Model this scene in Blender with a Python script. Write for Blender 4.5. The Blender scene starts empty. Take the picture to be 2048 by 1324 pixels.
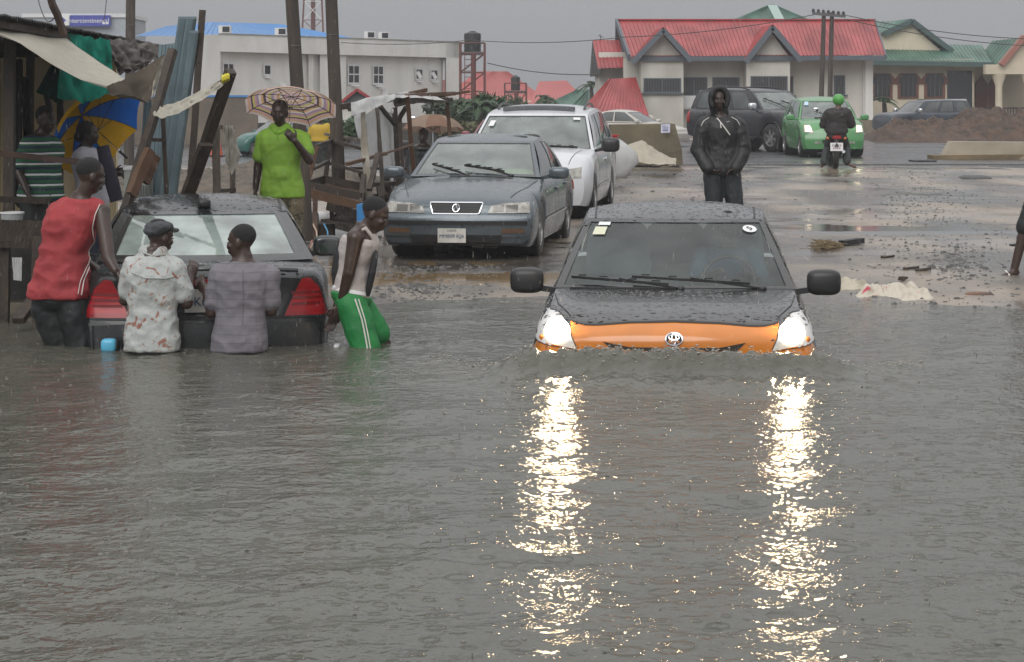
import bpy, bmesh, math, random
import numpy as np
from mathutils import Vector, Matrix, noise
from mathutils.bvhtree import BVHTree
R = math.radians
random.seed(7)
RNG = np.random.default_rng(7)
V = Vector
SC = bpy.context.scene
COL = SC.collection

# ---------------------------------------------------------------- camera
FOC, HC, YH, CX = 4300.0, 1.85, 187.0, 1024.0     # focal length in px (2048 wide), camera height, horizon row
cam_d = bpy.data.cameras.new('camera')
cam = bpy.data.objects.new('camera', cam_d)
COL.objects.link(cam)
cam.location = (0, 0, HC)
cam.rotation_euler = (R(90), 0, 0)
cam_d.sensor_width = 36
cam_d.lens = 36 * FOC / 2048
cam_d.shift_y = -(662 - YH) / 2048
cam_d.clip_end = 2000
SC.camera = cam

# ---------------------------------------------------------------- overcast sky
W = bpy.data.worlds.new('World')
SC.world = W
W.use_nodes = True
nt = W.node_tree
nt.nodes.clear()
o_ = nt.nodes.new('ShaderNodeOutputWorld')
bg = nt.nodes.new('ShaderNodeBackground')
sky = nt.nodes.new('ShaderNodeTexSky')
sky.sky_type = 'NISHITA'; sky.sun_disc = False
sky.sun_elevation = R(55); sky.sun_rotation = R(200)
hs = nt.nodes.new('ShaderNodeHueSaturation'); hs.inputs['Saturation'].default_value = .12
hs.inputs['Value'].default_value = .10
nt.links.new(sky.outputs[0], hs.inputs['Color'])
tc = nt.nodes.new('ShaderNodeTexCoord')
sep = nt.nodes.new('ShaderNodeSeparateXYZ')
nt.links.new(tc.outputs['Generated'], sep.inputs[0])
cr = nt.nodes.new('ShaderNodeValToRGB')
cr.color_ramp.elements[0].position = 0.0; cr.color_ramp.elements[0].color = (.31, .318, .336, 1)
cr.color_ramp.elements[1].position = 1.0; cr.color_ramp.elements[1].color = (1.62, 1.62, 1.64, 1)
e = cr.color_ramp.elements.new(.12); e.color = (.385, .395, .415, 1)
nt.links.new(sep.outputs['Z'], cr.inputs[0])
nz = nt.nodes.new('ShaderNodeTexNoise'); nz.inputs['Scale'].default_value = 2.2; nz.inputs['Detail'].default_value = 4
mpv = nt.nodes.new('ShaderNodeMapping'); mpv.inputs['Scale'].default_value = (1, 1, 3)
nt.links.new(tc.outputs['Generated'], mpv.inputs[0]); nt.links.new(mpv.outputs[0], nz.inputs['Vector'])
mr = nt.nodes.new('ShaderNodeMapRange'); mr.inputs[3].default_value = .86; mr.inputs[4].default_value = 1.14
nt.links.new(nz.outputs['Fac'], mr.inputs[0])
mul = nt.nodes.new('ShaderNodeMix'); mul.data_type = 'RGBA'; mul.blend_type = 'MULTIPLY'; mul.inputs[0].default_value = 1
nt.links.new(cr.outputs[0], mul.inputs[6]); nt.links.new(mr.outputs[0], mul.inputs[7])
mx = nt.nodes.new('ShaderNodeMix'); mx.data_type = 'RGBA'; mx.inputs[0].default_value = .12
nt.links.new(mul.outputs[2], mx.inputs[6]); nt.links.new(hs.outputs[0], mx.inputs[7])
nt.links.new(mx.outputs[2], bg.inputs[0])
bg.inputs[1].default_value = 1.0
nt.links.new(bg.outputs[0], o_.inputs[0])

sun_d = bpy.data.lights.new('sun', 'SUN'); sun_d.energy = 1.35; sun_d.angle = R(40); sun_d.color = (1, .98, .95)
sun = bpy.data.objects.new('sun', sun_d); COL.objects.link(sun)
sun.rotation_euler = (R(56), 0, R(-15))

SC.render.engine = 'CYCLES'
SC.cycles.use_denoising = True
SC.cycles.max_bounces = 7; SC.cycles.transparent_max_bounces = 12
SC.cycles.diffuse_bounces = 3; SC.cycles.glossy_bounces = 4; SC.cycles.volume_bounces = 0
SC.cycles.caustics_reflective = True
SC.cycles.sample_clamp_indirect = 30
vs_ = SC.view_settings
vs_.view_transform = 'Standard'; vs_.look = 'None'; vs_.exposure = 0.0; vs_.gamma = 1; vs_.use_curve_mapping = False
# ---------------------------------------------------------------- helpers
def P(px, py, d): return V(((px - CX) / FOC * d, d, HC - (py - YH) / FOC * d))
def G(px, py, z=0.0):
    d = FOC * (HC - z) / (py - YH)
    return V(((px - CX) / FOC * d, d, z))
def sr(r, g, b, k=1.0):
    f = lambda c: ((c / 255 + .055) / 1.055) ** 2.4 if c > 10 else c / 255 / 12.92
    return (f(r) * k, f(g) * k, f(b) * k)
MATS = {}
def mat(name, col, rough=.5, metal=0, spec=.5, var=0, vs=6, col2=None, bump=0, bs=40, coat=0, emit=0, alpha=1, stretch=(1, 1, 1), detail=4, rvar=0):
    if name in MATS: return MATS[name]
    m = bpy.data.materials.new(name); m.use_nodes = True
    t = m.node_tree; b = t.nodes['Principled BSDF']
    I = b.inputs
    I['Base Color'].default_value = (*col, 1); I['Roughness'].default_value = rough; I['Metallic'].default_value = metal
    I['Specular IOR Level'].default_value = spec
    if coat: I['Coat Weight'].default_value = coat; I['Coat Roughness'].default_value = .06
    if emit: I['Emission Color'].default_value = (*(col2 or col), 1); I['Emission Strength'].default_value = emit
    if alpha < 1: I['Alpha'].default_value = alpha
    if var or bump or rvar:
        c = t.nodes.new('ShaderNodeTexCoord'); mp = t.nodes.new('ShaderNodeMapping')
        mp.inputs['Scale'].default_value = stretch
        t.links.new(c.outputs['Object'], mp.inputs[0])
        if var or rvar:
            n = t.nodes.new('ShaderNodeTexNoise'); n.inputs['Scale'].default_value = vs; n.inputs['Detail'].default_value = detail
            t.links.new(mp.outputs[0], n.inputs['Vector'])
            r = t.nodes.new('ShaderNodeMapRange'); r.inputs[1].default_value = .32; r.inputs[2].default_value = .68
            t.links.new(n.outputs['Fac'], r.inputs[0])
        if var:
            x = t.nodes.new('ShaderNodeMix'); x.data_type = 'RGBA'
            c2 = col2 if (col2 and not emit) else tuple(q * (1 - var) for q in col)
            x.inputs[6].default_value = (*col, 1); x.inputs[7].default_value = (*c2, 1)
            t.links.new(r.outputs[0], x.inputs[0]); t.links.new(x.outputs[2], I['Base Color'])
        if rvar:
            q = t.nodes.new('ShaderNodeMapRange'); q.inputs[3].default_value = rough; q.inputs[4].default_value = rough + rvar
            t.links.new(r.outputs[0], q.inputs[0]); t.links.new(q.outputs[0], I['Roughness'])
        if bump:
            n2 = t.nodes.new('ShaderNodeTexNoise'); n2.inputs['Scale'].default_value = bs; n2.inputs['Detail'].default_value = 5
            t.links.new(mp.outputs[0], n2.inputs['Vector'])
            bp = t.nodes.new('ShaderNodeBump'); bp.inputs['Strength'].default_value = bump; bp.inputs['Distance'].default_value = .02
            t.links.new(n2.outputs['Fac'], bp.inputs['Height']); t.links.new(bp.outputs[0], I['Normal'])
    MATS[name] = m
    return m
def glass(name, tint, fac=.5, rough=.03, film=.12, fm=1.4):
    """Wet car glass: see-through tint, mirror reflection and a thin film of mist and drops."""
    if name in MATS: return MATS[name]
    m = bpy.data.materials.new(name); m.use_nodes = True
    t = m.node_tree; t.nodes.clear()
    o = t.nodes.new('ShaderNodeOutputMaterial'); tr = t.nodes.new('ShaderNodeBsdfTransparent'); gl = t.nodes.new('ShaderNodeBsdfGlossy')
    df = t.nodes.new('ShaderNodeBsdfDiffuse'); df.inputs[0].default_value = (.36, .43, .40, 1)
    tr.inputs[0].default_value = (*tint, 1); gl.inputs['Roughness'].default_value = rough
    a = t.nodes.new('ShaderNodeMixShader'); b = t.nodes.new('ShaderNodeMixShader')
    fr = t.nodes.new('ShaderNodeFresnel'); fr.inputs[0].default_value = 1.5
    ad = t.nodes.new('ShaderNodeMath'); ad.operation = 'MULTIPLY_ADD'; ad.inputs[1].default_value = fm; ad.inputs[2].default_value = fac * .1
    t.links.new(fr.outputs[0], ad.inputs[0])
    c = t.nodes.new('ShaderNodeTexCoord'); n = t.nodes.new('ShaderNodeTexNoise'); n.inputs['Scale'].default_value = 3.5; n.inputs['Detail'].default_value = 8
    t.links.new(c.outputs['Object'], n.inputs['Vector'])
    r = t.nodes.new('ShaderNodeMapRange'); r.inputs[1].default_value = .3; r.inputs[2].default_value = .7; r.inputs[3].default_value = film * .5; r.inputs[4].default_value = film * 1.5
    t.links.new(n.outputs['Fac'], r.inputs[0])
    t.links.new(r.outputs[0], a.inputs[0]); t.links.new(tr.outputs[0], a.inputs[1]); t.links.new(df.outputs[0], a.inputs[2])
    t.links.new(ad.outputs[0], b.inputs[0]); t.links.new(a.outputs[0], b.inputs[1]); t.links.new(gl.outputs[0], b.inputs[2])
    t.links.new(b.outputs[0], o.inputs[0])
    MATS[name] = m
    return m

ROOTM = {}
def tag(o, label=None, cat=None, group=None, kind=None):
    if label: o['label'] = label
    if cat: o['category'] = cat
    if group: o['group'] = group
    if kind: o['kind'] = kind
    return o
def thing(name, label, cat, loc=(0, 0, 0), rz=0, group=None, sc=1.0):
    o = bpy.data.objects.new(name, None); COL.objects.link(o)
    o.location = loc; o.rotation_euler = (0, 0, rz); o.scale = (sc, sc, sc); o.empty_display_size = .2
    ROOTM[o.name] = Matrix.Translation(V(loc)) @ Matrix.Rotation(rz, 4, 'Z') @ Matrix.Scale(sc, 4)
    return tag(o, label, cat, group)
class MB:
    """Collects shapes; build() links them as ONE mesh object. W=True: coordinates are world ones."""
    def __init__(s, W=False): s.v = []; s.f = []; s.m = []; s.W = W; s.mi = 0
    def add(s, vs, fs, mi=None):
        k = len(s.v); s.v.extend(V(q) for q in vs)
        for f in fs: s.f.append(tuple(i + k for i in f)); s.m.append(s.mi if mi is None else mi)
        return s
    def box(s, c, h, M=None, bev=0):
        c = V(c); h = V(h)
        if bev:
            return s.sbox(c, h, bev, M)
        vs = [V((x * h.x, y * h.y, z * h.z)) for x in (-1, 1) for y in (-1, 1) for z in (-1, 1)]
        if M: vs = [M @ q for q in vs]
        return s.add([c + q for q in vs], [(0, 1, 3, 2), (4, 6, 7, 5), (0, 4, 5, 1), (2, 3, 7, 6), (0, 2, 6, 4), (1, 5, 7, 3)])
    def bar(s, a, b, w, h=None, up=(0, 0, 1), jit=0):
        a = V(a); b = V(b); h = w if h is None else h
        d = (b - a).normalized(); u = V(up)
        if abs(d.dot(u)) > .95: u = V((0, 1, 0))
        x = d.cross(u).normalized(); y = x.cross(d)
        vs = []
        for p in (a, b):
            for i, j in ((-1, -1), (1, -1), (1, 1), (-1, 1)):
                vs.append(p + x * (w / 2 * i + random.uniform(-jit, jit)) + y * (h / 2 * j + random.uniform(-jit, jit)))
        return s.add(vs, [(3, 2, 1, 0), (4, 5, 6, 7), (0, 1, 5, 4), (1, 2, 6, 5), (2, 3, 7, 6), (3, 0, 4, 7)])
    def tube(s, pts, r, n=8, caps=True, jit=0):
        pts = [V(p) for p in pts]; k = len(pts)
        rs = r if isinstance(r, (list, tuple)) else [r] * k
        vs = []; fs = []; px = None
        for i, p in enumerate(pts):
            d = (pts[min(i + 1, k - 1)] - pts[max(i - 1, 0)]).normalized()
            if px is None: px = d.orthogonal().normalized()
            px = (px - d * px.dot(d)).normalized(); py = d.cross(px)
            for j in range(n):
                a = 2 * math.pi * j / n; q = rs[i] * (1 + random.uniform(-jit, jit))
                vs.append(p + (px * math.cos(a) + py * math.sin(a)) * q)
        for i in range(k - 1):
            for j in range(n):
                fs.append((i * n + j, i * n + (j + 1) % n, (i + 1) * n + (j + 1) % n, (i + 1) * n + j))
        if caps: fs += [tuple(range(n - 1, -1, -1)), tuple((k - 1) * n + j for j in range(n))]
        return s.add(vs, fs)
    def grid(s, fn, nu, nv, wrap=False, mi=None, flip=False):
        """fn(u, v) with u, v in 0..1"""
        vs = [fn(i / (nu if wrap else nu), j / nv) for j in range(nv + 1) for i in range(nu if wrap else nu + 1)]
        w = nu if wrap else nu + 1; fs = []
        for j in range(nv):
            for i in range(nu):
                q = (j * w + i, j * w + (i + 1) % w, (j + 1) * w + (i + 1) % w, (j + 1) * w + i)
                fs.append(q[::-1] if flip else q)
        return s.add(vs, fs, mi)
    def sbox(s, c, h, e=.35, M=None, nu=20, nv=12):
        """rounded box (superellipsoid): e small = boxy"""
        c = V(c); h = V(h)
        sg = lambda x, p: math.copysign(abs(x) ** p, x)
        vs = []; fs = []
        for j in range(nv + 1):
            b = -math.pi / 2 + math.pi * j / nv
            for i in range(nu):
                a = 2 * math.pi * i / nu
                q = V((sg(math.cos(b), e) * sg(math.cos(a), e) * h.x, sg(math.cos(b), e) * sg(math.sin(a), e) * h.y, sg(math.sin(b), e) * h.z))
                vs.append(c + (M @ q if M else q))
        for j in range(nv):
            for i in range(nu):
                fs.append((j * nu + i, j * nu + (i + 1) % nu, (j + 1) * nu + (i + 1) % nu, (j + 1) * nu + i))
        return s.add(vs, fs)
    def ell(s, c, h, M=None, nu=14, nv=9): return s.sbox(c, h, 1.0, M, nu, nv)
    def cap(s, a, b, ra, rb, n=12):
        """tapered capsule, closed"""
        a = V(a); b = V(b); d = b - a; L = d.length
        if L < 1e-5: return s.ell(a, (ra, ra, ra))
        d /= L; x = d.orthogonal().normalized(); y = d.cross(x); vs = []; fs = []; ring = []
        for k in range(5): q = -math.pi / 2 + math.pi / 2 * k / 4; ring.append((a + d * ra * math.sin(q), max(ra * math.cos(q), ra * .02)))
        for k in range(5): q = math.pi / 2 * k / 4; ring.append((b + d * rb * math.sin(q), max(rb * math.cos(q), rb * .02)))
        for p, r in ring:
            for j in range(n): t = 2 * math.pi * j / n; vs.append(p + (x * math.cos(t) + y * math.sin(t)) * r)
        for i in range(len(ring) - 1):
            for j in range(n): fs.append((i * n + j, i * n + (j + 1) % n, (i + 1) * n + (j + 1) % n, (i + 1) * n + j))
        fs += [tuple(range(n - 1, -1, -1)), tuple((len(ring) - 1) * n + j for j in range(n))]
        return s.add(vs, fs)
    def rings(s, rs):
        """closed loft of rings (lists of equal length)"""
        n = len(rs[0]); vs = [q for r in rs for q in r]; fs = []
        for i in range(len(rs) - 1):
            for j in range(n): fs.append((i * n + j, i * n + (j + 1) % n, (i + 1) * n + (j + 1) % n, (i + 1) * n + j))
        fs += [tuple(range(n - 1, -1, -1)), tuple((len(rs) - 1) * n + j for j in range(n))]
        return s.add(vs, fs)
    def prism(s, pts, off):
        """polygon pts extruded by the vector off"""
        n = len(pts); pts = [V(p) for p in pts]; off = V(off)
        return s.add(pts + [p + off for p in pts], [tuple(range(n - 1, -1, -1)), tuple(range(n, 2 * n))] + [(i, (i + 1) % n, n + (i + 1) % n, n + i) for i in range(n)])
    def lathe(s, prof, c, ax, n=28, close=False):
        """prof: (radius, along) pairs, axis ax from c"""
        c = V(c); ax = V(ax).normalized(); x = ax.orthogonal().normalized(); y = ax.cross(x)
        vs = [c + ax * h + (x * math.cos(2 * math.pi * j / n) + y * math.sin(2 * math.pi * j / n)) * r for r, h in prof for j in range(n)]
        fs = []; m = len(prof)
        for i in range(m if close else m - 1):
            for j in range(n): fs.append((i * n + j, i * n + (j + 1) % n, ((i + 1) % m) * n + (j + 1) % n, ((i + 1) % m) * n + j))
        return s.add(vs, fs)
    def build(s, name, mats, parent=None, smooth=False, angle=40, kind=None, recalc=True):
        me = bpy.data.meshes.new(name)
        vs = s.v
        if s.W and parent is not None:
            Mi = ROOTM[parent.name].inverted(); vs = [Mi @ q for q in vs]
        me.from_pydata([tuple(q) for q in vs], [], s.f)
        for m in (mats if isinstance(mats, (list, tuple)) else [mats]): me.materials.append(m)
        if max(s.m or [0]): me.polygons.foreach_set('material_index', s.m)
        if recalc:
            bm = bmesh.new(); bm.from_mesh(me); bmesh.ops.recalc_face_normals(bm, faces=bm.faces); bm.to_mesh(me); bm.free()
        if smooth:
            me.polygons.foreach_set('use_smooth', [True] * len(me.polygons))
            if angle < 180: me.set_sharp_from_angle(angle=R(angle))
        me.update()
        o = bpy.data.objects.new(name, me); COL.objects.link(o)
        if parent is not None:
            o.parent = parent
            if s.W: ROOTM[o.name] = ROOTM[parent.name]
            elif parent.name in ROOTM: ROOTM[o.name] = ROOTM[parent.name]
        else: ROOTM[o.name] = Matrix.Identity(4)
        if kind: o['kind'] = kind
        return o
def part(name, m, parent, fn, smooth=False, angle=40, W=True, kind=None, rc=True):
    b = MB(W); fn(b); return b.build(name, m, parent, smooth, angle, kind, rc)
def copy_tree(o, parent=None):
    c = o.copy(); COL.objects.link(c)
    if parent is not None: c.parent = parent
    for ch in list(o.children): copy_tree(ch, c)
    return c
def text(name, s, size, m, parent, M, ext=.002, W=True, align='CENTER'):
    cu = bpy.data.curves.new(name, 'FONT'); cu.body = s; cu.size = size; cu.extrude = ext; cu.align_x = align; cu.align_y = 'CENTER'
    cu.materials.append(m)
    t_ = bpy.data.objects.new(name, cu); COL.objects.link(t_)
    me = bpy.data.meshes.new_from_object(t_.evaluated_get(bpy.context.evaluated_depsgraph_get()))
    bpy.data.objects.remove(t_); me.materials.clear(); me.materials.append(m)
    o = bpy.data.objects.new(name, me); COL.objects.link(o); o.parent = parent
    o.matrix_local = (ROOTM[parent.name].inverted() @ M) if W else M
    o['kind'] = 'stuff'
    return o
def basis(loc, x, y):
    x = V(x).normalized(); z = x.cross(V(y)).normalized(); y = z.cross(x)
    return Matrix(((x.x, y.x, z.x, loc[0]), (x.y, y.y, z.y, loc[1]), (x.z, y.z, z.z, loc[2]), (0, 0, 0, 1)))
def lerp(a, b, t): return a + (b - a) * t
def sm(t): t = min(max(t, 0.), 1.); return t * t * (3 - 2 * t)
def fbm(p, o=4): return noise.fractal(V(p), 1.0, 2.0, o)
def poly_at(ch, t):
    """point at parameter t (0..1) along a polyline"""
    L = [0]
    for a, b in zip(ch, ch[1:]): L.append(L[-1] + (V(b) - V(a)).length)
    q = t * L[-1]
    for i in range(len(ch) - 1):
        if q <= L[i + 1] + 1e-9: return V(ch[i]).lerp(V(ch[i + 1]), (q - L[i]) / max(L[i + 1] - L[i], 1e-9))
    return V(ch[-1])
# ---------------------------------------------------------------- ground, flood water, road
TAXI = V((1.07, 14.2, 0)); TYAW = R(-4.5)
ACC = V((-2.215, 15.65, 0)); AYAW = R(9)
KY = [0, 10, 15.5, 17.8, 19.6, 20.6, 24, 27, 35, 43, 46, 80, 140, 600]
KZ = [-.75, -.7, -.30, -.035, .008, .046, .055, .10, .19, .27, .29, .29, .30, .3]
def gz(x, y, n=True):
    ye = y + 1.3 * sm((-2.6 - x) / .8) * (1 - sm((y - 22) / 4))
    z = float(np.interp(ye, KY, KZ))
    if n and ye > 16.5:
        w = sm((ye - 16.6) / 1.4) * (1 - .75 * sm((y - 44) / 4))
        z += w * (.022 * noise.noise(V((x * .55, y * .8, 1.3))) + .012 * noise.noise(V((x * 1.9, y * 2.4, 7.1))) + .006 * noise.noise(V((x * 6, y * 6, 3))))
        z += w * .03 * max(0, noise.noise(V((x * .25 + 9, y * .35, 2))))
        dx, dy = (x - 9.2) / 2.6, (y - 36) / 2.2
        z -= .05 * math.exp(-(dx * dx + dy * dy))
    return z

def ground_mat():
    m = bpy.data.materials.new('wet_mud_and_gravel'); m.use_nodes = True
    t = m.node_tree; b = t.nodes['Principled BSDF']; L = t.links.new
    c = t.nodes.new('ShaderNodeTexCoord')
    def nz(s, d=5, st=(1, 1, 1)):
        mp = t.nodes.new('ShaderNodeMapping'); mp.inputs['Scale'].default_value = st
        L(c.outputs['Object'], mp.inputs[0])
        n = t.nodes.new('ShaderNodeTexNoise'); n.inputs['Scale'].default_value = s; n.inputs['Detail'].default_value = d
        L(mp.outputs[0], n.inputs['Vector']); return n.outputs['Fac']
    def mrange(v, a, b_, lo, hi):
        r = t.nodes.new('ShaderNodeMapRange'); r.inputs[1].default_value = a; r.inputs[2].default_value = b_; r.inputs[3].default_value = lo; r.inputs[4].default_value = hi
        L(v, r.inputs[0]); return r.outputs[0]
    def mix(f, a, b_):
        x = t.nodes.new('ShaderNodeMix'); x.data_type = 'RGBA'
        L(f, x.inputs[0])
        for i, q in ((6, a), (7, b_)):
            if isinstance(q, tuple): x.inputs[i].default_value = (*q, 1)
            else: L(q, x.inputs[i])
        return x.outputs[2]
    grav = mrange(nz(22, 6), .38, .62, 0, 1)
    big = mrange(nz(.45, 4, (1, .5, 1)), .42, .58, 0, 1)
    base = mix(big, (.150, .122, .094), (.125, .115, .103))
    base = mix(grav, base, (.060, .056, .050))
    mud = mrange(nz(.55, 4, (1, .45, 1)), .47, .60, 0, 1)
    base = mix(mud, base, (.29, .235, .18))
    L(base, b.inputs['Base Color'])
    wet = mrange(nz(.7, 6, (1, .6, 1)), .38, .60, 0, 1)
    rg = mrange(wet, 0, 1, .42, .09)
    L(rg, b.inputs['Roughness'])
    bp = t.nodes.new('ShaderNodeBump'); bp.inputs['Distance'].default_value = .02
    bst = mrange(wet, 0, 1, .75, .12); L(bst, bp.inputs['Strength'])
    L(nz(30, 6), bp.inputs['Height']); L(bp.outputs[0], b.inputs['Normal'])
    return m
def sheet(name, fn, xs, ys, m, kind='structure', smooth=True):
    """height sheet: xs is a list of x/y ratios (fan) or absolute x when fan is None"""
    nx, ny = len(xs[0]), len(ys)
    X = np.array(xs); Y = np.repeat(np.array(ys)[:, None], nx, 1)
    Z = fn(X, Y)
    me = bpy.data.meshes.new(name)
    co = np.stack([X, Y, Z], -1).reshape(-1, 3)
    idx = np.arange(nx * ny).reshape(ny, nx)
    q = np.stack([idx[:-1, :-1], idx[:-1, 1:], idx[1:, 1:], idx[1:, :-1]], -1).reshape(-1, 4)
    me.vertices.add(len(co)); me.vertices.foreach_set('co', co.ravel())
    me.loops.add(q.size); me.loops.foreach_set('vertex_index', q.ravel())
    me.polygons.add(len(q)); me.polygons.foreach_set('loop_start', np.arange(0, q.size, 4)); me.polygons.foreach_set('loop_total', np.full(len(q), 4))
    me.update(calc_edges=True); me.validate()
    me.polygons.foreach_set('use_smooth', [smooth] * len(q))
    me.materials.append(m)
    o = bpy.data.objects.new(name, me); COL.objects.link(o); o['kind'] = kind
    return o
M_GROUND = ground_mat()
gy = np.concatenate([[2, 8, 13, 16], np.geomspace(17, 48, 330), np.geomspace(49, 140, 60), [200, 400, 900]])
gx = np.concatenate([[-400, -120, -40], np.linspace(-13.5, 16, 260), [40, 120, 400]])
gxs = []
for y in gy:
    k = max(.55, y / 44)
    gxs.append(np.concatenate([[-400, -120, -40], gx[3:-3] * (k if k < 2 else 2), [40, 120, 400]]))
def gfun(X, Y):
    Z = np.zeros_like(X)
    for i in range(X.shape[0]):
        for j in range(X.shape[1]): Z[i, j] = gz(X[i, j], Y[i, j], 12 < Y[i, j] < 80)
    return Z
sheet('ground', gfun, gxs, gy, M_GROUND)

# -- flood water -------------------------------------------------------------
def water_mat():
    m = bpy.data.materials.new('murky_flood_water'); m.use_nodes = True
    t = m.node_tree; b = t.nodes['Principled BSDF']; L = t.links.new
    c = t.nodes.new('ShaderNodeTexCoord')
    def nz(s, d, st):
        mp = t.nodes.new('ShaderNodeMapping'); mp.inputs['Scale'].default_value = st
        L(c.outputs['Object'], mp.inputs[0])
        n = t.nodes.new('ShaderNodeTexNoise'); n.inputs['Scale'].default_value = s; n.inputs['Detail'].default_value = d; n.inputs['Distortion'].default_value = .6
        L(mp.outputs[0], n.inputs['Vector']); return n.outputs['Fac']
    def M(op, a, b_=None, c_=None):
        x = t.nodes.new('ShaderNodeMath'); x.operation = op
        for i, q in enumerate((a, b_, c_)):
            if q is None: continue
            if isinstance(q, (int, float)): x.inputs[i].default_value = q
            else: L(q, x.inputs[i])
        return x.outputs[0]
    x = t.nodes.new('ShaderNodeMix'); x.data_type = 'RGBA'
    x.inputs[6].default_value = (.104, .101, .080, 1); x.inputs[7].default_value = (.082, .081, .066, 1)
    L(nz(.5, 4, (1, 2, 1)), x.inputs[0]); L(x.outputs[2], b.inputs['Base Color'])
    b.inputs['Roughness'].default_value = .115; b.inputs['IOR'].default_value = 1.33
    h = M('MULTIPLY', nz(3.8, 2, (1.25, 1.5, 1)), .018)
    h = M('ADD', h, M('MULTIPLY', nz(13, 2, (1.25, 1.0, 1)), .0100))
    h = M('ADD', h, M('MULTIPLY', nz(50, 1, (1.1, 1, 1)), .0019))
    for sc_, am, thr in ((5.2, .0022, .35), (8.7, .0014, .45)):      # rings where drops have just fallen
        vo = t.nodes.new('ShaderNodeTexVoronoi'); vo.voronoi_dimensions = '2D'; vo.inputs['Scale'].default_value = sc_
        L(c.outputs['Object'], vo.inputs['Vector'])
        d = vo.outputs['Distance']
        sp = t.nodes.new('ShaderNodeSeparateColor'); L(vo.outputs['Color'], sp.inputs[0])
        ph = M('MULTIPLY', sp.outputs[0], .28)
        g = M('POWER', 2.718, M('MULTIPLY', M('POWER', M('DIVIDE', M('SUBTRACT', d, ph), .06), 2), -1))
        r = M('MULTIPLY', M('SINE', M('MULTIPLY', d, 75)), g)
        h = M('ADD', h, M('MULTIPLY', M('MULTIPLY', r, M('GREATER_THAN', sp.outputs[1], thr)), am))
    bp = t.nodes.new('ShaderNodeBump'); bp.inputs['Strength'].default_value = 1; bp.inputs['Distance'].default_value = 1
    L(h, bp.inputs['Height']); L(bp.outputs[0], b.inputs['Normal'])
    return m
wr = np.random.default_rng(11)
WAVES = []
for lam in np.geomspace(.16, 1.7, 44):
    th = wr.normal(90, 48) * math.pi / 180
    sl = .0125 if lam < .9 else .0085
    WAVES.append((2 * math.pi / lam * math.cos(th), 2 * math.pi / lam * math.sin(th), sl * lam / 2 / math.pi, wr.uniform(0, 6.28), lam))
def bow(X, Y):
    c, s_ = math.cos(-TYAW), math.sin(-TYAW)
    dx, dy = X - TAXI.x, Y - TAXI.y
    u = dx * c - dy * s_; v = -(dx * s_ + dy * c)          # u across, v ahead of the bumper
    au = np.abs(u)
    rag = .8 + .35 * np.sin(u * 7 + 1.3) * np.sin(u * 3.1) + .12 * np.sin(u * 17 + v * 9)
    front = np.exp(-((v - .22 + .10 * u * u) / .20) ** 2) * np.exp(-(au / 1.12) ** 6)
    front2 = np.exp(-((v - .70 + .08 * u * u) / .26) ** 2) * np.exp(-(au / 1.3) ** 4)
    arm = np.exp(-((v - .05 + 1.0 * (au - 1.0)) / .16) ** 2) * (au > .9) * np.exp(-np.clip(au - .95, 0, 9) / .55)
    tur = np.sin(X * 31 + 3 * np.sin(Y * 23)) * np.sin(Y * 37 + 2 * np.sin(X * 19)) + .6 * np.sin(X * 57 + Y * 44) * np.sin(Y * 61 - X * 23)
    return .185 * front * (.85 + .15 * rag) + .045 * front2 + .055 * arm * rag + .016 * tur * np.clip(front + .7 * front2 + .9 * arm, 0, 1)
def wfun(X, Y):
    Z = np.zeros_like(X)
    dn = np.maximum(X.ptp(axis=1) / X.shape[1] if hasattr(X, 'ptp') else np.ptp(X, axis=1) / X.shape[1], Y[:, 0] * .0042)[:, None]
    for kx, ky, a, ph, lam in WAVES:
        Z += a * np.sin(kx * X + ky * Y + ph + .7 * np.sin(X * .9 + ph)) * np.clip((lam / Y / .0042 - 3) / 4, 0, 1)
    for cx_, cy_ in ((-3.25, 15.8), (-3.0, 15.8), (-2.56, 15.3), (-1.93, 15.3), (-1.08, 15.75), (-.95, 15.95)):
        rr = np.hypot(X - cx_, Y - cy_); Z += .011 * np.sin(rr * 40) * np.exp(-rr / .30)
    return Z * (1 - .45 * np.clip((Y - 16) / 6, 0, 1)) + bow(X, Y)
wy = np.geomspace(5.2, 27, 470)
wxs = [np.concatenate([[-60], np.linspace(-.28 * y - .6, .28 * y + .6, 440), [60]]) for y in wy]
M_WATER = water_mat()
sheet('flood_water', wfun, wxs, wy, M_WATER)

# -- puddles, road -----------------------------------------------------------
M_MUDP = mat('muddy_puddle_water', (.25, .17, .09), .06, spec=.5, bump=.10, bs=9, stretch=(1, 2, 1))
M_CLRP = mat('clear_puddle_water', (.10, .095, .088), .04, spec=.5, bump=.06, bs=8, stretch=(1, 2, 1))
def flat(name, x0, x1, y0, y1, z, m, n=2):
    b = MB(); b.grid(lambda u, v: V((lerp(x0, x1, u), lerp(y0, y1, v), z - .07 * max(0, 1 - 6 * min(u, 1 - u)) ** 1.5 - .09 * max(0, 1 - 4 * min(v, 1 - v)) ** 1.5)), 24, 24)
    return tag(b.build(name, m, None, True, 180), kind='structure')
flat('puddle', -3.4, 1.9, 19.5, 24.3, .054, M_MUDP)
flat('puddle', 5.5, 12.5, 33.4, 38.6, .155, M_CLRP)
flat('puddle', 2.2, 8.5, 26.2, 29.6, .112, M_CLRP)
flat('puddle', -1.0, 1.5, 24.2, 26.2, .075, M_CLRP)
M_ROAD = mat('wet_asphalt', (.055, .055, .058), .16, var=.35, vs=.5, bump=.25, bs=14, rvar=.2)
b = MB()
for i in range(24):
    for j in range(6):
        x0 = -60 + i * 5; y0 = 46.5 + j * 4; b.add([(x0, y0, .325), (x0 + 5, y0, .325), (x0 + 5, y0 + 4, .325), (x0, y0 + 4, .325)], [(0, 1, 2, 3)])
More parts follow.
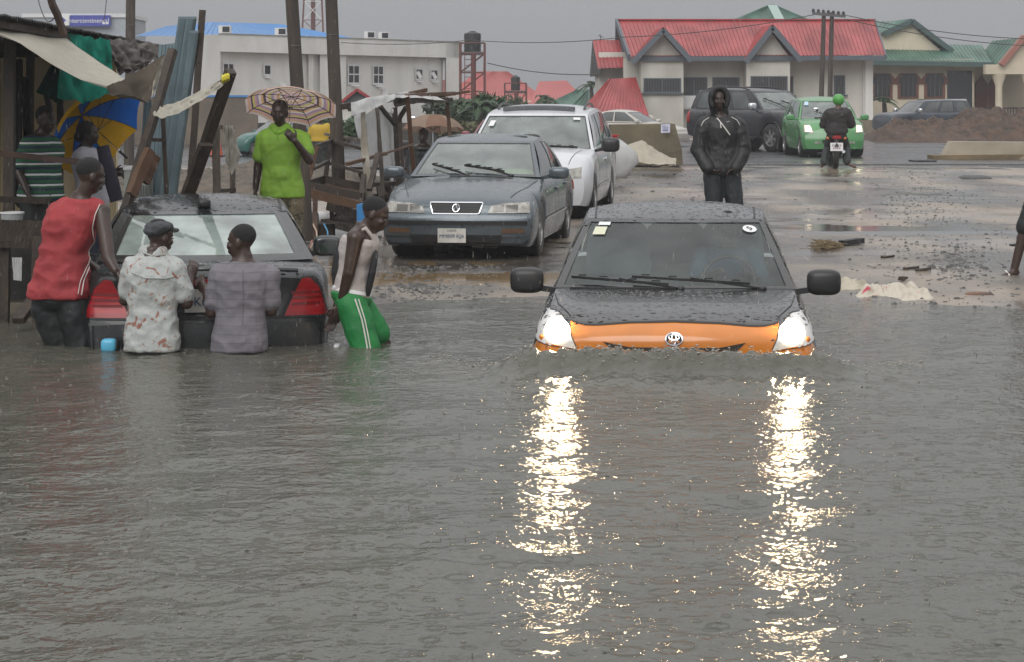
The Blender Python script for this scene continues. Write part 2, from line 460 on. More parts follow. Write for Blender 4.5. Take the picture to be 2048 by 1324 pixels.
b.add([(-60, 46.5, .325), (60, 46.5, .325), (60, 46.44, .2), (-60, 46.44, .2)], [(0, 1, 2, 3)])
tag(b.build('road', M_ROAD), kind='structure')

# -- dirt heaps --------------------------------------------------------------
M_DIRT = mat('wet_brown_earth', (.100, .058, .036), .75, var=.9, vs=3.0, col2=(.040, .027, .019), bump=1.0, bs=9)
M_DIRT2 = mat('rubbly_earth', (.12, .092, .062), .7, var=.9, vs=4, col2=(.05, .04, .03), bump=1.0, bs=14)
def heap(name, x0, x1, y0, y1, h, m, seed, label, nx=260, ny=64, rag=.5):
    b = MB()
    def f(u, v):
        x = lerp(x0, x1, u); y = lerp(y0, y1, v)
        prof = math.sin(math.pi * min(1, v * 1.0)) ** .8 * min(1, u * 9, (1 - u) * 9) ** .7
        k = .75 + rag * .8 * noise.noise(V((x * .35, seed, 0))) + .32 * noise.noise(V((x * 1.2, y * .8, seed))) + .16 * noise.noise(V((x * 3.1, y * 2, seed))) + .14 * noise.noise(V((x * 7, y * 5, seed))) + .10 * abs(noise.noise(V((x * 17, y * 13, seed))))
        return V((x, y, gz(x, y, False) - .05 + max(0, h * prof * k)))
    b.grid(f, nx, ny)
    return tag(b.build(name, m, None, True, 50), label, kind='structure')
heap('earth_mound', 11.6, 21, 69.5, 73.5, 1.0, M_DIRT, 4.0, None)
heap('earth_mound', 11.4, 15, 66.5, 70, .6, M_DIRT, 9.0, None, rag=.2)
heap('earth_mound', 15.2, 27, 70.0, 74.5, 1.15, M_DIRT, 2.2, None)
heap('earth_bank', -8.2, -2.0, 33, 41, .42, M_DIRT2, 6.0, None)

# -- stones and pebbles -----------------------------------------------------
def pebbles(name, spots, m):
    vs, fs = [], []
    base = [(1, 0, 0), (.3, .9, 0), (-.8, .55, 0), (-.75, -.6, 0), (.35, -.9, 0), (.5, .1, .8), (-.4, .1, .85), (-.1, -.3, .7)]
    fc = [(0, 1, 5), (1, 2, 6, 5), (2, 3, 6), (3, 7, 6), (3, 4, 7), (4, 0, 5, 7), (5, 6, 7)]
    for x, y, s in spots:
        a = random.uniform(0, 6.3); c, q = math.cos(a), math.sin(a); k = len(vs); z = max(gz(x, y), -.01) - s * .15
        sx, sy, sz = s * random.uniform(.7, 1.4), s * random.uniform(.6, 1.1), s * random.uniform(.4, .85)
        for px, py, pz in base:
            u, w = px * sx, py * sy
            vs.append((x + u * c - w * q, y + u * q + w * c, z + pz * sz))
        fs += [tuple(i + k for i in f) for f in fc]
    b = MB(); b.v = [V(v) for v in vs]; b.f = fs; b.m = [0] * len(fs)
    return tag(b.build(name, m), kind='stuff')
sp = []
def scat(n, x0, x1, y0, y1, lo, hi, g=0.08, clus=None):
    for _ in range(n):
        if clus: px = random.gauss((x0 + x1) / 2, (x1 - x0) / 4); py = random.gauss((y0 + y1) / 2, (y1 - y0) / 4)
        else: px = random.uniform(x0, x1); py = random.uniform(y0, y1)
        if py < 320: continue
        p = G(px, py, g); sp.append((p.x, p.y, lo * (hi / lo) ** (random.random() ** 2.2)))
scat(430, 1700, 2040, 460, 595, .012, .045)
scat(330, 1840, 1975, 478, 560, .012, .055, clus=1)
scat(420, 730, 1010, 530, 595, .012, .045, .05)
scat(260, 740, 900, 545, 590, .015, .05, .05, clus=1)
scat(1000, 1730, 1960, 330, 470, .010, .035, .14, clus=1)
scat(420, 1150, 2048, 325, 470, .010, .04, .15)
scat(300, 1240, 1500, 300, 400, .02, .06, .22)
scat(260, 380, 760, 385, 520, .012, .06, .1)
M_STONE = mat('wet_stone', (.085, .08, .074), .3, var=.8, vs=2, col2=(.03, .029, .028))
pebbles('gravel', sp, M_STONE)
# ---------------------------------------------------------------- cars
M_RUB = mat('black_rubber', (.014, .014, .015), .55, bump=.3, bs=60)
M_TYRE = mat('wet_tyre', (.016, .015, .014), .42, var=.4, vs=8, bump=.5, bs=50)
M_ALLOY = mat('dirty_alloy', (.42, .41, .40), .35, .85, var=.5, vs=9)
M_CHROME = mat('chrome', (.75, .76, .78), .12, 1)
M_DARK = mat('dark_cabin', (.018, .019, .020), .8)
M_SEAT = mat('grey_seat_cloth', (.055, .058, .06), .85)
M_BLKP = mat('black_plastic', (.016, .016, .017), .38)
M_FRIT = mat('glass_border', (.012, .013, .014), .12, coat=.5)
M_LENS = mat('clouded_lamp_lens', (.42, .40, .36), .12, spec=.6, coat=.6, var=.5, vs=14, col2=(.16, .15, .13))
M_REDL = mat('red_lamp_lens', (.42, .012, .016), .28, spec=.4, coat=.15, var=.6, vs=7, col2=(.24, .006, .010), stretch=(.5, .5, 5))
M_AMB = mat('amber_lens', (.55, .17, .02), .15, coat=.5)
M_PLATE = mat('number_plate_white', (.62, .60, .55), .35, var=.25, vs=12)
M_INK = mat('plate_ink', (.02, .05, .13), .5)
M_BLACKINK = mat('black_ink', (.02, .02, .02), .5)
M_WHITE = mat('white_sticker', (.72, .72, .72), .5)
M_GLASS = glass('car_glass_green', (.55, .66, .60), .5, film=.30)
M_GLASS_D = glass('car_glass_dark', (.16, .19, .19), .6, film=.12)
M_GLASS_T = glass('taxi_glass', (.80, .88, .85), .2, film=.09, fm=.7)
M_GLASS_R = glass('misted_rear_glass', (.45, .52, .49), .8, film=.66)

SIDE = [(.80, 0), (.93, 0), (.972, .16), (.995, .38), (1.0, .55), (.994, .72), (.972, .86), (.935, .955), (.885, 1.0)]
TOPK = [.12, .3, .52, .75, 1.0]
def car_body(K):
    L = K['L']; ks = K['keys']; ky = [k[0] for k in ks]
    arches = K.get('arch', []); ra = K.get('ra', .37); rz = K.get('rz', .30)
    ys = set(np.linspace(.0, L, 40).round(4)) | {.03, .07, .12, .18, .26, L - .03, L - .08, L - .15, L - .24}
    for yc in arches:
        for a in np.linspace(-1, 1, 15): ys.add(round(yc + ra * a, 4))
        ys |= {yc - ra - .004, yc + ra + .004}
    ys = sorted(ys); b = MB(); rows = []
    nose, tail = K.get('nose', []), K.get('tail', [])
    for y in ys:
        w, zs, zc, zb = [float(np.interp(y, ky, [k[i] for k in ks])) for i in (1, 2, 3, 4)]
        for yc in arches:
            if abs(y - yc) <= ra: zb = max(zb, rz + math.sqrt(max(0, ra * ra - (y - yc) ** 2)))
        pts = [(w * a, zb + (zs - zb) * h) for a, h in SIDE] + [(w * .885 * (1 - k), zs + (zc - zs) * (1 - (1 - k) ** 2)) for k in TOPK]
        row = []
        for x, z in pts:
            yy = y
            if nose and y < .7: yy += float(np.interp(z, [n[0] for n in nose], [n[1] for n in nose])) * (1 - y / .7) ** 2
            if tail and y > L - .7: yy -= float(np.interp(z, [n[0] for n in tail], [n[1] for n in tail])) * (1 - (L - y) / .7) ** 2
            if y < .9: yy += K.get('bow', .1) * (x / K['W']) ** 2 * (1 - y / .9) ** 1.5
            if y > L - .9: yy -= K.get('bowr', .1) * (x / K['W']) ** 2 * (1 - (L - y) / .9) ** 1.5
            row.append((x, yy, z))
        rows.append(row)
    n = len(rows[0]); c0, c1 = K['cab']
    for s in (1, -1):
        k = len(b.v); b.v += [V((s * x, y, z)) for r in rows for x, y, z in r]
        for i in range(len(rows) - 1):
            for j in range(n - 1):
                b.f.append((k + i * n + j, k + i * n + j + 1, k + (i + 1) * n + j + 1, k + (i + 1) * n + j))
                b.m.append(1 if (j >= len(SIDE) - 1 and ys[i] > c0 and ys[i + 1] < c1) else 0)
    for i, bo, sg in ((0, K.get('bow', .1), -1), (len(rows) - 1, -K.get('bowr', .1), 1)):
        nx = 12; k = len(b.v)
        for x, y, z in rows[i]:
            for q in range(nx + 1):
                a = -1 + 2 * q / nx; xx = x * a
                b.v.append(V((xx, y - bo * (x / K['W']) ** 2 + bo * (xx / K['W']) ** 2, z)))
        for j in range(n - 1):
            for q in range(nx): b.f.append((k + j * (nx + 1) + q, k + j * (nx + 1) + q + 1, k + (j + 1) * (nx + 1) + q + 1, k + (j + 1) * (nx + 1) + q)); b.m.append(0)
    bm = bmesh.new(); vv = [bm.verts.new(q) for q in b.v]; bm.verts.ensure_lookup_table()
    for f, mi in zip(b.f, b.m):
        try: fa = bm.faces.new([vv[i] for i in f]); fa.material_index = mi
        except ValueError: pass
    bmesh.ops.remove_doubles(bm, verts=bm.verts, dist=.0008)
    bm.verts.index_update(); o = MB()
    o.v = [v.co.copy() for v in bm.verts]; o.f = [tuple(v.index for v in f.verts) for f in bm.faces]; o.m = [f.material_index for f in bm.faces]
    bm.free()
    return o, BVHTree.FromPolygons(o.v, o.f)
AX = {'f': ((0, 1, 0), lambda p: (p[0], -9, p[1])), 'r': ((0, -1, 0), lambda p: (p[0], 19, p[1])), '+x': ((-1, 0, 0), lambda p: (9, p[0], p[1])), '-x': ((1, 0, 0), lambda p: (-9, p[0], p[1])), 't': ((0, 0, -1), lambda p: (p[0], p[1], 9))}
def hit(bvh, ax, p):
    d, o = AX[ax]; q = bvh.ray_cast(V(o(p)), V(d))[0]
    if q is None: q = bvh.find_nearest(V(o(p)) + V(d) * 9)[0]
    return q
def patch(b, bvh, ax, lo, hi, off=.006, nu=10, nv=5, skirt=.02):
    """surface-hugging panel between two outline chains seen along an axis"""
    d = V(AX[ax][0])
    g = lambda u, v: hit(bvh, ax, poly_at([(*p, 0) for p in lo], u).lerp(poly_at([(*p, 0) for p in hi], u), v)) - d * off
    P_ = [[g(i / nu, j / nv) for i in range(nu + 1)] for j in range(nv + 1)]
    k = len(b.v); w = nu + 1
    b.add([q for r in P_ for q in r], [(j * w + i, j * w + i + 1, (j + 1) * w + i + 1, (j + 1) * w + i) for j in range(nv) for i in range(nu)])
    ring = [(0, i) for i in range(nu)] + [(j, nu) for j in range(nv)] + [(nv, i) for i in range(nu, 0, -1)] + [(j, 0) for j in range(nv, 0, -1)]
    vs = [P_[j][i] for j, i in ring]; m = len(vs)
    b.add(vs + [q + d * skirt for q in vs], [(i, (i + 1) % m, m + (i + 1) % m, m + i) for i in range(m)])
def strip(b, bvh, ax, pts, w=.008, off=.003, n=0, h=.0):
    d = V(AX[ax][0]); pts3 = [V((*p, 0)) for p in pts]; n = n or max(4, int(sum((q - p).length for p, q in zip(pts3, pts3[1:])) / .05))
    q = [poly_at(pts3, i / n) for i in range(n + 1)]; A, B = [], []
    for i in range(n + 1):
        t = (q[min(i + 1, n)] - q[max(i - 1, 0)]).normalized(); nn = V((-t.y, t.x, 0)) * w / 2
        A.append(hit(bvh, ax, q[i] + nn) - d * off); B.append(hit(bvh, ax, q[i] - nn) - d * off)
    b.add(A + B, [(i, i + 1, n + 2 + i, n + 1 + i) for i in range(n)])
def wheel(root, c, r, w, s, rim=True, spokes=5, name='wheel'):
    c = V(c); b = MB(); h = w / 2; k = r * .62
    b.lathe([(k, -h), (r - .035, -h), (r - .008, -h + .02), (r, -h + .045), (r, h - .045), (r - .008, h - .02), (r - .035, h), (k, h)], c, (1, 0, 0), 28, True)
    t = b.build(name, M_TYRE, root, True, 50)
    if rim:
        b = MB(); x = s * h * .72
        b.lathe([(k + .006, s * h * .98), (k - .014, s * h * .95), (k - .03, s * h * .35), (k * .3, s * h * .25), (0.001, s * h * .25)], c, (1, 0, 0), 28)
        b.lathe([(.055, x + s * .012), (.05, x + s * .02), (.001, x + s * .02)], c, (1, 0, 0), 12)
        for i in range(spokes):
            a = 2 * math.pi * i / spokes + .3; d = V((0, math.cos(a), math.sin(a)))
            b.bar(c + V((x, 0, 0)) + d * .03, c + V((x, 0, 0)) + d * (k - .008), .06, .03, up=(1, 0, 0))
        b.build('rim', M_ALLOY, t, True, 40)
    return t
def make_car(name, label, cat, loc, yaw, K, group=None):
    root = thing(name, label, cat, loc, yaw, group, K.get('sc', 1.0)); paint = K['paint']
    body, bvh = car_body(K)
    bo = body.build('body', [paint, M_DARK], root, True, 32)
    W = K['W']; gy = K['gh']
    # glasshouse surfaces
    hw0, yw0, zw0 = gy['w0']; hw1, yw1, zw1 = gy['w1']; hr1, yr1, zr1 = gy['r1']; hr0, yr0, zr0 = gy['r0']
    cv0, cv1 = gy.get('cv', (.16, .07)); cr0, cr1 = gy.get('cr', (.10, .05)); crown = gy.get('crown', .05); ce = gy.get('ce', .02); bl = gy.get('bulge', .035)
    def SW(a, q):
        p = V((a * hw0, yw0 + cv0 * a * a, zw0 - .02 * a * a)).lerp(V((a * hw1, yw1 + cv1 * a * a, zw1)), q)
        return p + V((0, -.6, .8)) * .02 * math.sin(math.pi * q) * (1 - .6 * a * a)
    def SR(a, q):
        p = V((a * hr0, yr0 - cr0 * a * a, zr0)).lerp(V((a * hr1, yr1 - cr1 * a * a, zr1)), q)
        return p + V((0, .6, .8)) * .02 * math.sin(math.pi * q) * (1 - .6 * a * a)
    def SS(s):
        def f(c, q):
            p = SW(s, q).lerp(SR(s, q), c)
            return p + V((s * bl * math.sin(math.pi * c) * (1 - .5 * q) + s * .02 * math.sin(math.pi * q), 0, ce * math.sin(math.pi * c) * q))
        return f
    def SRoof(a, c):
        p = SW(a, 1).lerp(SR(a, 1), c); k = math.sin(math.pi * c)
        p.x += a * bl * .5 * k; p.z += ce * k + crown * (1 - abs(a) ** 3) * (k ** .7 if 0 < c < 1 else 0)
        return p
    fr = MB()
    def brk(pts, n):
        out = []
        for p, q in zip(pts, pts[1:]):
            m = max(1, int(round((q - p) * n))); out += [p + (q - p) * i / m for i in range(m)]
        return out + [pts[-1]]
    panes = []
    def panel(S, us, vs, holes, mg, inn, nu=14, nv=8):
        ub = sorted(set(us) | {h[i] + d for h in holes for i, d in ((0, 0), (1, 0), (0, mg), (1, -mg))}); vb = sorted(set(vs) | {h[i] + d for h in holes for i, d in ((2, 0), (3, 0), (2, mg * 1.2), (3, -mg * 1.2))})
        us, vs = brk(ub, nu / (ub[-1] - ub[0])), brk(vb, nv)
        g = {(i, j): S(u, v) for i, u in enumerate(us) for j, v in enumerate(vs)}
        for i in range(len(us) - 1):
            for j in range(len(vs) - 1):
                u, v = (us[i] + us[i + 1]) / 2, (vs[j] + vs[j + 1]) / 2; mi = 0
                for hi_, h in enumerate(holes):
                    if h[0] < u < h[1] and h[2] < v < h[3]:
                        mi = 2 if (h[0] + mg < u < h[1] - mg and h[2] + mg * 1.2 < v < h[3] - mg * 1.2) else 1
                q = [g[i, j], g[i + 1, j], g[i + 1, j + 1], g[i, j + 1]]
                if mi < 2: fr.add(q, [(0, 1, 2, 3)], mi)
        for h in holes:
            pb = MB(); pb.grid(lambda a, c: S(lerp(h[0] + mg - .004, h[1] - mg + .004, a), lerp(h[2] + mg * 1.2 - .004, h[3] - mg * 1.2 + .004, c)) + V(inn), 10, 6)
            panes.append(pb)
    n0 = 0
    ws = gy.get('wh', (-.93, .93, .05, .95)); panel(SW, [-1, 1], [0, 1], [ws], gy.get('wm', .035), (0, .006, -.004))
    rh = gy.get('rh', (-.86, .86, .08, .93)); panel(SR, [-1, 1], [0, 1], [rh], gy.get('rm', .03), (0, -.006, -.004))
    for s in (1, -1): panel(SS(s), [0, 1], [0, 1], gy['side'], .012, (-s * .006, 0, 0))
    fr.grid(lambda u, v: SRoof(-1 + 2 * u, v), 16, 14)
    bm = bmesh.new(); vv = [bm.verts.new(q) for q in fr.v]
    for f, mi in zip(fr.f, fr.m):
        fa = bm.faces.new([vv[i] for i in f]); fa.material_index = mi
    bmesh.ops.remove_doubles(bm, verts=bm.verts, dist=.001); bm.verts.index_update()
    fo = MB(); fo.v = [v.co.copy() for v in bm.verts]; fo.f = [tuple(v.index for v in f.verts) for f in bm.faces]; fo.m = [f.material_index for f in bm.faces]; bm.free()
    fo.build('cabin_frame', [paint, M_FRIT], root, True, 35)
    gm = K.get('glass', [M_GLASS, M_GLASS_D, M_GLASS])
    for i, pb in enumerate(panes): pb.build('windscreen' if i == 0 else 'rear_window' if i == 1 else 'side_window', gm[0] if i == 0 else gm[1] if i == 1 else gm[2], root, True, 180, rc=False) if 0 else pb.build('windscreen' if i == 0 else 'rear_window' if i == 1 else 'side_window', gm[0] if i == 0 else gm[1] if i == 1 else gm[2], root, True, 180)
    roofb = BVHTree.FromPolygons(fo.v, fo.f)
    # seats
    if K.get('seats', True):
        zb = zw0 - .12; yf = lerp(yw1, yr1, .12) + .1
        for yy, xs in ((yf, (-.38, .38)), (min(yf + .95, yr1 + .1), (-.4, 0, .4)))[:K.get('seatrows', 2)]:
            for x in xs:
                b = MB(); b.sbox((x * W / .85, yy, zb + .14), (.25, .07, .33), .4, Matrix.Rotation(R(-10), 3, 'X')); b.sbox((x * W / .85, yy + .07, zb + .46), (.12, .05, .09), .5); b.build('seat', K.get('seatmat', M_SEAT), root, True)
        b = MB(); b.sbox((0, yw0 + .33, zw0 - .07), (hw0 * .86, .22, .07), .5); b.build('dashboard', M_DARK, root, True)
    b = MB(); zb0 = min(k[4] for k in K['keys']); b.box((0, L2(K) , zb0 + .12), (W * .70, L2(K) - .25, .10)); b.build('underbody', M_RUB, root)
    for yc in K.get('arch', []):
        for s in (1, -1):
            wheel(root, (s * (W - K.get('tw', .2) * .5 - .015), yc, K.get('rw', .31)), K.get('rw', .31), K.get('tw', .2), s, spokes=K.get('spokes', 5))
            b = MB(); b.lathe([(K.get('ra', .37) + .01, -.18), (K.get('ra', .37) + .01, .14)], (s * (W * .82 - .12), yc, K.get('rz', .3)), (1, 0, 0), 20); b.build('arch_liner', M_RUB, root)
    mr = K.get('mirror')
    if mr:
        for s in (1, -1):
            x, y, z, hx, hy, hz = mr[:6]
            b = MB(); b.sbox((s * x, y, z), (hx, hy, hz), .55); b.bar((s * (x - hx * .7), y + .02, z - hz * .6), (s * (x - hx - .12), y + .07, z - hz * .9), .06, .04)
            mo = b.build('mirror', K.get('mirmat', paint), root, True)
            b = MB(); b.sbox((s * x, y + hy * .86, z), (hx * .84, .012, hz * .8), .5); b.build('mirror_glass', M_GLASS_D, mo, True)
    if K.get('seams'):
        b = MB()
        for s in ('+x', '-x'):
            for pl in K['seams']: strip(b, bvh, s, pl)
        if b.f: b.build('door_seam', M_RUB, root, kind='stuff')
    for s in ('+x', '-x'):
        for (hy, hz) in K.get('handles', []):
            p = hit(bvh, s, (hy, hz)); sg = 1 if s == '+x' else -1
            b = MB(); b.sbox(p + V((sg * .012, 0, 0)), (.018, .09, .018), .5); b.build('door_handle', K.get('hmat', paint), root, True)
    return root, bvh, SW, SR, SRoof, roofb
def L2(K): return K['L'] / 2
def addp(root, name, m, fn, smooth=True, angle=40, kind=None):
    b = MB(); fn(b); return b.build(name, m, root, smooth, angle, kind)
def wiper(root, SW, a0, q0, a1, q1, lift=.03, w=.022):
    def f(b):
        o = V((0, -.7, .7)) * lift
        n = 8; pts = [SW(lerp(a0, a1, i / n), lerp(q0, q1, i / n)) + o for i in range(n + 1)]
        for p, q in zip(pts, pts[1:]): b.bar(p, q, w * .6, w)
        k = pts[n // 2] + V((0, -.3, .7)) * .02
        piv = SW(a1 + (.1 if a1 > a0 else -.1), -.02) + o * .6
        b.bar(piv, k.lerp(piv, .3), w * 1.3, w * .8); b.bar(k.lerp(piv, .3), k, w * .8, w * .7); b.sbox(piv, (.03, .03, .02), .8)
        for t in (.12, .35, .65, .88):
            p = poly_at(pts, t); b.bar(p + V((-.03, -.01, .02)), p + V((.03, -.01, .02)), w * .5, w * .5)
    return addp(root, 'wiper', M_BLKP, f)
EMIT = {}
def lamp_mat(name, col, e):
    if name in EMIT: return EMIT[name]
    m = bpy.data.materials.new(name); m.use_nodes = True; I = m.node_tree.nodes['Principled BSDF'].inputs
    I['Base Color'].default_value = (.8, .8, .8, 1); I['Emission Color'].default_value = (*col, 1); I['Emission Strength'].default_value = e
    EMIT[name] = m; return m
M_BEAM = lamp_mat('headlight_bulb_glow', (1, .72, .40), 300)
M_BEAMS = lamp_mat('lit_reflector', (1, .78, .47), 26)
M_BEAMF = lamp_mat('far_headlight_glow', (1, .80, .50), 14)
M_BEAMG = lamp_mat('far_lit_reflector', (1, .72, .38), 1.8)

# ---------------------------------------------------------------- black and orange taxi in the flood
M_BLKCAR = mat('black_taxi_paint', (.016, .016, .017), .17, spec=.5, coat=.5, bump=.05, bs=30, rvar=.12, vs=10)
M_ORANGE = mat('orange_taxi_paint', (.62, .20, .022), .22, coat=.6, var=.12, vs=5)
KT = dict(L=4.9, W=.965, paint=M_BLKCAR, cab=(1.18, 4.0), bow=.15, nose=[(.3, .02), (.62, 0), (.82, .0), (.93, .05), (1.0, .09)],
    keys=[(0, .895, .80, .86, .22), (.03, .915, .835, .905, .2), (.07, .93, .87, .93, .2), (.12, .94, .90, .945, .2), (.26, .962, .945, .975, .2), (.55, .962, .985, 1.015, .2), (1.15, .965, 1.035, 1.07, .2), (1.5, .965, 1.05, 1.06, .2), (4.0, .965, 1.08, 1.09, .2), (4.7, .93, 1.08, 1.12, .22), (4.9, .86, 1.0, 1.05, .25)],
    gh=dict(w0=(.865, 1.10, 1.060), w1=(.665, 2.02, 1.505), r1=(.66, 3.55, 1.50), r0=(.80, 4.15, 1.10), cv=(.24, .10), crown=.065, ce=.03, wh=(-.955, .955, .02, .965), wm=.02,
            side=[(.06, .44, .10, .92), (.47, .80, .10, .92)]),
    glass=[M_GLASS_T, M_GLASS_T, M_GLASS_T], mirror=(1.065, 1.27, 1.10, .122, .075, .092), mirmat=M_BLKP, seatmat=mat('taxi_seat_blue_grey', (.065, .08, .10), .85),
    seams=[[(1.25, .5), (1.25, .98)], [(2.3, .5), (2.3, 1.0)]])
taxi, tb, SWt, SRt, SFt, roofb = make_car('taxi', 'black and orange taxi driving bonnet-deep through the flood with headlights on', 'car', (TAXI.x, TAXI.y, -.60), TYAW, KT)
hoodc = [(-.70, .925), (-.62, .905), (-.52, .905), (-.3, .925), (0, .936), (.3, .925), (.52, .905), (.62, .905), (.70, .925)]
addp(taxi, 'front_panel', M_ORANGE, lambda b: patch(b, tb, 'f', [(-.60, .52), (.60, .52)], hoodc, .010, 30, 10))
for s in (1, -1): addp(taxi, 'bumper_corner', M_ORANGE, lambda b: patch(b, tb, 'f', [(s * .955, .45), (s * .55, .45)], [(s * .955, .795), (s * .80, .775), (s * .60, .74)], .013, 10, 5))
addp(taxi, 'bonnet_seam', M_RUB, lambda b: [strip(b, tb, 'f', hoodc, .010, .014)] + [strip(b, tb, 't', [(s * .70, .30), (s * .80, .62), (s * .845, 1.02)], .008, .004) for s in (1, -1)], kind='stuff')
M_GRD = mat('dark_grille', (.03, .025, .02), .4)
addp(taxi, 'grille', M_GRD, lambda b: patch(b, tb, 'f', [(-.36, .70), (0, .66), (.36, .70)], [(-.47, .805), (-.30, .772), (-.12, .772), (.12, .772), (.30, .772), (.47, .805)], .016, 16, 4))
def emblem(b, c, rx, rz, r=.008, ax='f', body=tb):
    def ring(cx, cz, a, h, rr):
        pts = []
        for i in range(25):
            t = 2 * math.pi * i / 24; p = (c[0] + cx + a * math.cos(t), c[1] + cz + h * math.sin(t)); pts.append(hit(body, ax, p) - V(AX[ax][0]) * .016)
        b.tube(pts, rr, 6)
    ring(0, 0, rx, rz, r); ring(0, rz * .30, rx * .62, rz * .42, r * .8); ring(0, -.0, rx * .26, rz * .92, r * .8)
addp(taxi, 'emblem_backing', M_RUB, lambda b: b.add([hit(tb, 'f', (.056 * math.cos(t), .828 + .038 * math.sin(t))) + V((0, -.012, 0)) for t in np.linspace(0, 6.283, 25)[:-1]], [tuple(range(24))]))
addp(taxi, 'emblem', M_CHROME, lambda b: emblem(b, (0, .828), .056, .040, .0065))
for s in (1, -1):
    lo = [(s * .962, .80), (s * .86, .772), (s * .64, .745)]; hi = [(s * .958, .87), (s * .945, .935), (s * .912, .962), (s * .86, .975), (s * .79, .968), (s * .752, .948), (s * .715, .905)]
    h = addp(taxi, 'headlight', mat('headlight_bowl', (.75, .74, .72), .3, .25), lambda b: patch(b, tb, 'f', lo, hi, .012, 12, 8))
    c = hit(tb, 'f', (s * .775, .868))
    addp(h, 'lit_reflector', M_BEAMS, lambda b: patch(b, tb, 'f', [(s * (.782 + .088 * math.cos(t)), .862 - .07 * math.sin(t)) for t in np.linspace(.02, 3.12, 12)], [(s * (.782 + .088 * math.cos(t)), .862 + .07 * math.sin(t)) for t in np.linspace(.02, 3.12, 12)], .018, 14, 6))
    addp(h, 'bulb', M_BEAM, lambda b: b.ell(c + V((0, -.02, .0)), (.048, .02, .050)))
    addp(h, 'indicator', M_AMB, lambda b: b.ell(hit(tb, 'f', (s * .885, .815)) + V((0, -.018, 0)), (.02, .012, .02)))
    addp(h, 'lens_rim', M_RUB, lambda b: strip(b, tb, 'f', lo + hi[::-1] + [lo[0]], .006, .017, 40))
addp(taxi, 'cowl_vent', M_BLKP, lambda b: [b.box(SWt(a, -.012) + V((0, -.035, .012)), (.006, .03, .006)) for a in np.linspace(-.86, .0, 44)] + [b.grid(lambda u, v: SWt(-.97 + 1.94 * u, -.05 + .06 * v) + V((0, -.02, .004)), 24, 2)], kind='stuff')
wiper(taxi, SWt, -.88, .105, -.05, .015, .035, .018)
wiper(taxi, SWt, -.36, .10, .62, .02, .045, .018)
for a0, q0, a1, q1, m_ in ((-.84, .885, .13, .05, M_WHITE), (-.86, .74, .13, .12, mat('cream_sticker', (.62, .62, .46), .5))): addp(taxi, 'licence_sticker', m_, lambda b: b.grid(lambda u, v: SWt(a0 + a1 * u, q0 + q1 * v) + V((0, -.004, .003)), 2, 1))
def disc(b, S, a, q, ra, rq, lift=.014, n=22):
    vs = [S(a, q)] + [S(a + ra * math.cos(2 * math.pi * i / n), q + rq * math.sin(2 * math.pi * i / n)) for i in range(n)]
    b.add([p + V((0, -lift, lift * .7)) for p in vs], [(0, i + 1, (i + 1) % n + 1) for i in range(n)])
st = addp(taxi, 'round_sticker', M_WHITE, lambda b: disc(b, SWt, .80, .84, .075, .055, .004))
pm = SWt(.80, .84) + V((0, -.008, .006))
text('sticker_number', '5', .075, M_BLACKINK, st, Matrix.Translation(pm) @ Matrix.Rotation(R(28), 4, 'X') @ Matrix.Rotation(R(40), 4, 'Z'), .0005, W=False)
addp(taxi, 'rear_view_mirror', M_BLKP, lambda b: (b.sbox(SWt(0, .93) + V((0, .10, -.05)), (.13, .02, .035), .5), b.bar(SWt(0, .97), SWt(0, .93) + V((0, .1, -.04)), .02)))
addp(taxi, 'steering_wheel', M_BLKP, lambda b: b.tube([V((.40 + .19 * math.cos(t), 1.75 + .06 * math.sin(t), 1.08 + .16 * math.sin(t))) for t in np.linspace(0, 2 * math.pi, 25)], .015, 6))
addp(taxi, 'roof_edge_trim', M_RUB, lambda b: [strip(b, roofb, 't', [(s * .60, 2.1), (s * .62, 2.8), (s * .61, 3.5)], .014, .003) for s in (1, -1)], kind='stuff')
M_DROP = mat('rain_drop', (.02, .02, .021), .03, spec=.9)
def drops(b, bvh, n, x0, x1, y0, y1, lo=.004, hi=.015, lim=None):
    for _ in range(n):
        x, y = random.uniform(x0, x1), random.uniform(y0, y1)
        q, nn, _, _ = bvh.ray_cast(V((x, y, 9)), V((0, 0, -1)))
        if q is None or nn is None: continue
        r = lo * (hi / lo) ** (random.random() ** 2); e = random.uniform(1, 2.3)
        b.add([q + V((r * e * math.cos(t), r * math.sin(t), -.001)) for t in (0, 1.05, 2.1, 3.14, 4.2, 5.24)] + [q + V((0, 0, min(.006, r * .5)))], [(i, (i + 1) % 6, 6) for i in range(6)])
bd = MB(); drops(bd, tb, 1500, -.9, .9, .16, 1.05); drops(bd, roofb, 1100, -.68, .68, 2.0, 3.2); bd.build('rain_drops', M_DROP, taxi, True, 180, 'stuff')

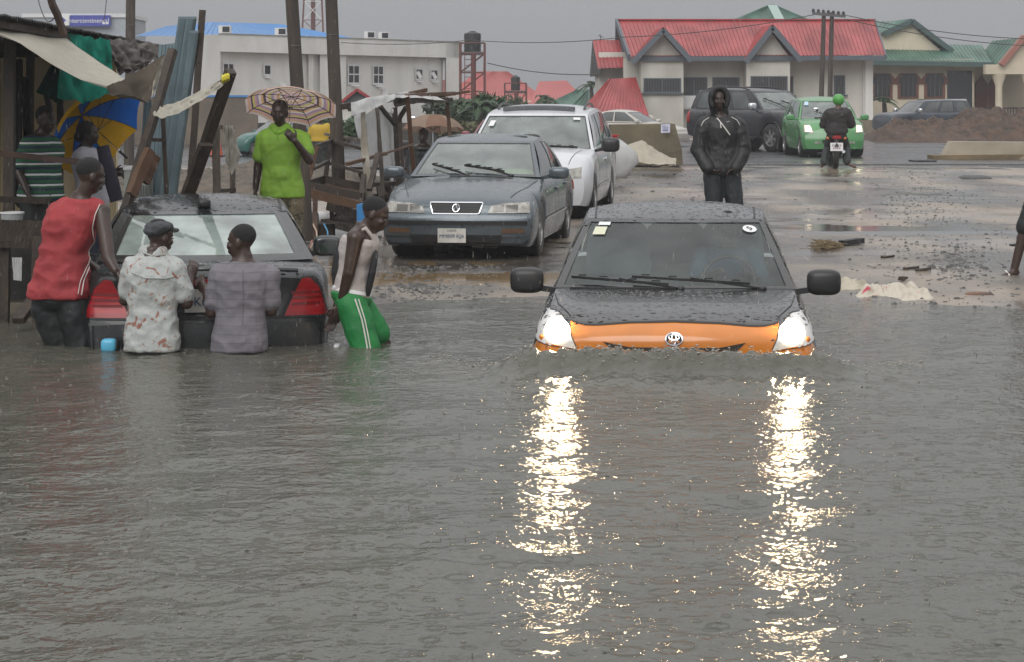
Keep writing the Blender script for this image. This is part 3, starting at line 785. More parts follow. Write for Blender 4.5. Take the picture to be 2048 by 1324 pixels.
# ---------------------------------------------------------------- black saloon being pushed
M_BLK2 = mat('wet_black_paint', (.020, .022, .023), .20, coat=.4, bump=.05, bs=24, rvar=.15, vs=8)
KA = dict(sc=1.07, L=4.5, W=.875, paint=M_BLK2, cab=(1.25, 3.72), bow=.2, bowr=.16, tail=[(.2, .06), (.34, .0), (.60, .0), (.66, .035), (.8, .06), (.95, .035), (1.0, .06)],
    keys=[(0, .72, .62, .70, .22), (.3, .83, .76, .82, .2), (1.2, .87, .90, .95, .2), (2.2, .875, .93, .95, .2), (3.7, .875, .965, .985, .2), (4.05, .865, .975, 1.0, .2), (4.3, .845, .965, 1.0, .22), (4.42, .825, .95, .985, .24), (4.47, .81, .93, .965, .25), (4.5, .795, .90, .935, .26)],
    gh=dict(w0=(.76, 1.1, .93), w1=(.58, 1.95, 1.32), r1=(.60, 3.02, 1.315), r0=(.775, 3.86, .985), cr=(.20, .08), crown=.055, ce=.035, rh=(-.90, .90, .05, .955), rm=.055,
            side=[(.07, .45, .10, .92), (.48, .80, .10, .92)]),
    seatrows=1, glass=[M_GLASS, M_GLASS_R, M_GLASS_D], arch=[.85, 3.5], ra=.36, rz=.28, rw=.31, mirror=(1.02, 1.55, .93, .115, .07, .085),
    seams=[[(2.35, .25), (2.35, .9)], [(3.3, .75), (3.35, .93)]], handles=[(2.2, .85), (3.15, .87)], hmat=M_CHROME)
AROOT = ACC + V((-math.sin(AYAW), math.cos(AYAW), 0)) * 4.5 * 1.07
acc, ab, SWa, SRa, SFa, aroof = make_car('saloon_car', 'black saloon stuck in the flood, pushed from behind by three men', 'car', (AROOT.x, AROOT.y, -.485), math.pi + AYAW, KA)
for s in (1, -1):
    t = addp(acc, 'tail_light', M_REDL, lambda b: patch(b, ab, 'r', [(s * .52, .655), (s * .835, .655)], [(s * .645, .905), (s * .70, .912), (s * .765, .85)], .010, 10, 7))
    addp(t, 'lens_band', mat('dark_red_band', (.16, .004, .006), .15, coat=.6), lambda b: [patch(b, ab, 'r', [(s * (.57), z), (s * .80, z)], [(s * (.58), z + .018), (s * .795, z + .018)], .013, 8, 1) for z in (.725, .765, .80)])
    addp(t, 'lamp_rim', M_RUB, lambda b: strip(b, ab, 'r', [(s * .515, .648), (s * .842, .648), (s * .768, .856), (s * .70, .92), (s * .64, .912), (s * .515, .648)], .010, .013, 40))
addp(acc, 'boot_seam', M_RUB, lambda b: [strip(b, ab, 'r', [(s * .50, .66), (s * .60, .86), (s * .63, .96)], .012, .004) for s in (1, -1)] + [strip(b, ab, 'r', [(-.80, .645), (.80, .645)], .014, .006), strip(b, ab, 'r', [(-.50, .66), (.50, .66)], .01, .006)], kind='stuff')
addp(acc, 'boot_garnish', M_REDL, lambda b: patch(b, ab, 'r', [(-.30, .875), (.30, .875)], [(-.30, .915), (.30, .915)], .022, 10, 2))
addp(acc, 'boot_lip', M_BLK2, lambda b: [b.tube([hit(ab, 't', (x, 4.40 - .14 * (x / .87) ** 2)) + V((0, .0, .004)) for x in np.linspace(-.62, .62, 15)], .018, 8)])
addp(acc, 'bumper', M_BLK2, lambda b: patch(b, ab, 'r', [(-.83, .30), (.83, .30)], [(-.84, .60), (-.4, .625), (.4, .625), (.84, .60)], .030, 22, 6, .04))
addp(acc, 'plate_recess', M_RUB, lambda b: patch(b, ab, 'r', [(-.36, .675), (.36, .675)], [(-.40, .85), (.40, .85)], .006, 10, 3))
Mp = Matrix.Translation(hit(ab, 'r', (0, .77)) + V((0, .028, 0))) @ Matrix.Rotation(R(180), 4, 'Z') @ Matrix.Rotation(R(84), 4, 'X')
pl = addp(acc, 'number_plate', M_PLATE, lambda b: b.box(Mp.translation, (.155, .006, .078)), False)
text('plate_number', 'K03 N', .085, M_INK, pl, Mp @ Matrix.Translation((.02, -.008, .008)), .001, W=False)
text('plate_band', '. .', .05, M_BLACKINK, pl, Mp @ Matrix.Translation((0, -.058, .008)), .001, W=False)
addp(acc, 'roof_aerial', M_BLKP, lambda b: b.sbox(SFa(0, .96) + V((0, 0, .028)), (.048, .055, .03), .5))
addp(acc, 'roof_seam', M_RUB, lambda b: [strip(b, aroof, 't', [(s * .56, 2.0), (s * .58, 2.6), (s * .57, 3.0)], .016, .004) for s in (1, -1)], kind='stuff')
bd = MB(); drops(bd, aroof, 700, -.6, .6, 2.3, 3.1); drops(bd, ab, 500, -.8, .8, 3.9, 4.4); bd.build('rain_drops', M_DROP, acc, True, 180, 'stuff')

# ---------------------------------------------------------------- blue-grey saloon on the mud
M_BLUEG = mat('blue_grey_metallic', (.085, .105, .120), .22, .45, coat=.5, rvar=.15, vs=9, bump=.03, bs=30)
KL = dict(L=4.55, W=.835, paint=M_BLUEG, cab=(1.3, 3.7), bow=.10, bowr=.12, nose=[(.1, .07), (.22, .02), (.30, 0), (.48, 0), (.53, .05), (.66, .08)],
    keys=[(0, .80, .575, .60, .17), (.03, .815, .605, .635, .16), (.07, .822, .63, .66, .15), (.15, .83, .65, .69, .15), (.4, .835, .71, .76, .15), (1.2, .835, .83, .885, .16), (1.4, .835, .84, .86, .16), (3.7, .835, .86, .88, .16), (4.3, .80, .83, .86, .18), (4.55, .75, .74, .77, .22)],
    gh=dict(w0=(.745, 1.18, .875), w1=(.575, 1.98, 1.245), r1=(.57, 3.0, 1.245), r0=(.72, 3.85, .875), cv=(.16, .06), crown=.05, ce=.03, wh=(-.94, .94, .03, .95), wm=.02, side=[(.07, .44, .09, .92), (.47, .82, .09, .90)]),
    glass=[M_GLASS, M_GLASS_D, M_GLASS_D], arch=[.82, 3.45], ra=.345, rz=.285, rw=.315, tw=.20, mirror=(.95, 1.42, .90, .115, .08, .068),
    seams=[[(1.30, .2), (1.22, .55), (1.32, .82)], [(2.35, .2), (2.35, .84)], [(3.1, .45), (3.35, .82)]], handles=[(2.2, .70), (3.1, .72)])
LEG = V((-.605, 23.0, gz(-.6, 23.5, False))); LYAW = R(-8)
leg, lb, SWl, SRl, SFl, lroof = make_car('saloon_car', 'blue grey saloon parked on the mud in front of the white van', 'car', tuple(LEG), LYAW, KL)
M_SIL = mat('trim_silver', (.55, .57, .58), .25, .9)
addp(leg, 'bumper', M_BLUEG, lambda b: patch(b, lb, 'f', [(-.835, .27), (.835, .27)], [(-.835, .50), (.835, .50)], .035, 24, 5, .05))
addp(leg, 'bumper_strip', M_BLKP, lambda b: patch(b, lb, 'f', [(-.83, .395), (.83, .395)], [(-.83, .435), (.83, .435)], .05, 24, 2))
addp(leg, 'air_intake', M_RUB, lambda b: patch(b, lb, 'f', [(-.48, .20), (.48, .20)], [(-.50, .285), (.50, .285)], .040, 12, 2))
addp(leg, 'valance', M_BLKP, lambda b: patch(b, lb, 'f', [(-.78, .10), (.78, .10)], [(-.81, .19), (.81, .19)], .012, 16, 2))
gr = addp(leg, 'grille', M_RUB, lambda b: patch(b, lb, 'f', [(-.245, .515), (.245, .515)], [(-.285, .625), (.285, .625)], .018, 10, 3))
addp(gr, 'grille_frame', M_CHROME, lambda b: strip(b, lb, 'f', [(-.25, .51), (.25, .51), (.29, .63), (-.29, .63), (-.25, .51)],   .010, .024, 50))
addp(gr, 'grille_slat', M_BLKP, lambda b: [strip(b, lb, 'f', [(-.25, z), (.25, z)], .006, .022) for z in (.54, .565, .59)], kind='stuff')
def acu(b):
    c = (0, .57); f = lambda x, z: hit(lb, 'f', (c[0] + x, c[1] + z)) + V((0, -.03, 0))
    b.tube([f(.036 * math.cos(t), .04 * math.sin(t)) for t in np.linspace(0, 2 * math.pi, 21)], .006, 6)
    b.bar(f(-.02, -.03), f(-.003, .03), .008); b.bar(f(.02, -.03), f(.003, .03), .008); b.bar(f(-.012, -.008), f(.012, -.008), .007)
addp(leg, 'emblem', M_CHROME, acu)
for s in (1, -1):
    h = addp(leg, 'headlight', M_LENS, lambda b: patch(b, lb, 'f', [(s * .34, .515), (s * .825, .52)], [(s * .375, .59), (s * .52, .622), (s * .80, .632)], .012, 12, 4))
    addp(h, 'lamp_bowl', mat('lamp_bowl', (.10, .095, .085), .15, .3, coat=.5), lambda b: [patch(b, lb, 'f', [(s * x0, .53), (s * x1, .53)], [(s * x0, .60), (s * x1, .605)], .016, 4, 2) for x0, x1 in ((.40, .51), (.535, .66))])
    addp(leg, 'indicator', mat('dull_amber', (.10, .055, .03), .2, coat=.4), lambda b: patch(b, lb, 'f', [(s * .50, .305), (s * .74, .305)], [(s * .50, .355), (s * .74, .355)], .045, 6, 2))
Mp = Matrix.Translation(hit(lb, 'f', (-.03, .30)) + V((0, -.062, -.02))) @ Matrix.Rotation(R(90), 4, 'X')
pl = addp(leg, 'number_plate', M_PLATE, lambda b: b.box(Mp.translation, (.152, .006, .076)), False)
text('plate_number', 'MM809 KJA', .055, M_INK, pl, Mp @ Matrix.Translation((0, -.008, .008)), .001, W=False)
text('plate_state', 'LAGOS', .032, M_BLACKINK, pl, Mp @ Matrix.Translation((0, .054, .008)), .001, W=False)
wiper(leg, SWl, -.72, .26, -.18, .03, .03, .022); wiper(leg, SWl, -.16, .20, .48, .05, .04, .026)
addp(leg, 'side_trim', M_SIL, lambda b: [strip(b, lb, s, [(1.2, .40), (3.1, .42)], .025, .012) for s in ('+x', '-x')], kind='stuff')
addp(leg, 'sun_visor_mirror', M_BLKP, lambda b: b.sbox(SWl(-.02, .80) + V((0, .12, -.02)), (.14, .02, .045), .5))
addp(leg, 'reflective_vest', mat('neon_vest', (.45, .75, .05), .7, var=.5, vs=25), lambda b: b.sbox((.40, 1.62, .885), (.24, .14, .05), .8))
addp(leg, 'bonnet_seam', M_RUB, lambda b: [strip(b, lb, 't', [(s * .56, .25), (s * .68, .7), (s * .74, 1.15)], .008, .004) for s in (1, -1)], kind='stuff')
addp(leg, 'cowl_vent', M_BLKP, lambda b: patch(b, lb, 't', [(-.25, 1.08), (.45, 1.08)], [(-.25, 1.12), (.45, 1.12)], .008, 8, 1))
addp(leg, 'side_light', mat('orange_side_light', (.5, .07, .02), .2, coat=.5), lambda b: [patch(b, lb, s, [(4.15, .60), (4.45, .58)], [(4.15, .72), (4.45, .70)], .012, 5, 2) for s in ('+x', '-x')])

# ---------------------------------------------------------------- white people carrier
M_WVAN = mat('white_van_paint', (.60, .61, .63), .22, coat=.5, var=.12, vs=2.5)
KV = dict(L=4.5, W=.95, paint=M_WVAN, cab=(1.05, 4.4), bow=.16, bowr=.06, nose=[(.2, .03), (.4, 0), (.6, .03), (.8, .12)],
    keys=[(0, .84, .66, .72, .2), (.07, .87, .74, .80, .19), (.2, .91, .80, .86, .18), (.5, .94, .87, .93, .18), (1.0, .95, .94, .98, .18), (1.3, .95, .95, .97, .18), (4.2, .95, 1.0, 1.02, .2), (4.5, .91, .95, 1.0, .25)],
    gh=dict(w0=(.885, .92, .945), w1=(.72, 1.75, 1.43), r1=(.72, 4.0, 1.46), r0=(.87, 4.42, 1.02), cv=(.20, .10), cr=(.06, .04), crown=.07, ce=.05, wh=(-.955, .955, .02, .94), wm=.02, side=[(.10, .30, .08, .90), (.32, .66, .08, .90), (.69, .93, .10, .90)]),
    glass=[M_GLASS, M_GLASS_D, M_GLASS], arch=[.80, 3.55], ra=.36, rz=.30, rw=.325, tw=.2, mirror=(1.11, 1.18, 1.00, .13, .09, .10), mirmat=M_BLKP,
    seams=[[(1.25, .25), (1.25, .92)], [(2.4, .25), (2.4, .98)]], handles=[(2.3, .78)])
VLOC = V((.13, 29.2, gz(.3, 29.5, False)))
van, vb, SWv, SRv, SFv, vroof = make_car('people_carrier', 'white people carrier with a roof rail behind the blue grey saloon', 'van', tuple(VLOC), R(-7.5), KV)
addp(van, 'sunroof_deflector', mat('smoked_deflector', (.03, .032, .036), .15, coat=.5), lambda b: b.grid(lambda u, v: SFv(-.72 + 1.44 * u, .10 + .05 * v - .03 * (2 * u - 1) ** 2) + V((0, 0, .005 + .06 * math.sin(math.pi * v))), 16, 5))
for s in (1, -1): addp(van, 'roof_rail', M_BLKP, lambda b: b.tube([SFv(s * .86, c) + V((0, 0, .05 if 0 < i < 6 else .0)) for i, c in enumerate(np.linspace(.22, .9, 7))], .018, 6))
wiper(van, SWv, -.1, .04, .75, .03, .03, .024)
for a0, q0, a1, q1 in ((-.86, .62, .10, .16), (.72, .80, .13, .07)): addp(van, 'windscreen_sticker', M_WHITE, lambda b: b.grid(lambda u, v: SWv(a0 + a1 * u, q0 + q1 * v) + V((0, -.015, .01)), 1, 1))
for s in (1, -1): addp(van, 'headlight', M_LENS, lambda b: patch(b, vb, 'f', [(s * .40, .56), (s * .80, .58)], [(s * .42, .66), (s * .80, .72)], .012, 8, 3))
addp(van, 'bonnet_seam', M_RUB, lambda b: [strip(b, vb, 't', [(s * .62, .2), (s * .74, .9)], .008, .004) for s in (1, -1)], kind='stuff')
addp(van, 'side_trim', mat('white_trim', (.5, .5, .5), .4), lambda b: [strip(b, vb, s, [(1.2, .42), (3.1, .43)], .05, .012) for s in ('+x', '-x')], kind='stuff')

# ---------------------------------------------------------------- green hatchback on the road
M_GREEN = mat('green_car_paint', (.085, .27, .095), .25, coat=.5, var=.1, vs=3)
KG = dict(L=3.35, W=.775, paint=M_GREEN, cab=(.85, 3.25), bow=.16, bowr=.06, nose=[(.2, .04), (.4, 0), (.6, .05), (.8, .14)],
    keys=[(0, .70, .62, .70, .2), (.06, .73, .70, .76, .2), (.18, .76, .78, .83, .18), (.45, .775, .84, .90, .18), (.85, .775, .90, .95, .18), (1.1, .775, .91, .93, .18), (3.1, .76, .98, 1.0, .2), (3.35, .70, .9, .95, .25)],
    gh=dict(w0=(.72, .75, .91), w1=(.56, 1.38, 1.36), r1=(.55, 2.95, 1.37), r0=(.69, 3.28, .98), cv=(.18, .08), crown=.06, ce=.03, wh=(-.94, .94, .03, .94), wm=.02, side=[(.10, .42, .09, .9), (.46, .74, .09, .9), (.78, .92, .2, .88)]),
    glass=[M_GLASS, M_GLASS_D, M_GLASS], arch=[.62, 2.75], ra=.31, rz=.27, rw=.275, tw=.17, mirror=(.91, .98, .95, .10, .06, .07), seams=[[(1.0, .2), (1.02, .88)], [(1.95, .2), (1.95, .92)]], handles=[(1.8, .78), (2.6, .82)])
gcar, gb, SWg, SRg, SFg, _ = make_car('hatchback_car', 'small green hatchback with lit headlights behind the motorcyclist', 'car', (7.70, 51.2, .325), R(2.5), KG)
for s in (1, -1):
    lo, hi = [(s * .72, .60), (s * .50, .58)], [(s * .70, .78), (s * .56, .79)]
    h = addp(gcar, 'headlight', M_LENS, lambda b: patch(b, gb, 'f', lo, hi, .012, 6, 4))
    addp(h, 'lit_reflector', M_BEAMG, lambda b: patch(b, gb, 'f', [(s * .69, .62), (s * .53, .605)], [(s * .68, .76), (s * .57, .765)], .02, 4, 4))
    addp(h, 'bulb', M_BEAMF, lambda b: b.ell(hit(gb, 'f', (s * .60, .69)) + V((0, -.03, 0)), (.045, .02, .045)))
    addp(gcar, 'fog_light', M_LENS, lambda b: patch(b, gb, 'f', [(s * .48, .33), (s * .34, .33)], [(s * .48, .38), (s * .34, .38)], .012, 3, 2))
addp(gcar, 'grille', M_RUB, lambda b: (patch(b, gb, 'f', [(-.30, .34), (.30, .34)], [(-.30, .42), (.30, .42)], .01, 6, 2), patch(b, gb, 'f', [(-.26, .64), (.26, .64)], [(-.26, .67), (.26, .67)], .01, 6, 1)))
wiper(gcar, SWg, -.5, .35, .1, .08, .03, .022); wiper(gcar, SWg, .15, .2, .7, .05, .03, .022)
addp(gcar, 'windscreen_sticker', mat('pale_blue_sticker', (.45, .62, .75), .5), lambda b: b.grid(lambda u, v: SWg(-.86 + .16 * u, .70 + .2 * v) + V((0, -.015, .01)), 1, 1))

# ---------------------------------------------------------------- dark off-roader crossing
M_DKSUV = mat('dark_suv_paint', (.022, .022, .027), .28, coat=.4, rvar=.15)
KS = dict(L=4.5, W=.90, paint=M_DKSUV, cab=(1.25, 4.35), bow=.10, bowr=.05, nose=[(.3, .0), (.7, 0), (1.0, .08)],
    keys=[(0, .82, .90, .98, .36), (.08, .86, .98, 1.04, .36), (.3, .895, 1.04, 1.09, .36), (1.2, .90, 1.10, 1.14, .36), (4.3, .90, 1.10, 1.12, .36), (4.5, .86, 1.05, 1.08, .40)],
    gh=dict(w0=(.79, 1.15, 1.10), w1=(.66, 1.85, 1.60), r1=(.66, 4.15, 1.62), r0=(.80, 4.4, 1.10), cv=(.14, .06), cr=(.05, .03), crown=.05, ce=.02, wh=(-.94, .94, .03, .94), wm=.02, side=[(.11, .38, .06, .9), (.41, .66, .06, .9), (.69, .93, .06, .9)]),
    glass=[M_GLASS, M_GLASS_D, M_GLASS_D], arch=[.86, 3.55], ra=.42, rz=.36, rw=.37, tw=.24, spokes=6, mirror=(1.02, 1.42, 1.18, .11, .08, .10), mirmat=M_CHROME, seams=[[(1.3, .4), (1.3, 1.05)], [(2.5, .4), (2.5, 1.05)]], handles=[(2.35, .98), (3.4, .98)])
suv, sb, SWs, SRs, SFs, _ = make_car('off_road_car', 'dark off-roader with chrome mirrors behind the green hatchback', 'car', (7.95, 55.9, .325), R(33), KS)
wiper(suv, SWs, -.75, .55, -.05, .05, .03, .026); wiper(suv, SWs, -.1, .4, .6, .05, .03, .026)
for s in (1, -1): addp(suv, 'roof_rail', M_BLKP, lambda b: b.tube([SFs(s * .85, c) + V((0, 0, .05 if 0 < i < 6 else 0)) for i, c in enumerate(np.linspace(.08, .92, 7))], .022, 6))
for s in ('+x', '-x'):
    for yc in (.86, 3.55): addp(suv, 'arch_flare', M_BLKP, lambda b: b.tube([hit(sb, s, (yc + .44 * math.cos(t), .36 + .44 * math.sin(t))) for t in np.linspace(.1, 3.04, 13)], .035, 6))
addp(suv, 'side_step', M_BLKP, lambda b: [b.box((s * .92, 2.2, .36), (.09, .85, .03)) for s in (1, -1)])
for s in (1, -1): addp(suv, 'headlight', M_LENS, lambda b: patch(b, sb, 'f', [(s * .50, .74), (s * .84, .74)], [(s * .52, .90), (s * .84, .94)], .012, 5, 3))
addp(suv, 'tail_light', M_REDL, lambda b: [patch(b, sb, s, [(4.28, .75), (4.44, .75)], [(4.28, 1.04), (4.44, 1.04)], .01, 3, 4) for s in ('+x', '-x')])

# ---------------------------------------------------------------- other vehicles far off
def far_car(name, label, cat, loc, yaw, paint, base, gm=None, seats=False, **kw):
    K = dict(base); K.update(paint=paint, seats=seats); K.update(kw)
    if gm: K['glass'] = [gm] * 3
    return make_car(name, label, cat, loc, yaw, K)
M_WBUS = mat('white_bus_paint', (.66, .67, .69), .3, coat=.3)
far_car('saloon_car', 'beige white car whose roof shows above the concrete block', 'car', (4.95, 62.0, .325), R(62), mat('beige_white_paint', (.48, .45, .40), .3, coat=.4), KL, M_GLASS_D, sc=.80)
far_car('off_road_car', 'dark grey off-roader half hidden by the earth mound', 'car', (13.1, 76.5, .30), R(-68), mat('dark_grey_paint', (.04, .05, .065), .3, coat=.4), KS, M_GLASS_D, sc=.80)
far_car('hatchback_car', 'teal green car on the road behind the man in lime green', 'car', (-6.75, 52.5, .325), R(-70), mat('teal_paint', (.02, .11, .085), .3, coat=.4), KG, M_GLASS, sc=.62)
far_car('saloon_car', 'dark red car glimpsed left of the white people carrier', 'car', (-.42, 45.2, gz(-.5, 45)), R(-8), mat('dark_red_paint', (.20, .03, .04), .3, coat=.4), KL, None, sc=.78)
# ---------------------------------------------------------------- people
M_SKIN = mat('dark_brown_skin', (.052, .029, .021), .36, spec=.5, var=.25, vs=9, bump=.15, bs=35)
M_SKIN2 = mat('deep_brown_skin', (.040, .024, .018), .38, spec=.45, var=.2, vs=9)
M_HAIR = mat('short_black_hair', (.010, .009, .009), .75, bump=.8, bs=160)
M_EYE = mat('eye_white', (.16, .14, .12), .3)
def blob(name, fn, m, parent, vox=.010, it=4, disp=None, smooth=True):
    b = MB(); fn(b)
    me = bpy.data.meshes.new('tmp'); me.from_pydata([tuple(q) for q in b.v], [], b.f)
    bm = bmesh.new(); bm.from_mesh(me); bmesh.ops.recalc_face_normals(bm, faces=bm.faces); bm.to_mesh(me); bm.free()
    o = bpy.data.objects.new('tmp', me); COL.objects.link(o)
    r = o.modifiers.new('r', 'REMESH'); r.mode = 'VOXEL'; r.voxel_size = vox
    sm_ = o.modifiers.new('s', 'SMOOTH'); sm_.factor = .5; sm_.iterations = it
    me2 = bpy.data.meshes.new_from_object(o.evaluated_get(bpy.context.evaluated_depsgraph_get()))
    bpy.data.objects.remove(o); bpy.data.meshes.remove(me)
    if disp:
        n = len(me2.vertices); co = np.empty(n * 3); no = np.empty(n * 3)
        me2.vertices.foreach_get('co', co); me2.vertex_normals.foreach_get('vector', no)
        co = co.reshape(-1, 3); no = no.reshape(-1, 3)
        d = np.array([disp(V(p)) for p in co])
        co = co + no * d[:, None]; me2.vertices.foreach_set('co', co.ravel())
    Mi = ROOTM[parent.name].inverted(); me2.transform(Mi)
    me2.materials.clear(); me2.materials.append(m); me2.polygons.foreach_set('use_smooth', [True] * len(me2.polygons)); me2.update(); me2.name = name
    o = bpy.data.objects.new(name, me2); COL.objects.link(o); o.parent = parent; ROOTM[o.name] = ROOTM[parent.name]
    return o
def obvh(o):
    M = ROOTM[o.name]; me = o.data
    vs = [M @ v.co for v in me.vertices]
    return BVHTree.FromPolygons(vs, [tuple(p.vertices) for p in me.polygons]), sum(v.y for v in vs) / len(vs)
CAMP = V((0, 0, HC))
def pxhit(bvh, px, py):
    bvh, dep = bvh; d = P(px, py, dep) - CAMP; q = bvh.ray_cast(CAMP, d.normalized())[0]
    return q if q is not None else bvh.find_nearest(CAMP + d)[0]
def pxtube(b, bvh, pts, r, off=.007, n=None):
    """cord or piping laid along the surface of a garment"""
    p3 = [(x, y, 0) for x, y in pts]; n = n or max(6, int(sum((V(c) - V(a)).length for a, c in zip(p3, p3[1:])) / 4)); out = []
    for i in range(n + 1):
        q = poly_at(p3, i / n); h = pxhit(bvh, q.x, q.y); out.append(h + (CAMP - h).normalized() * off)
    b.tube(out, r, 6)
def folds(seed, amp, d1=(1, .4, 2.6), f=7):
    o = V((seed * 3.7, seed * 1.3, seed))
    def g(p):
        a = noise.noise(V((p.x * d1[0], p.y * d1[1], p.z * d1[2])) * f * .5 + o); r = 1 - abs(a) * 2.2
        c = noise.noise(p * f * 2.2 + o)
        return amp * (.9 * max(r, -.3) + .45 * c - .35)
    return g
def hand(b, w, d, n, side, curl=.5, k=1.0):
    """palm and five fingers from the wrist w; d along the palm, n out of its back, side +1/-1 thumb side"""
    d = V(d).normalized(); n = V(n); n = (n - d * n.dot(d)).normalized(); x = d.cross(n).normalized() * side
    Mx = Matrix((x, d, n)).transposed()
    b.sbox(w + d * .05 * k, (.040 * k, .052 * k, .016 * k), .75, Mx)
    for i, L in enumerate((.068, .078, .072, .056)):
        p = w + d * .095 * k + x * (.030 - .020 * i) * k; a = 0; q = p - d * .02
        for j, sgm in enumerate((.45, .32, .23)):
            a += curl * (.6 + .35 * j); dr = d * math.cos(a) - n * math.sin(a); e2 = q + dr * (L * sgm * k + (.02 if j == 0 else 0))
            b.cap(q, e2, (.0098 - .0008 * j) * k, (.009 - .0008 * j) * k, 8); q = e2
    p = w + d * .025 * k + x * .03 * k; e1 = p + (x * .75 + d * .6 - n * .25).normalized() * .042 * k
    b.cap(p, e1, .013 * k, .011 * k, 8); b.cap(e1, e1 + (d * .9 + x * .15 - n * .35).normalized() * .032 * k, .011 * k, .009 * k, 8)
def head(b, c, f, u, k=1.0, jaw=1.0):
    f = V(f).normalized(); u = V(u); u = (u - f * u.dot(f)).normalized(); x = f.cross(u)
    M = Matrix((x, f, u)).transposed(); e = lambda o, h: b.ell(V(c) + (x * o[0] + f * o[1] + u * o[2]) * k, V(h) * k, M, 16, 11)
    e((0, -.008, .030), (.074, .094, .085)); e((0, .018, -.028), (.062, .074, .078)); e((0, .040, -.080), (.036 * jaw, .040, .034)); e((0, .070, .026), (.050, .022, .016))
    e((0, .094, -.018), (.012, .016, .024)); e((0, .098, -.030), (.021, .013, .011)); e((0, .088, -.058), (.026, .014, .008)); e((0, .086, -.070), (.022, .013, .008))
    for s in (1, -1): e((s * .076, -.006, -.008), (.010, .019, .032)); e((s * .040, .066, -.020), (.022, .022, .018))
def person(label, J, tf, hf, k=1.0, skin=None, vox=.010, bend=(0, 0, 0), hu=(0, 0, 1), hands=((.4, 1), (.4, -1)), handdir=None, feet=True, group=None, hair=True, base=None):
    """J: world joints  neck, pel, head, sa/sb shoulders, ea/eb elbows, ha/hb wrists, la/lb hips, ka/kb knees, aa/ab ankles; a = body's right"""
    J = {q: V(v) for q, v in J.items()}; skin = skin or M_SKIN
    root = thing('person', label, 'person', base or (J['pel'].x, J['pel'].y, min(J['aa'].z, J['ab'].z) - .06 * k), 0, group)
    tf = V(tf).normalized(); hf = V(hf).normalized()
    def ring(t, rx, ry, n=20):
        c = J['pel'].lerp(J['neck'], t) + V(bend) * math.sin(math.pi * min(max(t, 0), 1))
        ax = (J['la'] - J['lb']).normalized().lerp((J['sa'] - J['sb']).normalized(), min(max(t, 0), 1)).normalized()
        up = (J['neck'] - J['pel']).normalized(); fy = up.cross(ax).normalized(); fy = fy if fy.dot(tf) > 0 else -fy
        return [c + ax * math.copysign(abs(math.cos(a)) ** .85, math.cos(a)) * rx * k + fy * math.copysign(abs(math.sin(a)) ** .85, math.sin(a)) * ry * k for a in (2 * math.pi * i / n for i in range(n))]
    PROF = [(-.14, .10, .075), (-.06, .155, .11), (.05, .165, .118), (.2, .155, .11), (.42, .142, .102), (.62, .165, .115), (.78, .178, .118), (.88, .160, .10), (.95, .115, .08), (1.02, .066, .062), (1.08, .056, .056)]
    def torso(b, e=0, t0=-1, t1=2, fl=0, ey=None):
        ey = e if ey is None else ey
        b.rings([ring(t, rx + e + fl * max(0, .5 - t), ry + ey + fl * .8 * max(0, .5 - t)) for t, rx, ry in [(t0, *[float(np.interp(t0, [p[0] for p in PROF], [p[i] for p in PROF])) for i in (1, 2)])] * (t0 > -1) + [p for p in PROF if t0 < p[0] < t1] + [(t1, *[float(np.interp(t1, [p[0] for p in PROF], [p[i] for p in PROF])) for i in (1, 2)])] * (t1 < 2)])
    def limb(b, p, q, r0, r1, e=0, f=1.0): b.cap(J[p], J[p].lerp(J[q], f), (r0 + e) * k, (lerp(r0, r1, f) + e) * k, 14)
    def body(b):
        torso(b)
        hu_ = V(hu)
        b.cap(J['neck'] + V((0, 0, -.02)), J['head'] - hu_.normalized() * .06 * k - hf * .015, .060 * k, .052 * k)
        head(b, J['head'], hf, hu_, k)
        for s, (cu, sd) in zip('ab', hands):
            limb(b, 's' + s, 'e' + s, .058, .042); limb(b, 'e' + s, 'h' + s, .044, .029); b.ell(J['s' + s], V((.062, .062, .062)) * k)
            b.cap(J['neck'].lerp(J['pel'], .12), J['s' + s], .07 * k, .055 * k)
            d = (handdir or {}).get(s) or (J['h' + s] - J['e' + s]).normalized(); nn = (handdir or {}).get(s + 'n') or V((0, 0, 1)).cross(V((0, 1, 0)))
            hand(b, J['h' + s], d, nn, sd, cu, k)
            limb(b, 'l' + s, 'k' + s, .088, .058); limb(b, 'k' + s, 'a' + s, .058, .040)
            b.ell(J['k' + s].lerp(J['a' + s], .28) - tf * .012, V((.050, .052, .10)) * k)
            if feet:
                fd = (J.get('t' + s) - J['a' + s]) if ('t' + s) in J else V((tf.x, tf.y, 0)) * .17
                b.cap(J['a' + s] + V((0, 0, -.02 * k)), J['a' + s] + fd * .9 + V((0, 0, -.035 * k)), .040 * k, .028 * k); b.ell(J['a' + s] + V((0, 0, -.03 * k)) - fd.normalized() * .03, V((.036, .042, .032)) * k)
    blob('body', body, skin, root, vox, 3)
    hx = hf.cross(V(hu)).normalized()
    if hair:
        u = (V(hu) - hf * V(hu).dot(hf)).normalized(); M = Matrix((hx, hf, u)).transposed()
        part('hair', M_HAIR, root, lambda b: b.ell(J['head'] + (u * .045 - hf * .022) * k, V((.0765, .091, .080)) * k, M, 20, 14), True, 180)
    ey = MB(True)
    u = (V(hu) - hf * V(hu).dot(hf)).normalized()
    for s in (1, -1): ey.ell(J['head'] + (hx * s * .030 + hf * .083 + u * .004) * k, V((.009, .007, .005)) * k, None, 8, 6)
    ey.build('eyes', M_EYE, root, True, 180, 'stuff')
    return root, J, torso, limb, ring
def q_(D): return lambda px, py, dd=0: P(px, py, D + dd)
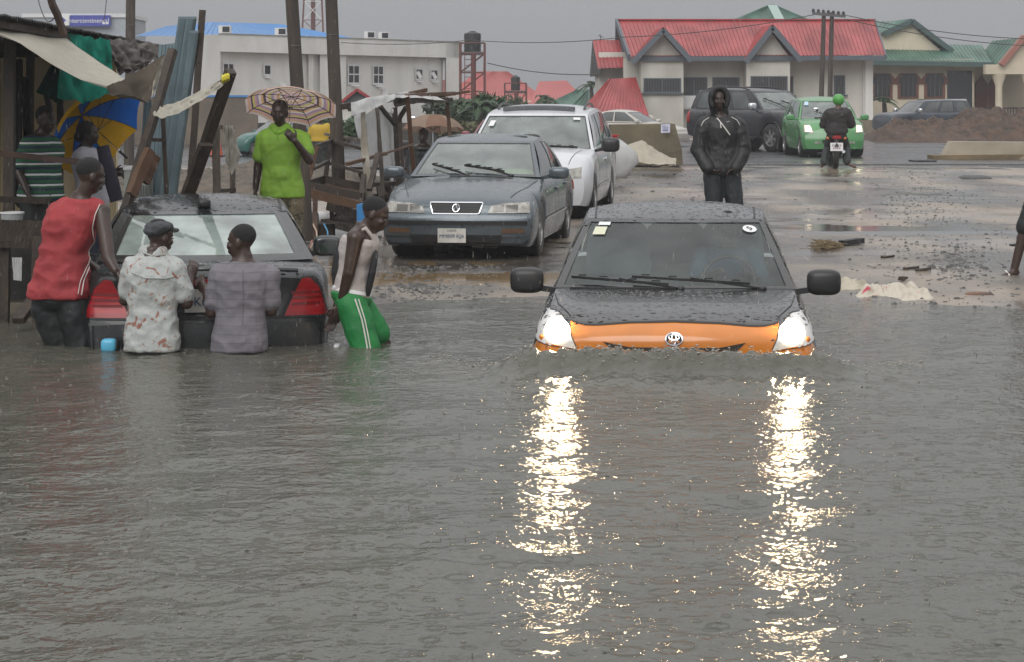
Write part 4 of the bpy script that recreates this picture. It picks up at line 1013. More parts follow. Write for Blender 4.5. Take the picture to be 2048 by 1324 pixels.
def banded(name, stops, period, rough=.85, axis=2, wob=.02, bump=.3, off=0, grain=0):
    """bands across a cloth: stops = [(position, colour)] in one period (m)"""
    m = bpy.data.materials.new(name); m.use_nodes = True; t = m.node_tree; b = t.nodes['Principled BSDF']; L = t.links.new
    c = t.nodes.new('ShaderNodeTexCoord'); s = t.nodes.new('ShaderNodeSeparateXYZ'); L(c.outputs['Object'], s.inputs[0])
    n = t.nodes.new('ShaderNodeTexNoise'); n.inputs['Scale'].default_value = 5; L(c.outputs['Object'], n.inputs['Vector'])
    a = t.nodes.new('ShaderNodeMath'); a.operation = 'MULTIPLY_ADD'; a.inputs[1].default_value = wob * 2; L(n.outputs['Fac'], a.inputs[0]); L(s.outputs[axis], a.inputs[2])
    o = t.nodes.new('ShaderNodeMath'); o.operation = 'ADD'; o.inputs[1].default_value = 10 * period + off - wob; L(a.outputs[0], o.inputs[0])
    d = t.nodes.new('ShaderNodeMath'); d.operation = 'DIVIDE'; d.inputs[1].default_value = period; L(o.outputs[0], d.inputs[0])
    f = t.nodes.new('ShaderNodeMath'); f.operation = 'FRACT'; L(d.outputs[0], f.inputs[0])
    r = t.nodes.new('ShaderNodeValToRGB'); r.color_ramp.interpolation = 'CONSTANT'; e = r.color_ramp.elements
    for i, (p, col) in enumerate(stops):
        q = e[i] if i < 2 else e.new(p)
        q.position = p; q.color = (*col, 1)
    L(f.outputs[0], r.inputs[0]); L(r.outputs[0], b.inputs['Base Color']); b.inputs['Roughness'].default_value = rough
    MATS[name] = m; return m
def spotted(name, base, spot, scale, thr, rough=.8, col2=None):
    m = bpy.data.materials.new(name); m.use_nodes = True; t = m.node_tree; b = t.nodes['Principled BSDF']; L = t.links.new
    c = t.nodes.new('ShaderNodeTexCoord'); prev = None
    for i, (sc_, th, col) in enumerate(((scale, thr, spot), (scale * 1.7, thr + .015, col2 or spot))):
        n = t.nodes.new('ShaderNodeTexNoise'); n.inputs['Scale'].default_value = sc_; n.inputs['Detail'].default_value = 4; n.inputs['Distortion'].default_value = 1.2
        L(c.outputs['Object'], n.inputs['Vector'])
        r = t.nodes.new('ShaderNodeMapRange'); r.inputs[1].default_value = th; r.inputs[2].default_value = th + .05; L(n.outputs['Fac'], r.inputs[0])
        x = t.nodes.new('ShaderNodeMix'); x.data_type = 'RGBA'; x.inputs[7].default_value = (*col, 1); L(r.outputs[0], x.inputs[0])
        if prev: L(prev, x.inputs[6])
        else: x.inputs[6].default_value = (*base, 1)
        prev = x.outputs[2]
    L(prev, b.inputs['Base Color']); b.inputs['Roughness'].default_value = rough
    n2 = t.nodes.new('ShaderNodeTexNoise'); n2.inputs['Scale'].default_value = 14; n2.inputs['Detail'].default_value = 5; L(c.outputs['Object'], n2.inputs['Vector'])
    bp = t.nodes.new('ShaderNodeBump'); bp.inputs['Strength'].default_value = .5; bp.inputs['Distance'].default_value = .03; L(n2.outputs['Fac'], bp.inputs['Height']); L(bp.outputs[0], b.inputs['Normal'])
    MATS[name] = m; return m
M_DARKTR = mat('soaked_dark_trousers', (.018, .021, .022), .6, var=.5, vs=6, bump=.5, bs=16)
M_PIPING = mat('white_piping', (.62, .60, .56), .7)
def trousers(root, J, torso, limb, m, e=.018, vox=.012, upto=.98, low='a', amp=.006, top=.10, name='trousers', seed=1):
    def f(b):
        torso(b, e, -1, top)
        for s in 'ab':
            limb(b, 'l' + s, 'k' + s, .092, .066, e)
            if low == 'a': limb(b, 'k' + s, 'a' + s, .066, .056, e, upto)
    return blob(name, f, m, root, vox, 4, folds(seed, amp, (1.5, 1.5, 1.2), 9))

# -- man in red vest ---------------------------------------------------------
q = q_(15.82)
J = dict(neck=q(160, 398), pel=q(118, 592), head=q(181, 352, -.01), sa=q(203, 424, -.04), sb=q(116, 424, .10), ea=q(217, 516, -.24), eb=q(140, 500, .30), ha=q(231, 541, -.30), hb=q(200, 545, .15),
         la=q(146, 612, -.03), lb=q(94, 612, .03), ka=q(163, 700, -.02), kb=q(122, 700, .05), aa=q(172, 812, 0), ab=q(128, 812, .05))
root, J, torso, limb, ring = person('tall man in a red sleeveless top leaning on the rear of the black saloon', J, (.25, 1, 0), (.82, .45, -.22), 1.10, hu=(.12, 0, 1), bend=(-.03, 0, 0), hands=((.7, 1), (.5, 1)), handdir={'a': V((.85, .2, -.35)), 'an': V((.3, -.5, .8))}, vox=.009)
M_REDV = mat('faded_red_vest', (.36, .040, .045), .75, var=.4, vs=5, col2=(.25, .026, .03), bump=.4, bs=18)
def f(b):
    torso(b, .020, -.03, .99, .07); b.cap(J['sa'].lerp(J['neck'], .30), J['sb'].lerp(J['neck'], .30), .075, .075); b.cap(J['sa'].lerp(J['pel'], .13).lerp(J['neck'], .22), J['sb'].lerp(J['pel'], .13), .10, .11); b.ell(J['sb'] + V((0, .0, -.01)), (.085, .085, .085)); b.cap(J['sb'] + V((0, 0, -.05)), J['sb'].lerp(J['eb'], .5), .08, .075)
sh = blob('vest', f, M_REDV, root, .010, 2, folds(3, .017, (1.6, .5, 2.3), 7))
bv = obvh(sh)
part('piping', M_PIPING, sh, lambda b: (pxtube(b, bv, [(200, 408), (190, 430), (185, 455), (187, 475), (191, 488)], .004), pxtube(b, bv, [(191, 488), (183, 525), (168, 560), (163, 590)], .0045, .004), pxtube(b, bv, [(186, 492), (177, 527), (161, 562), (156, 588)], .003, .004), pxtube(b, bv, [(146, 386), (158, 391), (172, 389)], .0035)), True)
trousers(root, J, torso, limb, M_DARKTR, .022, amp=.010, seed=2)

# -- man with flat cap and flowered shirt -----------------------------------
q = q_(15.32)
J = dict(neck=q(306, 508), pel=q(304, 695), head=q(320, 474, .02), sa=q(352, 536, 0), sb=q(266, 532, 0), ea=q(374, 606, .02), eb=q(250, 600, .05), ha=q(380, 556, .14), hb=q(262, 572, .20),
         la=q(330, 712), lb=q(280, 712), ka=q(334, 812, .02), kb=q(276, 812, .02), aa=q(336, 925), ab=q(274, 925))
root, J, torso, limb, ring = person('man in a dark flat cap and flowered shirt pushing the black saloon', J, (.05, 1, 0), (.72, .66, -.15), 1.04, hu=(.16, 0, 1), hands=((.8, -1), (.6, 1)), handdir={'a': V((.25, .35, 1)), 'an': V((.3, -1, .2)), 'b': V((0, 1, .2)), 'bn': V((-1, 0, 0))}, vox=.009)
M_FLOW = spotted('flowered_shirt', (.40, .42, .405), (.27, .12, .09), 13, .60, .6, (.31, .21, .16))
def f(b):
    torso(b, .020, -.03, .98, .03)
    b.cap(J['sa'].lerp(J['neck'], .3), J['sb'].lerp(J['neck'], .3), .066, .066)
    for s in 'ab': limb(b, 's' + s, 'e' + s, .060, .058, .012, .72)
    b.cap(J['neck'] + V((-.04, .0, .01)), J['neck'] + V((.05, .0, .0)), .062, .062)
sh = blob('shirt', f, M_FLOW, root, .010, 2, folds(7, .012, (1.6, .6, 1.6), 10))
bv = obvh(sh)
part('yoke_seam', M_FLOW, sh, lambda b: (pxtube(b, bv, [(264, 545), (290, 556), (330, 557), (352, 552)], .004), pxtube(b, bv, [(286, 505), (305, 512), (330, 508)], .006)), True)
trousers(root, J, torso, limb, M_DARKTR, .02, seed=4)
def f(b):
    h = J['head']; b.ell(h + V((-.005, -.01, .070)), (.105, .108, .052)); b.ell(h + V((.075, .06, .045)), (.055, .055, .018)); b.ell(h + V((-.03, -.03, .045)), (.09, .085, .04))
blob('flat_cap', f, mat('dark_tweed_cap', (.028, .032, .036), .7, var=.6, vs=30, col2=(.06, .065, .07), bump=.6, bs=60), root, .008, 3, folds(5, .006, (1, 1, 1), 14))

# -- man in grey shirt -------------------------------------------------------
q = q_(15.32)
J = dict(neck=q(487, 520), pel=q(478, 695), head=q(482, 484, .0), sb=q(439, 546, 0), sa=q(540, 550, 0), eb=q(424, 624, .02), ea=q(542, 622, .02), hb=q(412, 585, .17), ha=q(530, 596, .22),
         lb=q(452, 712), la=q(505, 712), kb=q(448, 812), ka=q(508, 812), ab=q(446, 925), aa=q(510, 925))
root, J, torso, limb, ring = person('man in a grey shirt, head turned left, pushing the black saloon', J, (-.05, 1, 0), (-.93, .28, -.08), 1.04, hu=(-.04, 0, 1), hands=((.6, -1), (.8, 1)), handdir={'b': V((-.5, .2, .8)), 'bn': V((-.3, -1, .2)), 'a': V((0, 1, .2)), 'an': V((1, 0, 0))}, vox=.009)
M_GREYS = banded('grey_checked_shirt', [(0, (.165, .155, .175)), (.93, (.105, .098, .105))], .062, .75, wob=.012)
def f(b):
    torso(b, .020, -.04, .98, .025)
    b.cap(J['sa'].lerp(J['neck'], .3), J['sb'].lerp(J['neck'], .3), .066, .066)
    for s in 'ab': limb(b, 's' + s, 'e' + s, .060, .058, .010, .74)
sh = blob('shirt', f, M_GREYS, root, .010, 2, folds(11, .011, (1.5, .6, 1.8), 10))
bv = obvh(sh)
part('back_seam', mat('dark_seam', (.12, .112, .122), .8), sh, lambda b: [pxtube(b, bv, p, .0025, .001) for p in ([(486, 540), (487, 600), (485, 650)],)], True, kind='stuff')
trousers(root, J, torso, limb, M_DARKTR, .02, seed=6)

# -- man in white vest and green shorts --------------------------------------
q = q_(15.82)
J = dict(neck=q(728, 456), pel=q(703, 592), head=q(750, 430, -.02), sa=q(711, 476, -.19), sb=q(736, 474, .18), ea=q(698, 545, -.22), eb=q(690, 556, .20), ha=q(681, 610, -.14), hb=q(672, 622, .14),
         la=q(702, 606, -.10), lb=q(712, 606, .10), ka=q(734, 704, -.13), kb=q(766, 688, .15), aa=q(728, 812, -.13), ab=q(752, 800, .15))
root, J, torso, limb, ring = person('man in a white vest and green shorts leaning back against the black saloon', J, (1, 0, -.1), (.84, -.12, -.42), 1.07, hu=(.35, 0, 1), bend=(-.015, 0, 0), hands=((.5, 1), (.5, -1)), handdir={'a': V((-.3, .1, -1)), 'an': V((.5, -1, 0)), 'b': V((-.3, 0, -1)), 'bn': V((.5, 1, 0))}, vox=.009)
M_VESTW = mat('white_vest', (.50, .45, .43), .7, var=.25, vs=5, bump=.4, bs=20)
def f(b): torso(b, .014, .0, .86, 0); b.cap(J['neck'].lerp(J['pel'], .22) + V((.04, 0, 0)), J['neck'].lerp(J['pel'], .3) + V((.04, 0, 0)), .10, .10)
sh = blob('vest', f, M_VESTW, root, .010, 3, folds(13, .007, (1, 1, 2.4), 8)); bv = obvh(sh)
part('shoulder_strap', M_VESTW, sh, lambda b: b.tube([J['neck'] + V(o) for o in ((.075, -.05, -.16), (.07, -.10, -.06), (.02, -.115, .005), (-.04, -.10, -.03), (-.08, -.07, -.12))], .016, 8), True)
M_BLKCL = mat('black_side_panel', (.014, .014, .016), .75, bump=.3)
def f(b):
    b.tube([q(752, 500, -.10), q(749, 520, -.13), q(744, 545, -.14), q(738, 575, -.12), q(735, 592, -.10)], [.014, .026, .030, .026, .02], 8); b.tube([q(688, 480, -.05), q(680, 510, -.06), q(676, 545, -.06), q(678, 578, -.05)], [.03, .05, .052, .045], 8)
blob('side_panel', f, M_BLKCL, sh, .009, 3)
M_SHORT = mat('green_shorts', (.018, .24, .055), .6, var=.4, vs=5, col2=(.012, .15, .04), bump=.5, bs=14)
def f(b):
    torso(b, .022, -1, .03)
    limb(b, 'la', 'ka', .102, .092, .010, .96); limb(b, 'lb', 'kb', .100, .088, .008, .74)
so = blob('shorts', f, M_SHORT, root, .010, 3, folds(17, .009, (1.5, 1, 1.2), 7)); bv = obvh(so)
part('side_stripe', M_PIPING, so, lambda b: (pxtube(b, bv, [(710, 598), (724, 640), (732, 680), (737, 712)], .006), pxtube(b, bv, [(717, 598), (730, 640), (738, 680), (743, 712)], .005), pxtube(b, bv, [(716, 724), (728, 718), (738, 713), (752, 720)], .005)), True, kind='stuff')
part('waistband', M_WHITE, root, lambda b: b.rings([ring(.05, .178, .134), ring(.10, .176, .132), ring(.12, .172, .128)]), True, 60)

# -- man in lime polo under striped umbrella ---------------------------------
q = q_(20.9)
J = dict(neck=q(561, 258), pel=q(565, 388), head=q(559, 226, -.03), sa=q(526, 277), sb=q(606, 277), ea=q(516, 334, .02), eb=q(619, 321, -.12), ha=q(511, 378, 0), hb=q(590, 282, -.24),
         la=q(548, 402), lb=q(583, 402), ka=q(549, 480), kb=q(584, 480), aa=q(549, 545), ab=q(586, 545))
root, J, torso, limb, ring = person('man in a lime green polo shirt holding the striped umbrella', J, (0, -1, 0), (-.12, -1, -.05), 1.04, skin=M_SKIN2, hands=((.4, 1), (1.1, 1)), handdir={'b': V((-.6, -.15, .7)), 'bn': V((.2, -1, 0))}, vox=.010)
M_LIME = mat('lime_polo', (.20, .37, .035), .75, var=.22, vs=5, bump=.45, bs=15)
def f(b):
    torso(b, .030, -.05, .985, .035); b.cap(J['sa'].lerp(J['neck'], .2), J['sb'].lerp(J['neck'], .2), .08, .08); b.ell(J['pel'].lerp(J['neck'], .3) + V((0, -.05, 0)), (.15, .12, .14))
    for s in 'ab': limb(b, 's' + s, 'e' + s, .062, .062, .008, .62)
    b.cap(J['neck'] + V((-.05, 0, 0)), J['neck'] + V((.05, 0, 0)), .066, .066)
sh = blob('polo_shirt', f, M_LIME, root, .011, 2, folds(19, .008, (1.5, .5, 1.8), 9)); bv = obvh(sh)
part('button_placket', mat('dark_lime', (.12, .30, .015), .8), sh, lambda b: (pxtube(b, bv, [(553, 258), (556, 282)], .004), pxtube(b, bv, [(541, 256), (552, 268), (562, 266), (576, 256)], .005)), True, kind='stuff')
M_CAMO = spotted('khaki_camouflage', (.12, .10, .06), (.035, .032, .02), 11, .52, .85, (.17, .14, .09))
trousers(root, J, torso, limb, M_CAMO, .03, seed=8)

# -- striped man at the stall, woman with blue and yellow umbrella ------------
q = q_(19.6)
J = dict(neck=q(84, 270), pel=q(82, 395), head=q(92, 240, -.02), sa=q(56, 290, -.10), sb=q(104, 290, .12), ea=q(36, 342, -.12), eb=q(108, 345, .15), ha=q(56, 386, -.22), hb=q(100, 388, -.05),
         la=q(66, 410), lb=q(96, 410), ka=q(66, 495), kb=q(98, 495), aa=q(64, 580), ab=q(100, 580))
root, J, torso, limb, ring = person('man in a green and white striped polo shirt standing inside the roadside shack', J, (.55, -.85, 0), (.75, -.65, -.05), 1.06, skin=M_SKIN2, vox=.011)
M_STRP = banded('striped_polo', [(0, (.012, .09, .035)), (.30, (.012, .016, .05)), (.52, (.012, .09, .035)), (.72, (.55, .55, .55)), (.90, (.012, .016, .05))], .095, .8, wob=.008)
def f(b):
    torso(b, .026, -.06, .985, .03); b.cap(J['sa'].lerp(J['neck'], .2), J['sb'].lerp(J['neck'], .2), .08, .08)
    for s in 'ab': limb(b, 's' + s, 'e' + s, .064, .066, .014, .68)
blob('polo_shirt', f, M_STRP, root, .012, 3, folds(23, .007))
trousers(root, J, torso, limb, M_DARKTR, .02, .014, seed=9)
q = q_(20.2)
J = dict(neck=q(170, 297), pel=q(186, 408), head=q(177, 267, -.01), sa=q(163, 312, -.14), sb=q(186, 312, .14), ea=q(185, 356, -.18), eb=q(205, 356, .14), ha=q(222, 350, -.16), hb=q(228, 346, .04),
         la=q(182, 424, -.08), lb=q(190, 424, .08), ka=q(188, 500, -.08), kb=q(198, 500, .08), aa=q(184, 570, -.08), ab=q(194, 570, .08))
root, J, torso, limb, ring = person('woman in a white blouse with the blue and yellow umbrella on her shoulder', J, (1, -.1, 0), (.97, -.12, -.08), .96, skin=M_SKIN2, hands=((.9, 1), (.9, -1)), vox=.011)
M_BLOUSE = mat('white_blouse', (.48, .47, .52), .75, var=.15, vs=5, bump=.3, bs=18)
def f(b):
    torso(b, .024, -.10, .985, .03); b.cap(J['sa'].lerp(J['neck'], .2), J['sb'].lerp(J['neck'], .2), .075, .075)
    for s in 'ab': limb(b, 's' + s, 'e' + s, .06, .058, .012, .66)
blob('blouse', f, M_BLOUSE, root, .012, 3, folds(29, .007))
trousers(root, J, torso, limb, mat('dark_skirt_cloth', (.03, .035, .06), .8), .03, .014, seed=10, name='skirt')
h = J['head']; blob('hair_bun', lambda b: (b.ell(h + V((-.085, 0, -.03)), (.055, .05, .055)), b.ell(h + V((-.025, 0, .03)), (.095, .085, .088))), M_HAIR, root, .01, 3)
tag(part('cloth_roll', mat('dark_purple_cloth', (.028, .024, .045), .8, var=.4, bump=.4), None, lambda b: b.tube([P(205, 292, 19.95), P(214, 330, 19.95), P(224, 365, 19.95), P(234, 402, 19.95)], [.06, .066, .065, .06], 12, jit=.06), True, 60), 'dark rolled cloth held upright in the arms of the woman in white', 'cloth')

# -- hooded man behind the taxi ----------------------------------------------
q = q_(24.2)
J = dict(neck=q(1441, 232), pel=q(1444, 338), head=q(1438, 199, -.04), sa=q(1408, 248), sb=q(1476, 248), ea=q(1396, 300, -.02), eb=q(1488, 300, -.02), ha=q(1415, 336, -.14), hb=q(1472, 336, -.14),
         la=q(1427, 352), lb=q(1462, 352), ka=q(1428, 425), kb=q(1472, 425), aa=q(1430, 490), ab=q(1482, 490))
root, J, torso, limb, ring = person('man in a black hooded rain jacket standing behind the orange taxi', J, (0, -1, 0), (.02, -1, -.06), 1.02, skin=M_SKIN2, hands=((.5, 1), (.5, -1)), handdir={'a': V((.8, -.2, -.4)), 'b': V((-.8, -.2, -.4))}, vox=.011, hair=False)
M_JKT = mat('wet_black_jacket', (.014, .015, .016), .55, var=.4, vs=6, bump=.6, bs=11)
def f(b):
    torso(b, .032, -.10, .985, .03); b.cap(J['sa'].lerp(J['neck'], .3), J['sb'].lerp(J['neck'], .3), .085, .085)
    for s in 'ab': limb(b, 's' + s, 'e' + s, .068, .064, .020); limb(b, 'e' + s, 'h' + s, .064, .056, .018)
sh = blob('rain_jacket', f, M_JKT, root, .012, 2, folds(31, .011, (1.3, .7, 1.8), 8)); bv = obvh(sh)
h = J['head']
def f(b):
    n = 18
    for i in range(n + 1):
        t = -2.2 + 4.4 * i / n
        if i: b.cap(p0, h + V((.098 * math.sin(t), -.045, .005 + .125 * math.cos(t))), .034, .034, 10)
        p0 = h + V((.098 * math.sin(t), -.045, .005 + .125 * math.cos(t)))
    b.ell(h + V((0, .055, .02)), (.12, .085, .13)); b.cap(h + V((0, .06, -.05)), J['neck'] + V((0, .06, 0)), .11, .10)
blob('hood', f, M_JKT, root, .010, 3, folds(37, .005))
part('jacket_piping', M_PIPING, sh, lambda b: (pxtube(b, bv, [(1402, 252), (1408, 241), (1418, 235)], .004), pxtube(b, bv, [(1480, 250), (1474, 240), (1463, 234)], .004), pxtube(b, bv, [(1434, 236), (1444, 248), (1460, 270)], .007), pxtube(b, bv, [(1441, 244), (1442, 256)], .006)), True, kind='stuff')
part('chest_emblem', M_PIPING, sh, lambda b: pxtube(b, bv, [(1453, 243), (1454, 244), (1459, 242)], .0025), True)
trousers(root, J, torso, limb, mat('dark_wet_jeans', (.020, .028, .032), .6, var=.4, bump=.4), .024, .012, seed=12)

# -- barefoot passer-by at the right edge ------------------------------------
q = q_(21.4)
J = dict(neck=q(2092, 228), pel=q(2086, 350), head=q(2088, 190), sa=q(2092, 245, -.18), sb=q(2092, 245, .18), ea=q(2100, 300, -.2), eb=q(2086, 300, .2), ha=q(2086, 350, -.2), hb=q(2075, 345, .2),
         la=q(2084, 372, -.09), lb=q(2088, 372, .09), ka=q(2050, 455, -.09), kb=q(2080, 460, .09), aa=q(2028, 540, -.09), ab=q(2052, 478, .12), ta=q(2004, 548, -.16), tb=q(2036, 468, .16))
root, J, torso, limb, ring = person('bare leg and flip-flop of a passer-by stepping out of the picture', J, (-1, 0, 0), (-1, 0, 0), 1.0, skin=M_SKIN, vox=.011)
blob('shirt', lambda b: (torso(b, .025, -.05, .98), [limb(b, 's' + s, 'e' + s, .064, .06, .012, .6) for s in 'ab']), M_GREYS, root, .014, 3)
trousers(root, J, torso, limb, M_DARKTR, .025, .014, low='k', name='shorts')
part('flip_flop', M_RUB, root, lambda b: (b.sbox(J['aa'] + V((-.07, -.02, -.068)), (.14, .05, .012), .6), b.sbox(J['ab'] + V((-.05, 0, -.06)), (.12, .05, .014), .6)), True)
part('sandal_strap', M_PIPING, root, lambda b: b.tube([J['aa'] + V(o) for o in ((-.06, -.075, -.05), (-.09, -.03, -.005), (-.06, .02, -.05))], .009, 6), True)

# -- driver in the taxi -------------------------------------------------------
def tx(x, y, z): return ROOTM[taxi.name] @ V((x, y, z))
J = dict(neck=tx(.40, 2.32, 1.28), pel=tx(.40, 2.35, .80), head=tx(.40, 2.26, 1.43), sa=tx(.22, 2.30, 1.22), sb=tx(.58, 2.30, 1.22), ea=tx(.16, 2.12, 1.02), eb=tx(.66, 2.1, 1.02), ha=tx(.28, 1.85, 1.10), hb=tx(.54, 1.85, 1.10),
         la=tx(.30, 2.3, .72), lb=tx(.50, 2.3, .72), ka=tx(.28, 1.85, .72), kb=tx(.52, 1.85, .72), aa=tx(.28, 1.6, .4), ab=tx(.52, 1.6, .4))
root, J, torso, limb, ring = person('driver seen dimly through the wet windscreen of the orange taxi', J, (-.1, -1, 0), (-.1, -1, -.05), 1.0, skin=M_SKIN2, vox=.014)
blob('shirt', lambda b: (torso(b, .03, -.05, .98), [limb(b, 's' + s, 'e' + s, .064, .06, .012, .8) for s in 'ab']), mat('blue_work_shirt', (.04, .07, .12), .8), root, .014, 3)

# -- motorcycle taxis ---------------------------------------------------------
M_MRED = mat('dark_red_tank', (.12, .012, .012), .25, coat=.5)
def motorcycle(label, loc, rz, lit=False):
    r = thing('motorcycle', label, 'motorcycle', loc, rz)          # local: rear wheel at y=0, front towards +y
    for y, rr in ((0, .29), (1.24, .29)):
        b = MB(); w = .055
        b.lathe([(rr - .06, -w), (rr - .015, -w), (rr, -w * .5), (rr, w * .5), (rr - .015, w), (rr - .06, w)], (0, y, rr), (1, 0, 0), 24, True); t = b.build('wheel', M_TYRE, r, True)
        b = MB(); b.lathe([(rr - .055, -.02), (rr - .07, -.03), (rr - .07, .03), (rr - .055, .02)], (0, y, rr), (1, 0, 0), 24, True); b.lathe([(.05, -.06), (.05, .06)], (0, y, rr), (1, 0, 0), 12)
        for i in range(10): a = i * .628; b.bar((0, y, rr), (0, y + math.cos(a) * (rr - .07), rr + math.sin(a) * (rr - .07)), .012)
        b.build('spokes', M_ALLOY, t, True, kind='stuff')
    addp(r, 'seat', M_RUB, lambda b: b.sbox((0, .28, .78), (.13, .40, .06), .6)); addp(r, 'tank', M_MRED, lambda b: b.sbox((0, .80, .82), (.14, .22, .11), .75))
    addp(r, 'engine', mat('engine_metal', (.12, .12, .12), .4, .7, var=.5), lambda b: (b.sbox((0, .62, .42), (.13, .19, .17), .5), b.sbox((0, .68, .58), (.08, .1, .12), .4)))
    addp(r, 'frame', M_BLKP, lambda b: (b.tube([(0, .1, .72), (0, .6, .70), (0, 1.0, .85), (0, .85, .35), (0, .4, .28)], .022, 8), [b.tube([(s * .11, 0, .29), (s * .12, .25, .72)], .022, 8) for s in (1, -1)], [b.tube([(s * .10, 0, .29), (s * .08, .55, .32)], .02, 8) for s in (1, -1)]))
    addp(r, 'fork', M_CHROME, lambda b: [b.tube([(s * .08, 1.24, .29), (s * .085, .98, .98)], .02, 8) for s in (1, -1)])
    addp(r, 'handlebar', M_BLKP, lambda b: b.tube([(-.36, .84, 1.04), (-.2, .95, 1.05), (0, .98, 1.0), (.2, .95, 1.05), (.36, .84, 1.04)], .016, 8))
    for s in (1, -1): addp(r, 'mirror', M_CHROME, lambda b: (b.tube([(s * .24, .93, 1.05), (s * .30, .92, 1.2)], .007, 6), b.sbox((s * .33, .92, 1.22), (.06, .012, .04), .7)))
    addp(r, 'exhaust', M_CHROME, lambda b: b.tube([(.14, .6, .30), (.15, .2, .30), (.15, -.25, .36)], [.02, .04, .035], 10))
    addp(r, 'rear_mudguard', M_BLKP, lambda b: b.tube([(0, -.34, .45), (0, -.30, .58), (0, -.12, .70), (0, .1, .72)], [.05, .06, .07, .08], 10)); addp(r, 'front_mudguard', M_MRED, lambda b: b.tube([(0, 1.24 + .33 * math.cos(t), .29 + .33 * math.sin(t)) for t in np.linspace(.5, 2.7, 9)], .05, 8))
    addp(r, 'tail_light', M_REDL, lambda b: b.sbox((0, -.30, .66), (.10, .05, .045), .5))
    for s in (1, -1): addp(r, 'indicator', M_AMB, lambda b: (b.sbox((s * .17, -.26, .64), (.04, .04, .032), .8), b.bar((s * .05, -.22, .64), (s * .15, -.24, .64), .015)))
    p = addp(r, 'number_plate', M_WHITE, lambda b: b.box((0, -.36, .46), (.13, .006, .085)), False)
    addp(p, 'plate_lettering', mat('faint_plate_print', (.35, .30, .32), .6), lambda b: [b.box((x, -.368, z), (.014, .002, .02)) for z, xs in ((.49, (-.08, -.04, 0, .04, .08)), (.435, (-.06, -.02, .02, .06))) for x in xs], False, kind='stuff')
    addp(r, 'headlight', M_BEAMG if lit else M_LENS, lambda b: b.sbox((0, 1.12, .92), (.09, .07, .09), .9))
    return r
mb = G(1672, 337, .295)
motorcycle('motorcycle with a white rear plate in front of the green hatchback', (mb.x - .0, mb.y + .1, .29), R(-4))
q = q_(44.4)
J = dict(neck=q(1676, 217), pel=q(1673, 262, .05), head=q(1677, 203, .02), sa=q(1694, 226), sb=q(1658, 226), ea=q(1702, 248, .10), eb=q(1647, 248, .10), ha=q(1700, 250, .55), hb=q(1652, 250, .55),
         la=q(1681, 270, .05), lb=q(1665, 270, .05), ka=q(1692, 292, .35), kb=q(1656, 294, .30), aa=q(1694, 324, .05), ab=q(1648, 324, .05), ta=q(1712, 331, -.02), tb=q(1643, 330, .1))
root, J, torso, limb, ring = person('motorcyclist in a green helmet and dark jacket seen from behind', J, (0, 1, 0), (.05, 1, -.05), 1.08, skin=mat('brown_feet_skin', (.10, .05, .035), .5), vox=.014, hair=False)
def f(b):
    torso(b, .045, -.10, .985, .03); b.cap(J['sa'].lerp(J['neck'], .2), J['sb'].lerp(J['neck'], .2), .10, .10)
    for s in 'ab': limb(b, 's' + s, 'e' + s, .07, .064, .026); limb(b, 'e' + s, 'h' + s, .062, .05, .02)
blob('jacket', f, mat('dark_brown_jacket', (.022, .018, .018), .7, bump=.4), root, .014, 3, folds(41, .012))
trousers(root, J, torso, limb, M_DARKTR, .02, .016, seed=13)
hm = blob('helmet', lambda b: b.ell(J['head'] + V((0, 0, .035)), (.125, .145, .125)), mat('green_helmet', (.06, .30, .05), .35, coat=.3), root, .012, 2)
# man under brown umbrella behind the stall
q = q_(33.5)
J = dict(neck=q(848, 292), pel=q(846, 360), head=q(846, 272), sa=q(826, 302), sb=q(868, 302), ea=q(820, 332), eb=q(872, 332), ha=q(826, 356, -.1), hb=q(864, 315, -.2), la=q(838, 368), lb=q(856, 368), ka=q(838, 408), kb=q(856, 408), aa=q(838, 398 + 20), ab=q(856, 418))
J['aa'].z = J['ab'].z = gz(J['aa'].x, 33.5) + .08; J['ka'].z = J['kb'].z = .55; J['pel'].z = .98; J['la'].z = J['lb'].z = .92
for n_ in ('neck', 'sa', 'sb', 'head'): pass
root, J, torso, limb, ring = person('person in black under the brown umbrella behind the stall', J, (-.3, -1, 0), (-.3, -1, 0), 1.0, skin=M_SKIN2, vox=.016)
blob('jacket', lambda b: (torso(b, .03, -.1, .98, .03), [(limb(b, 's' + s, 'e' + s, .064, .06, .02), limb(b, 'e' + s, 'h' + s, .06, .05, .015)) for s in 'ab']), M_JKT, root, .016, 3)
trousers(root, J, torso, limb, M_DARKTR, .02, .018)
q = q_(45.5)
J = dict(neck=q(640, 248), pel=q(640, 292), head=q(640, 234), sa=q(626, 254), sb=q(654, 254), ea=q(622, 272), eb=q(658, 272), ha=q(624, 288), hb=q(656, 288), la=q(634, 296), lb=q(646, 296), ka=q(634, 312), kb=q(647, 312), aa=q(634, 329), ab=q(648, 329))
root, J, torso, limb, ring = person('person in a yellow top by the road behind the utility poles', J, (.2, -1, 0), (.2, -1, 0), 1.05, skin=M_SKIN2, vox=.018)
blob('top', lambda b: (torso(b, .03, .2, .98, .03), [limb(b, 's' + s, 'e' + s, .064, .06, .02, .7) for s in 'ab']), mat('yellow_top', (.45, .30, .03), .8), root, .018, 3)
trousers(root, J, torso, limb, M_DARKTR, .02, .02, top=.3)
bm_ = P(800, 320, 36)
motorcycle('motorcycle with its headlight on seen through the stall', (bm_.x, 37.2, gz(bm_.x, 37)), R(172), True)

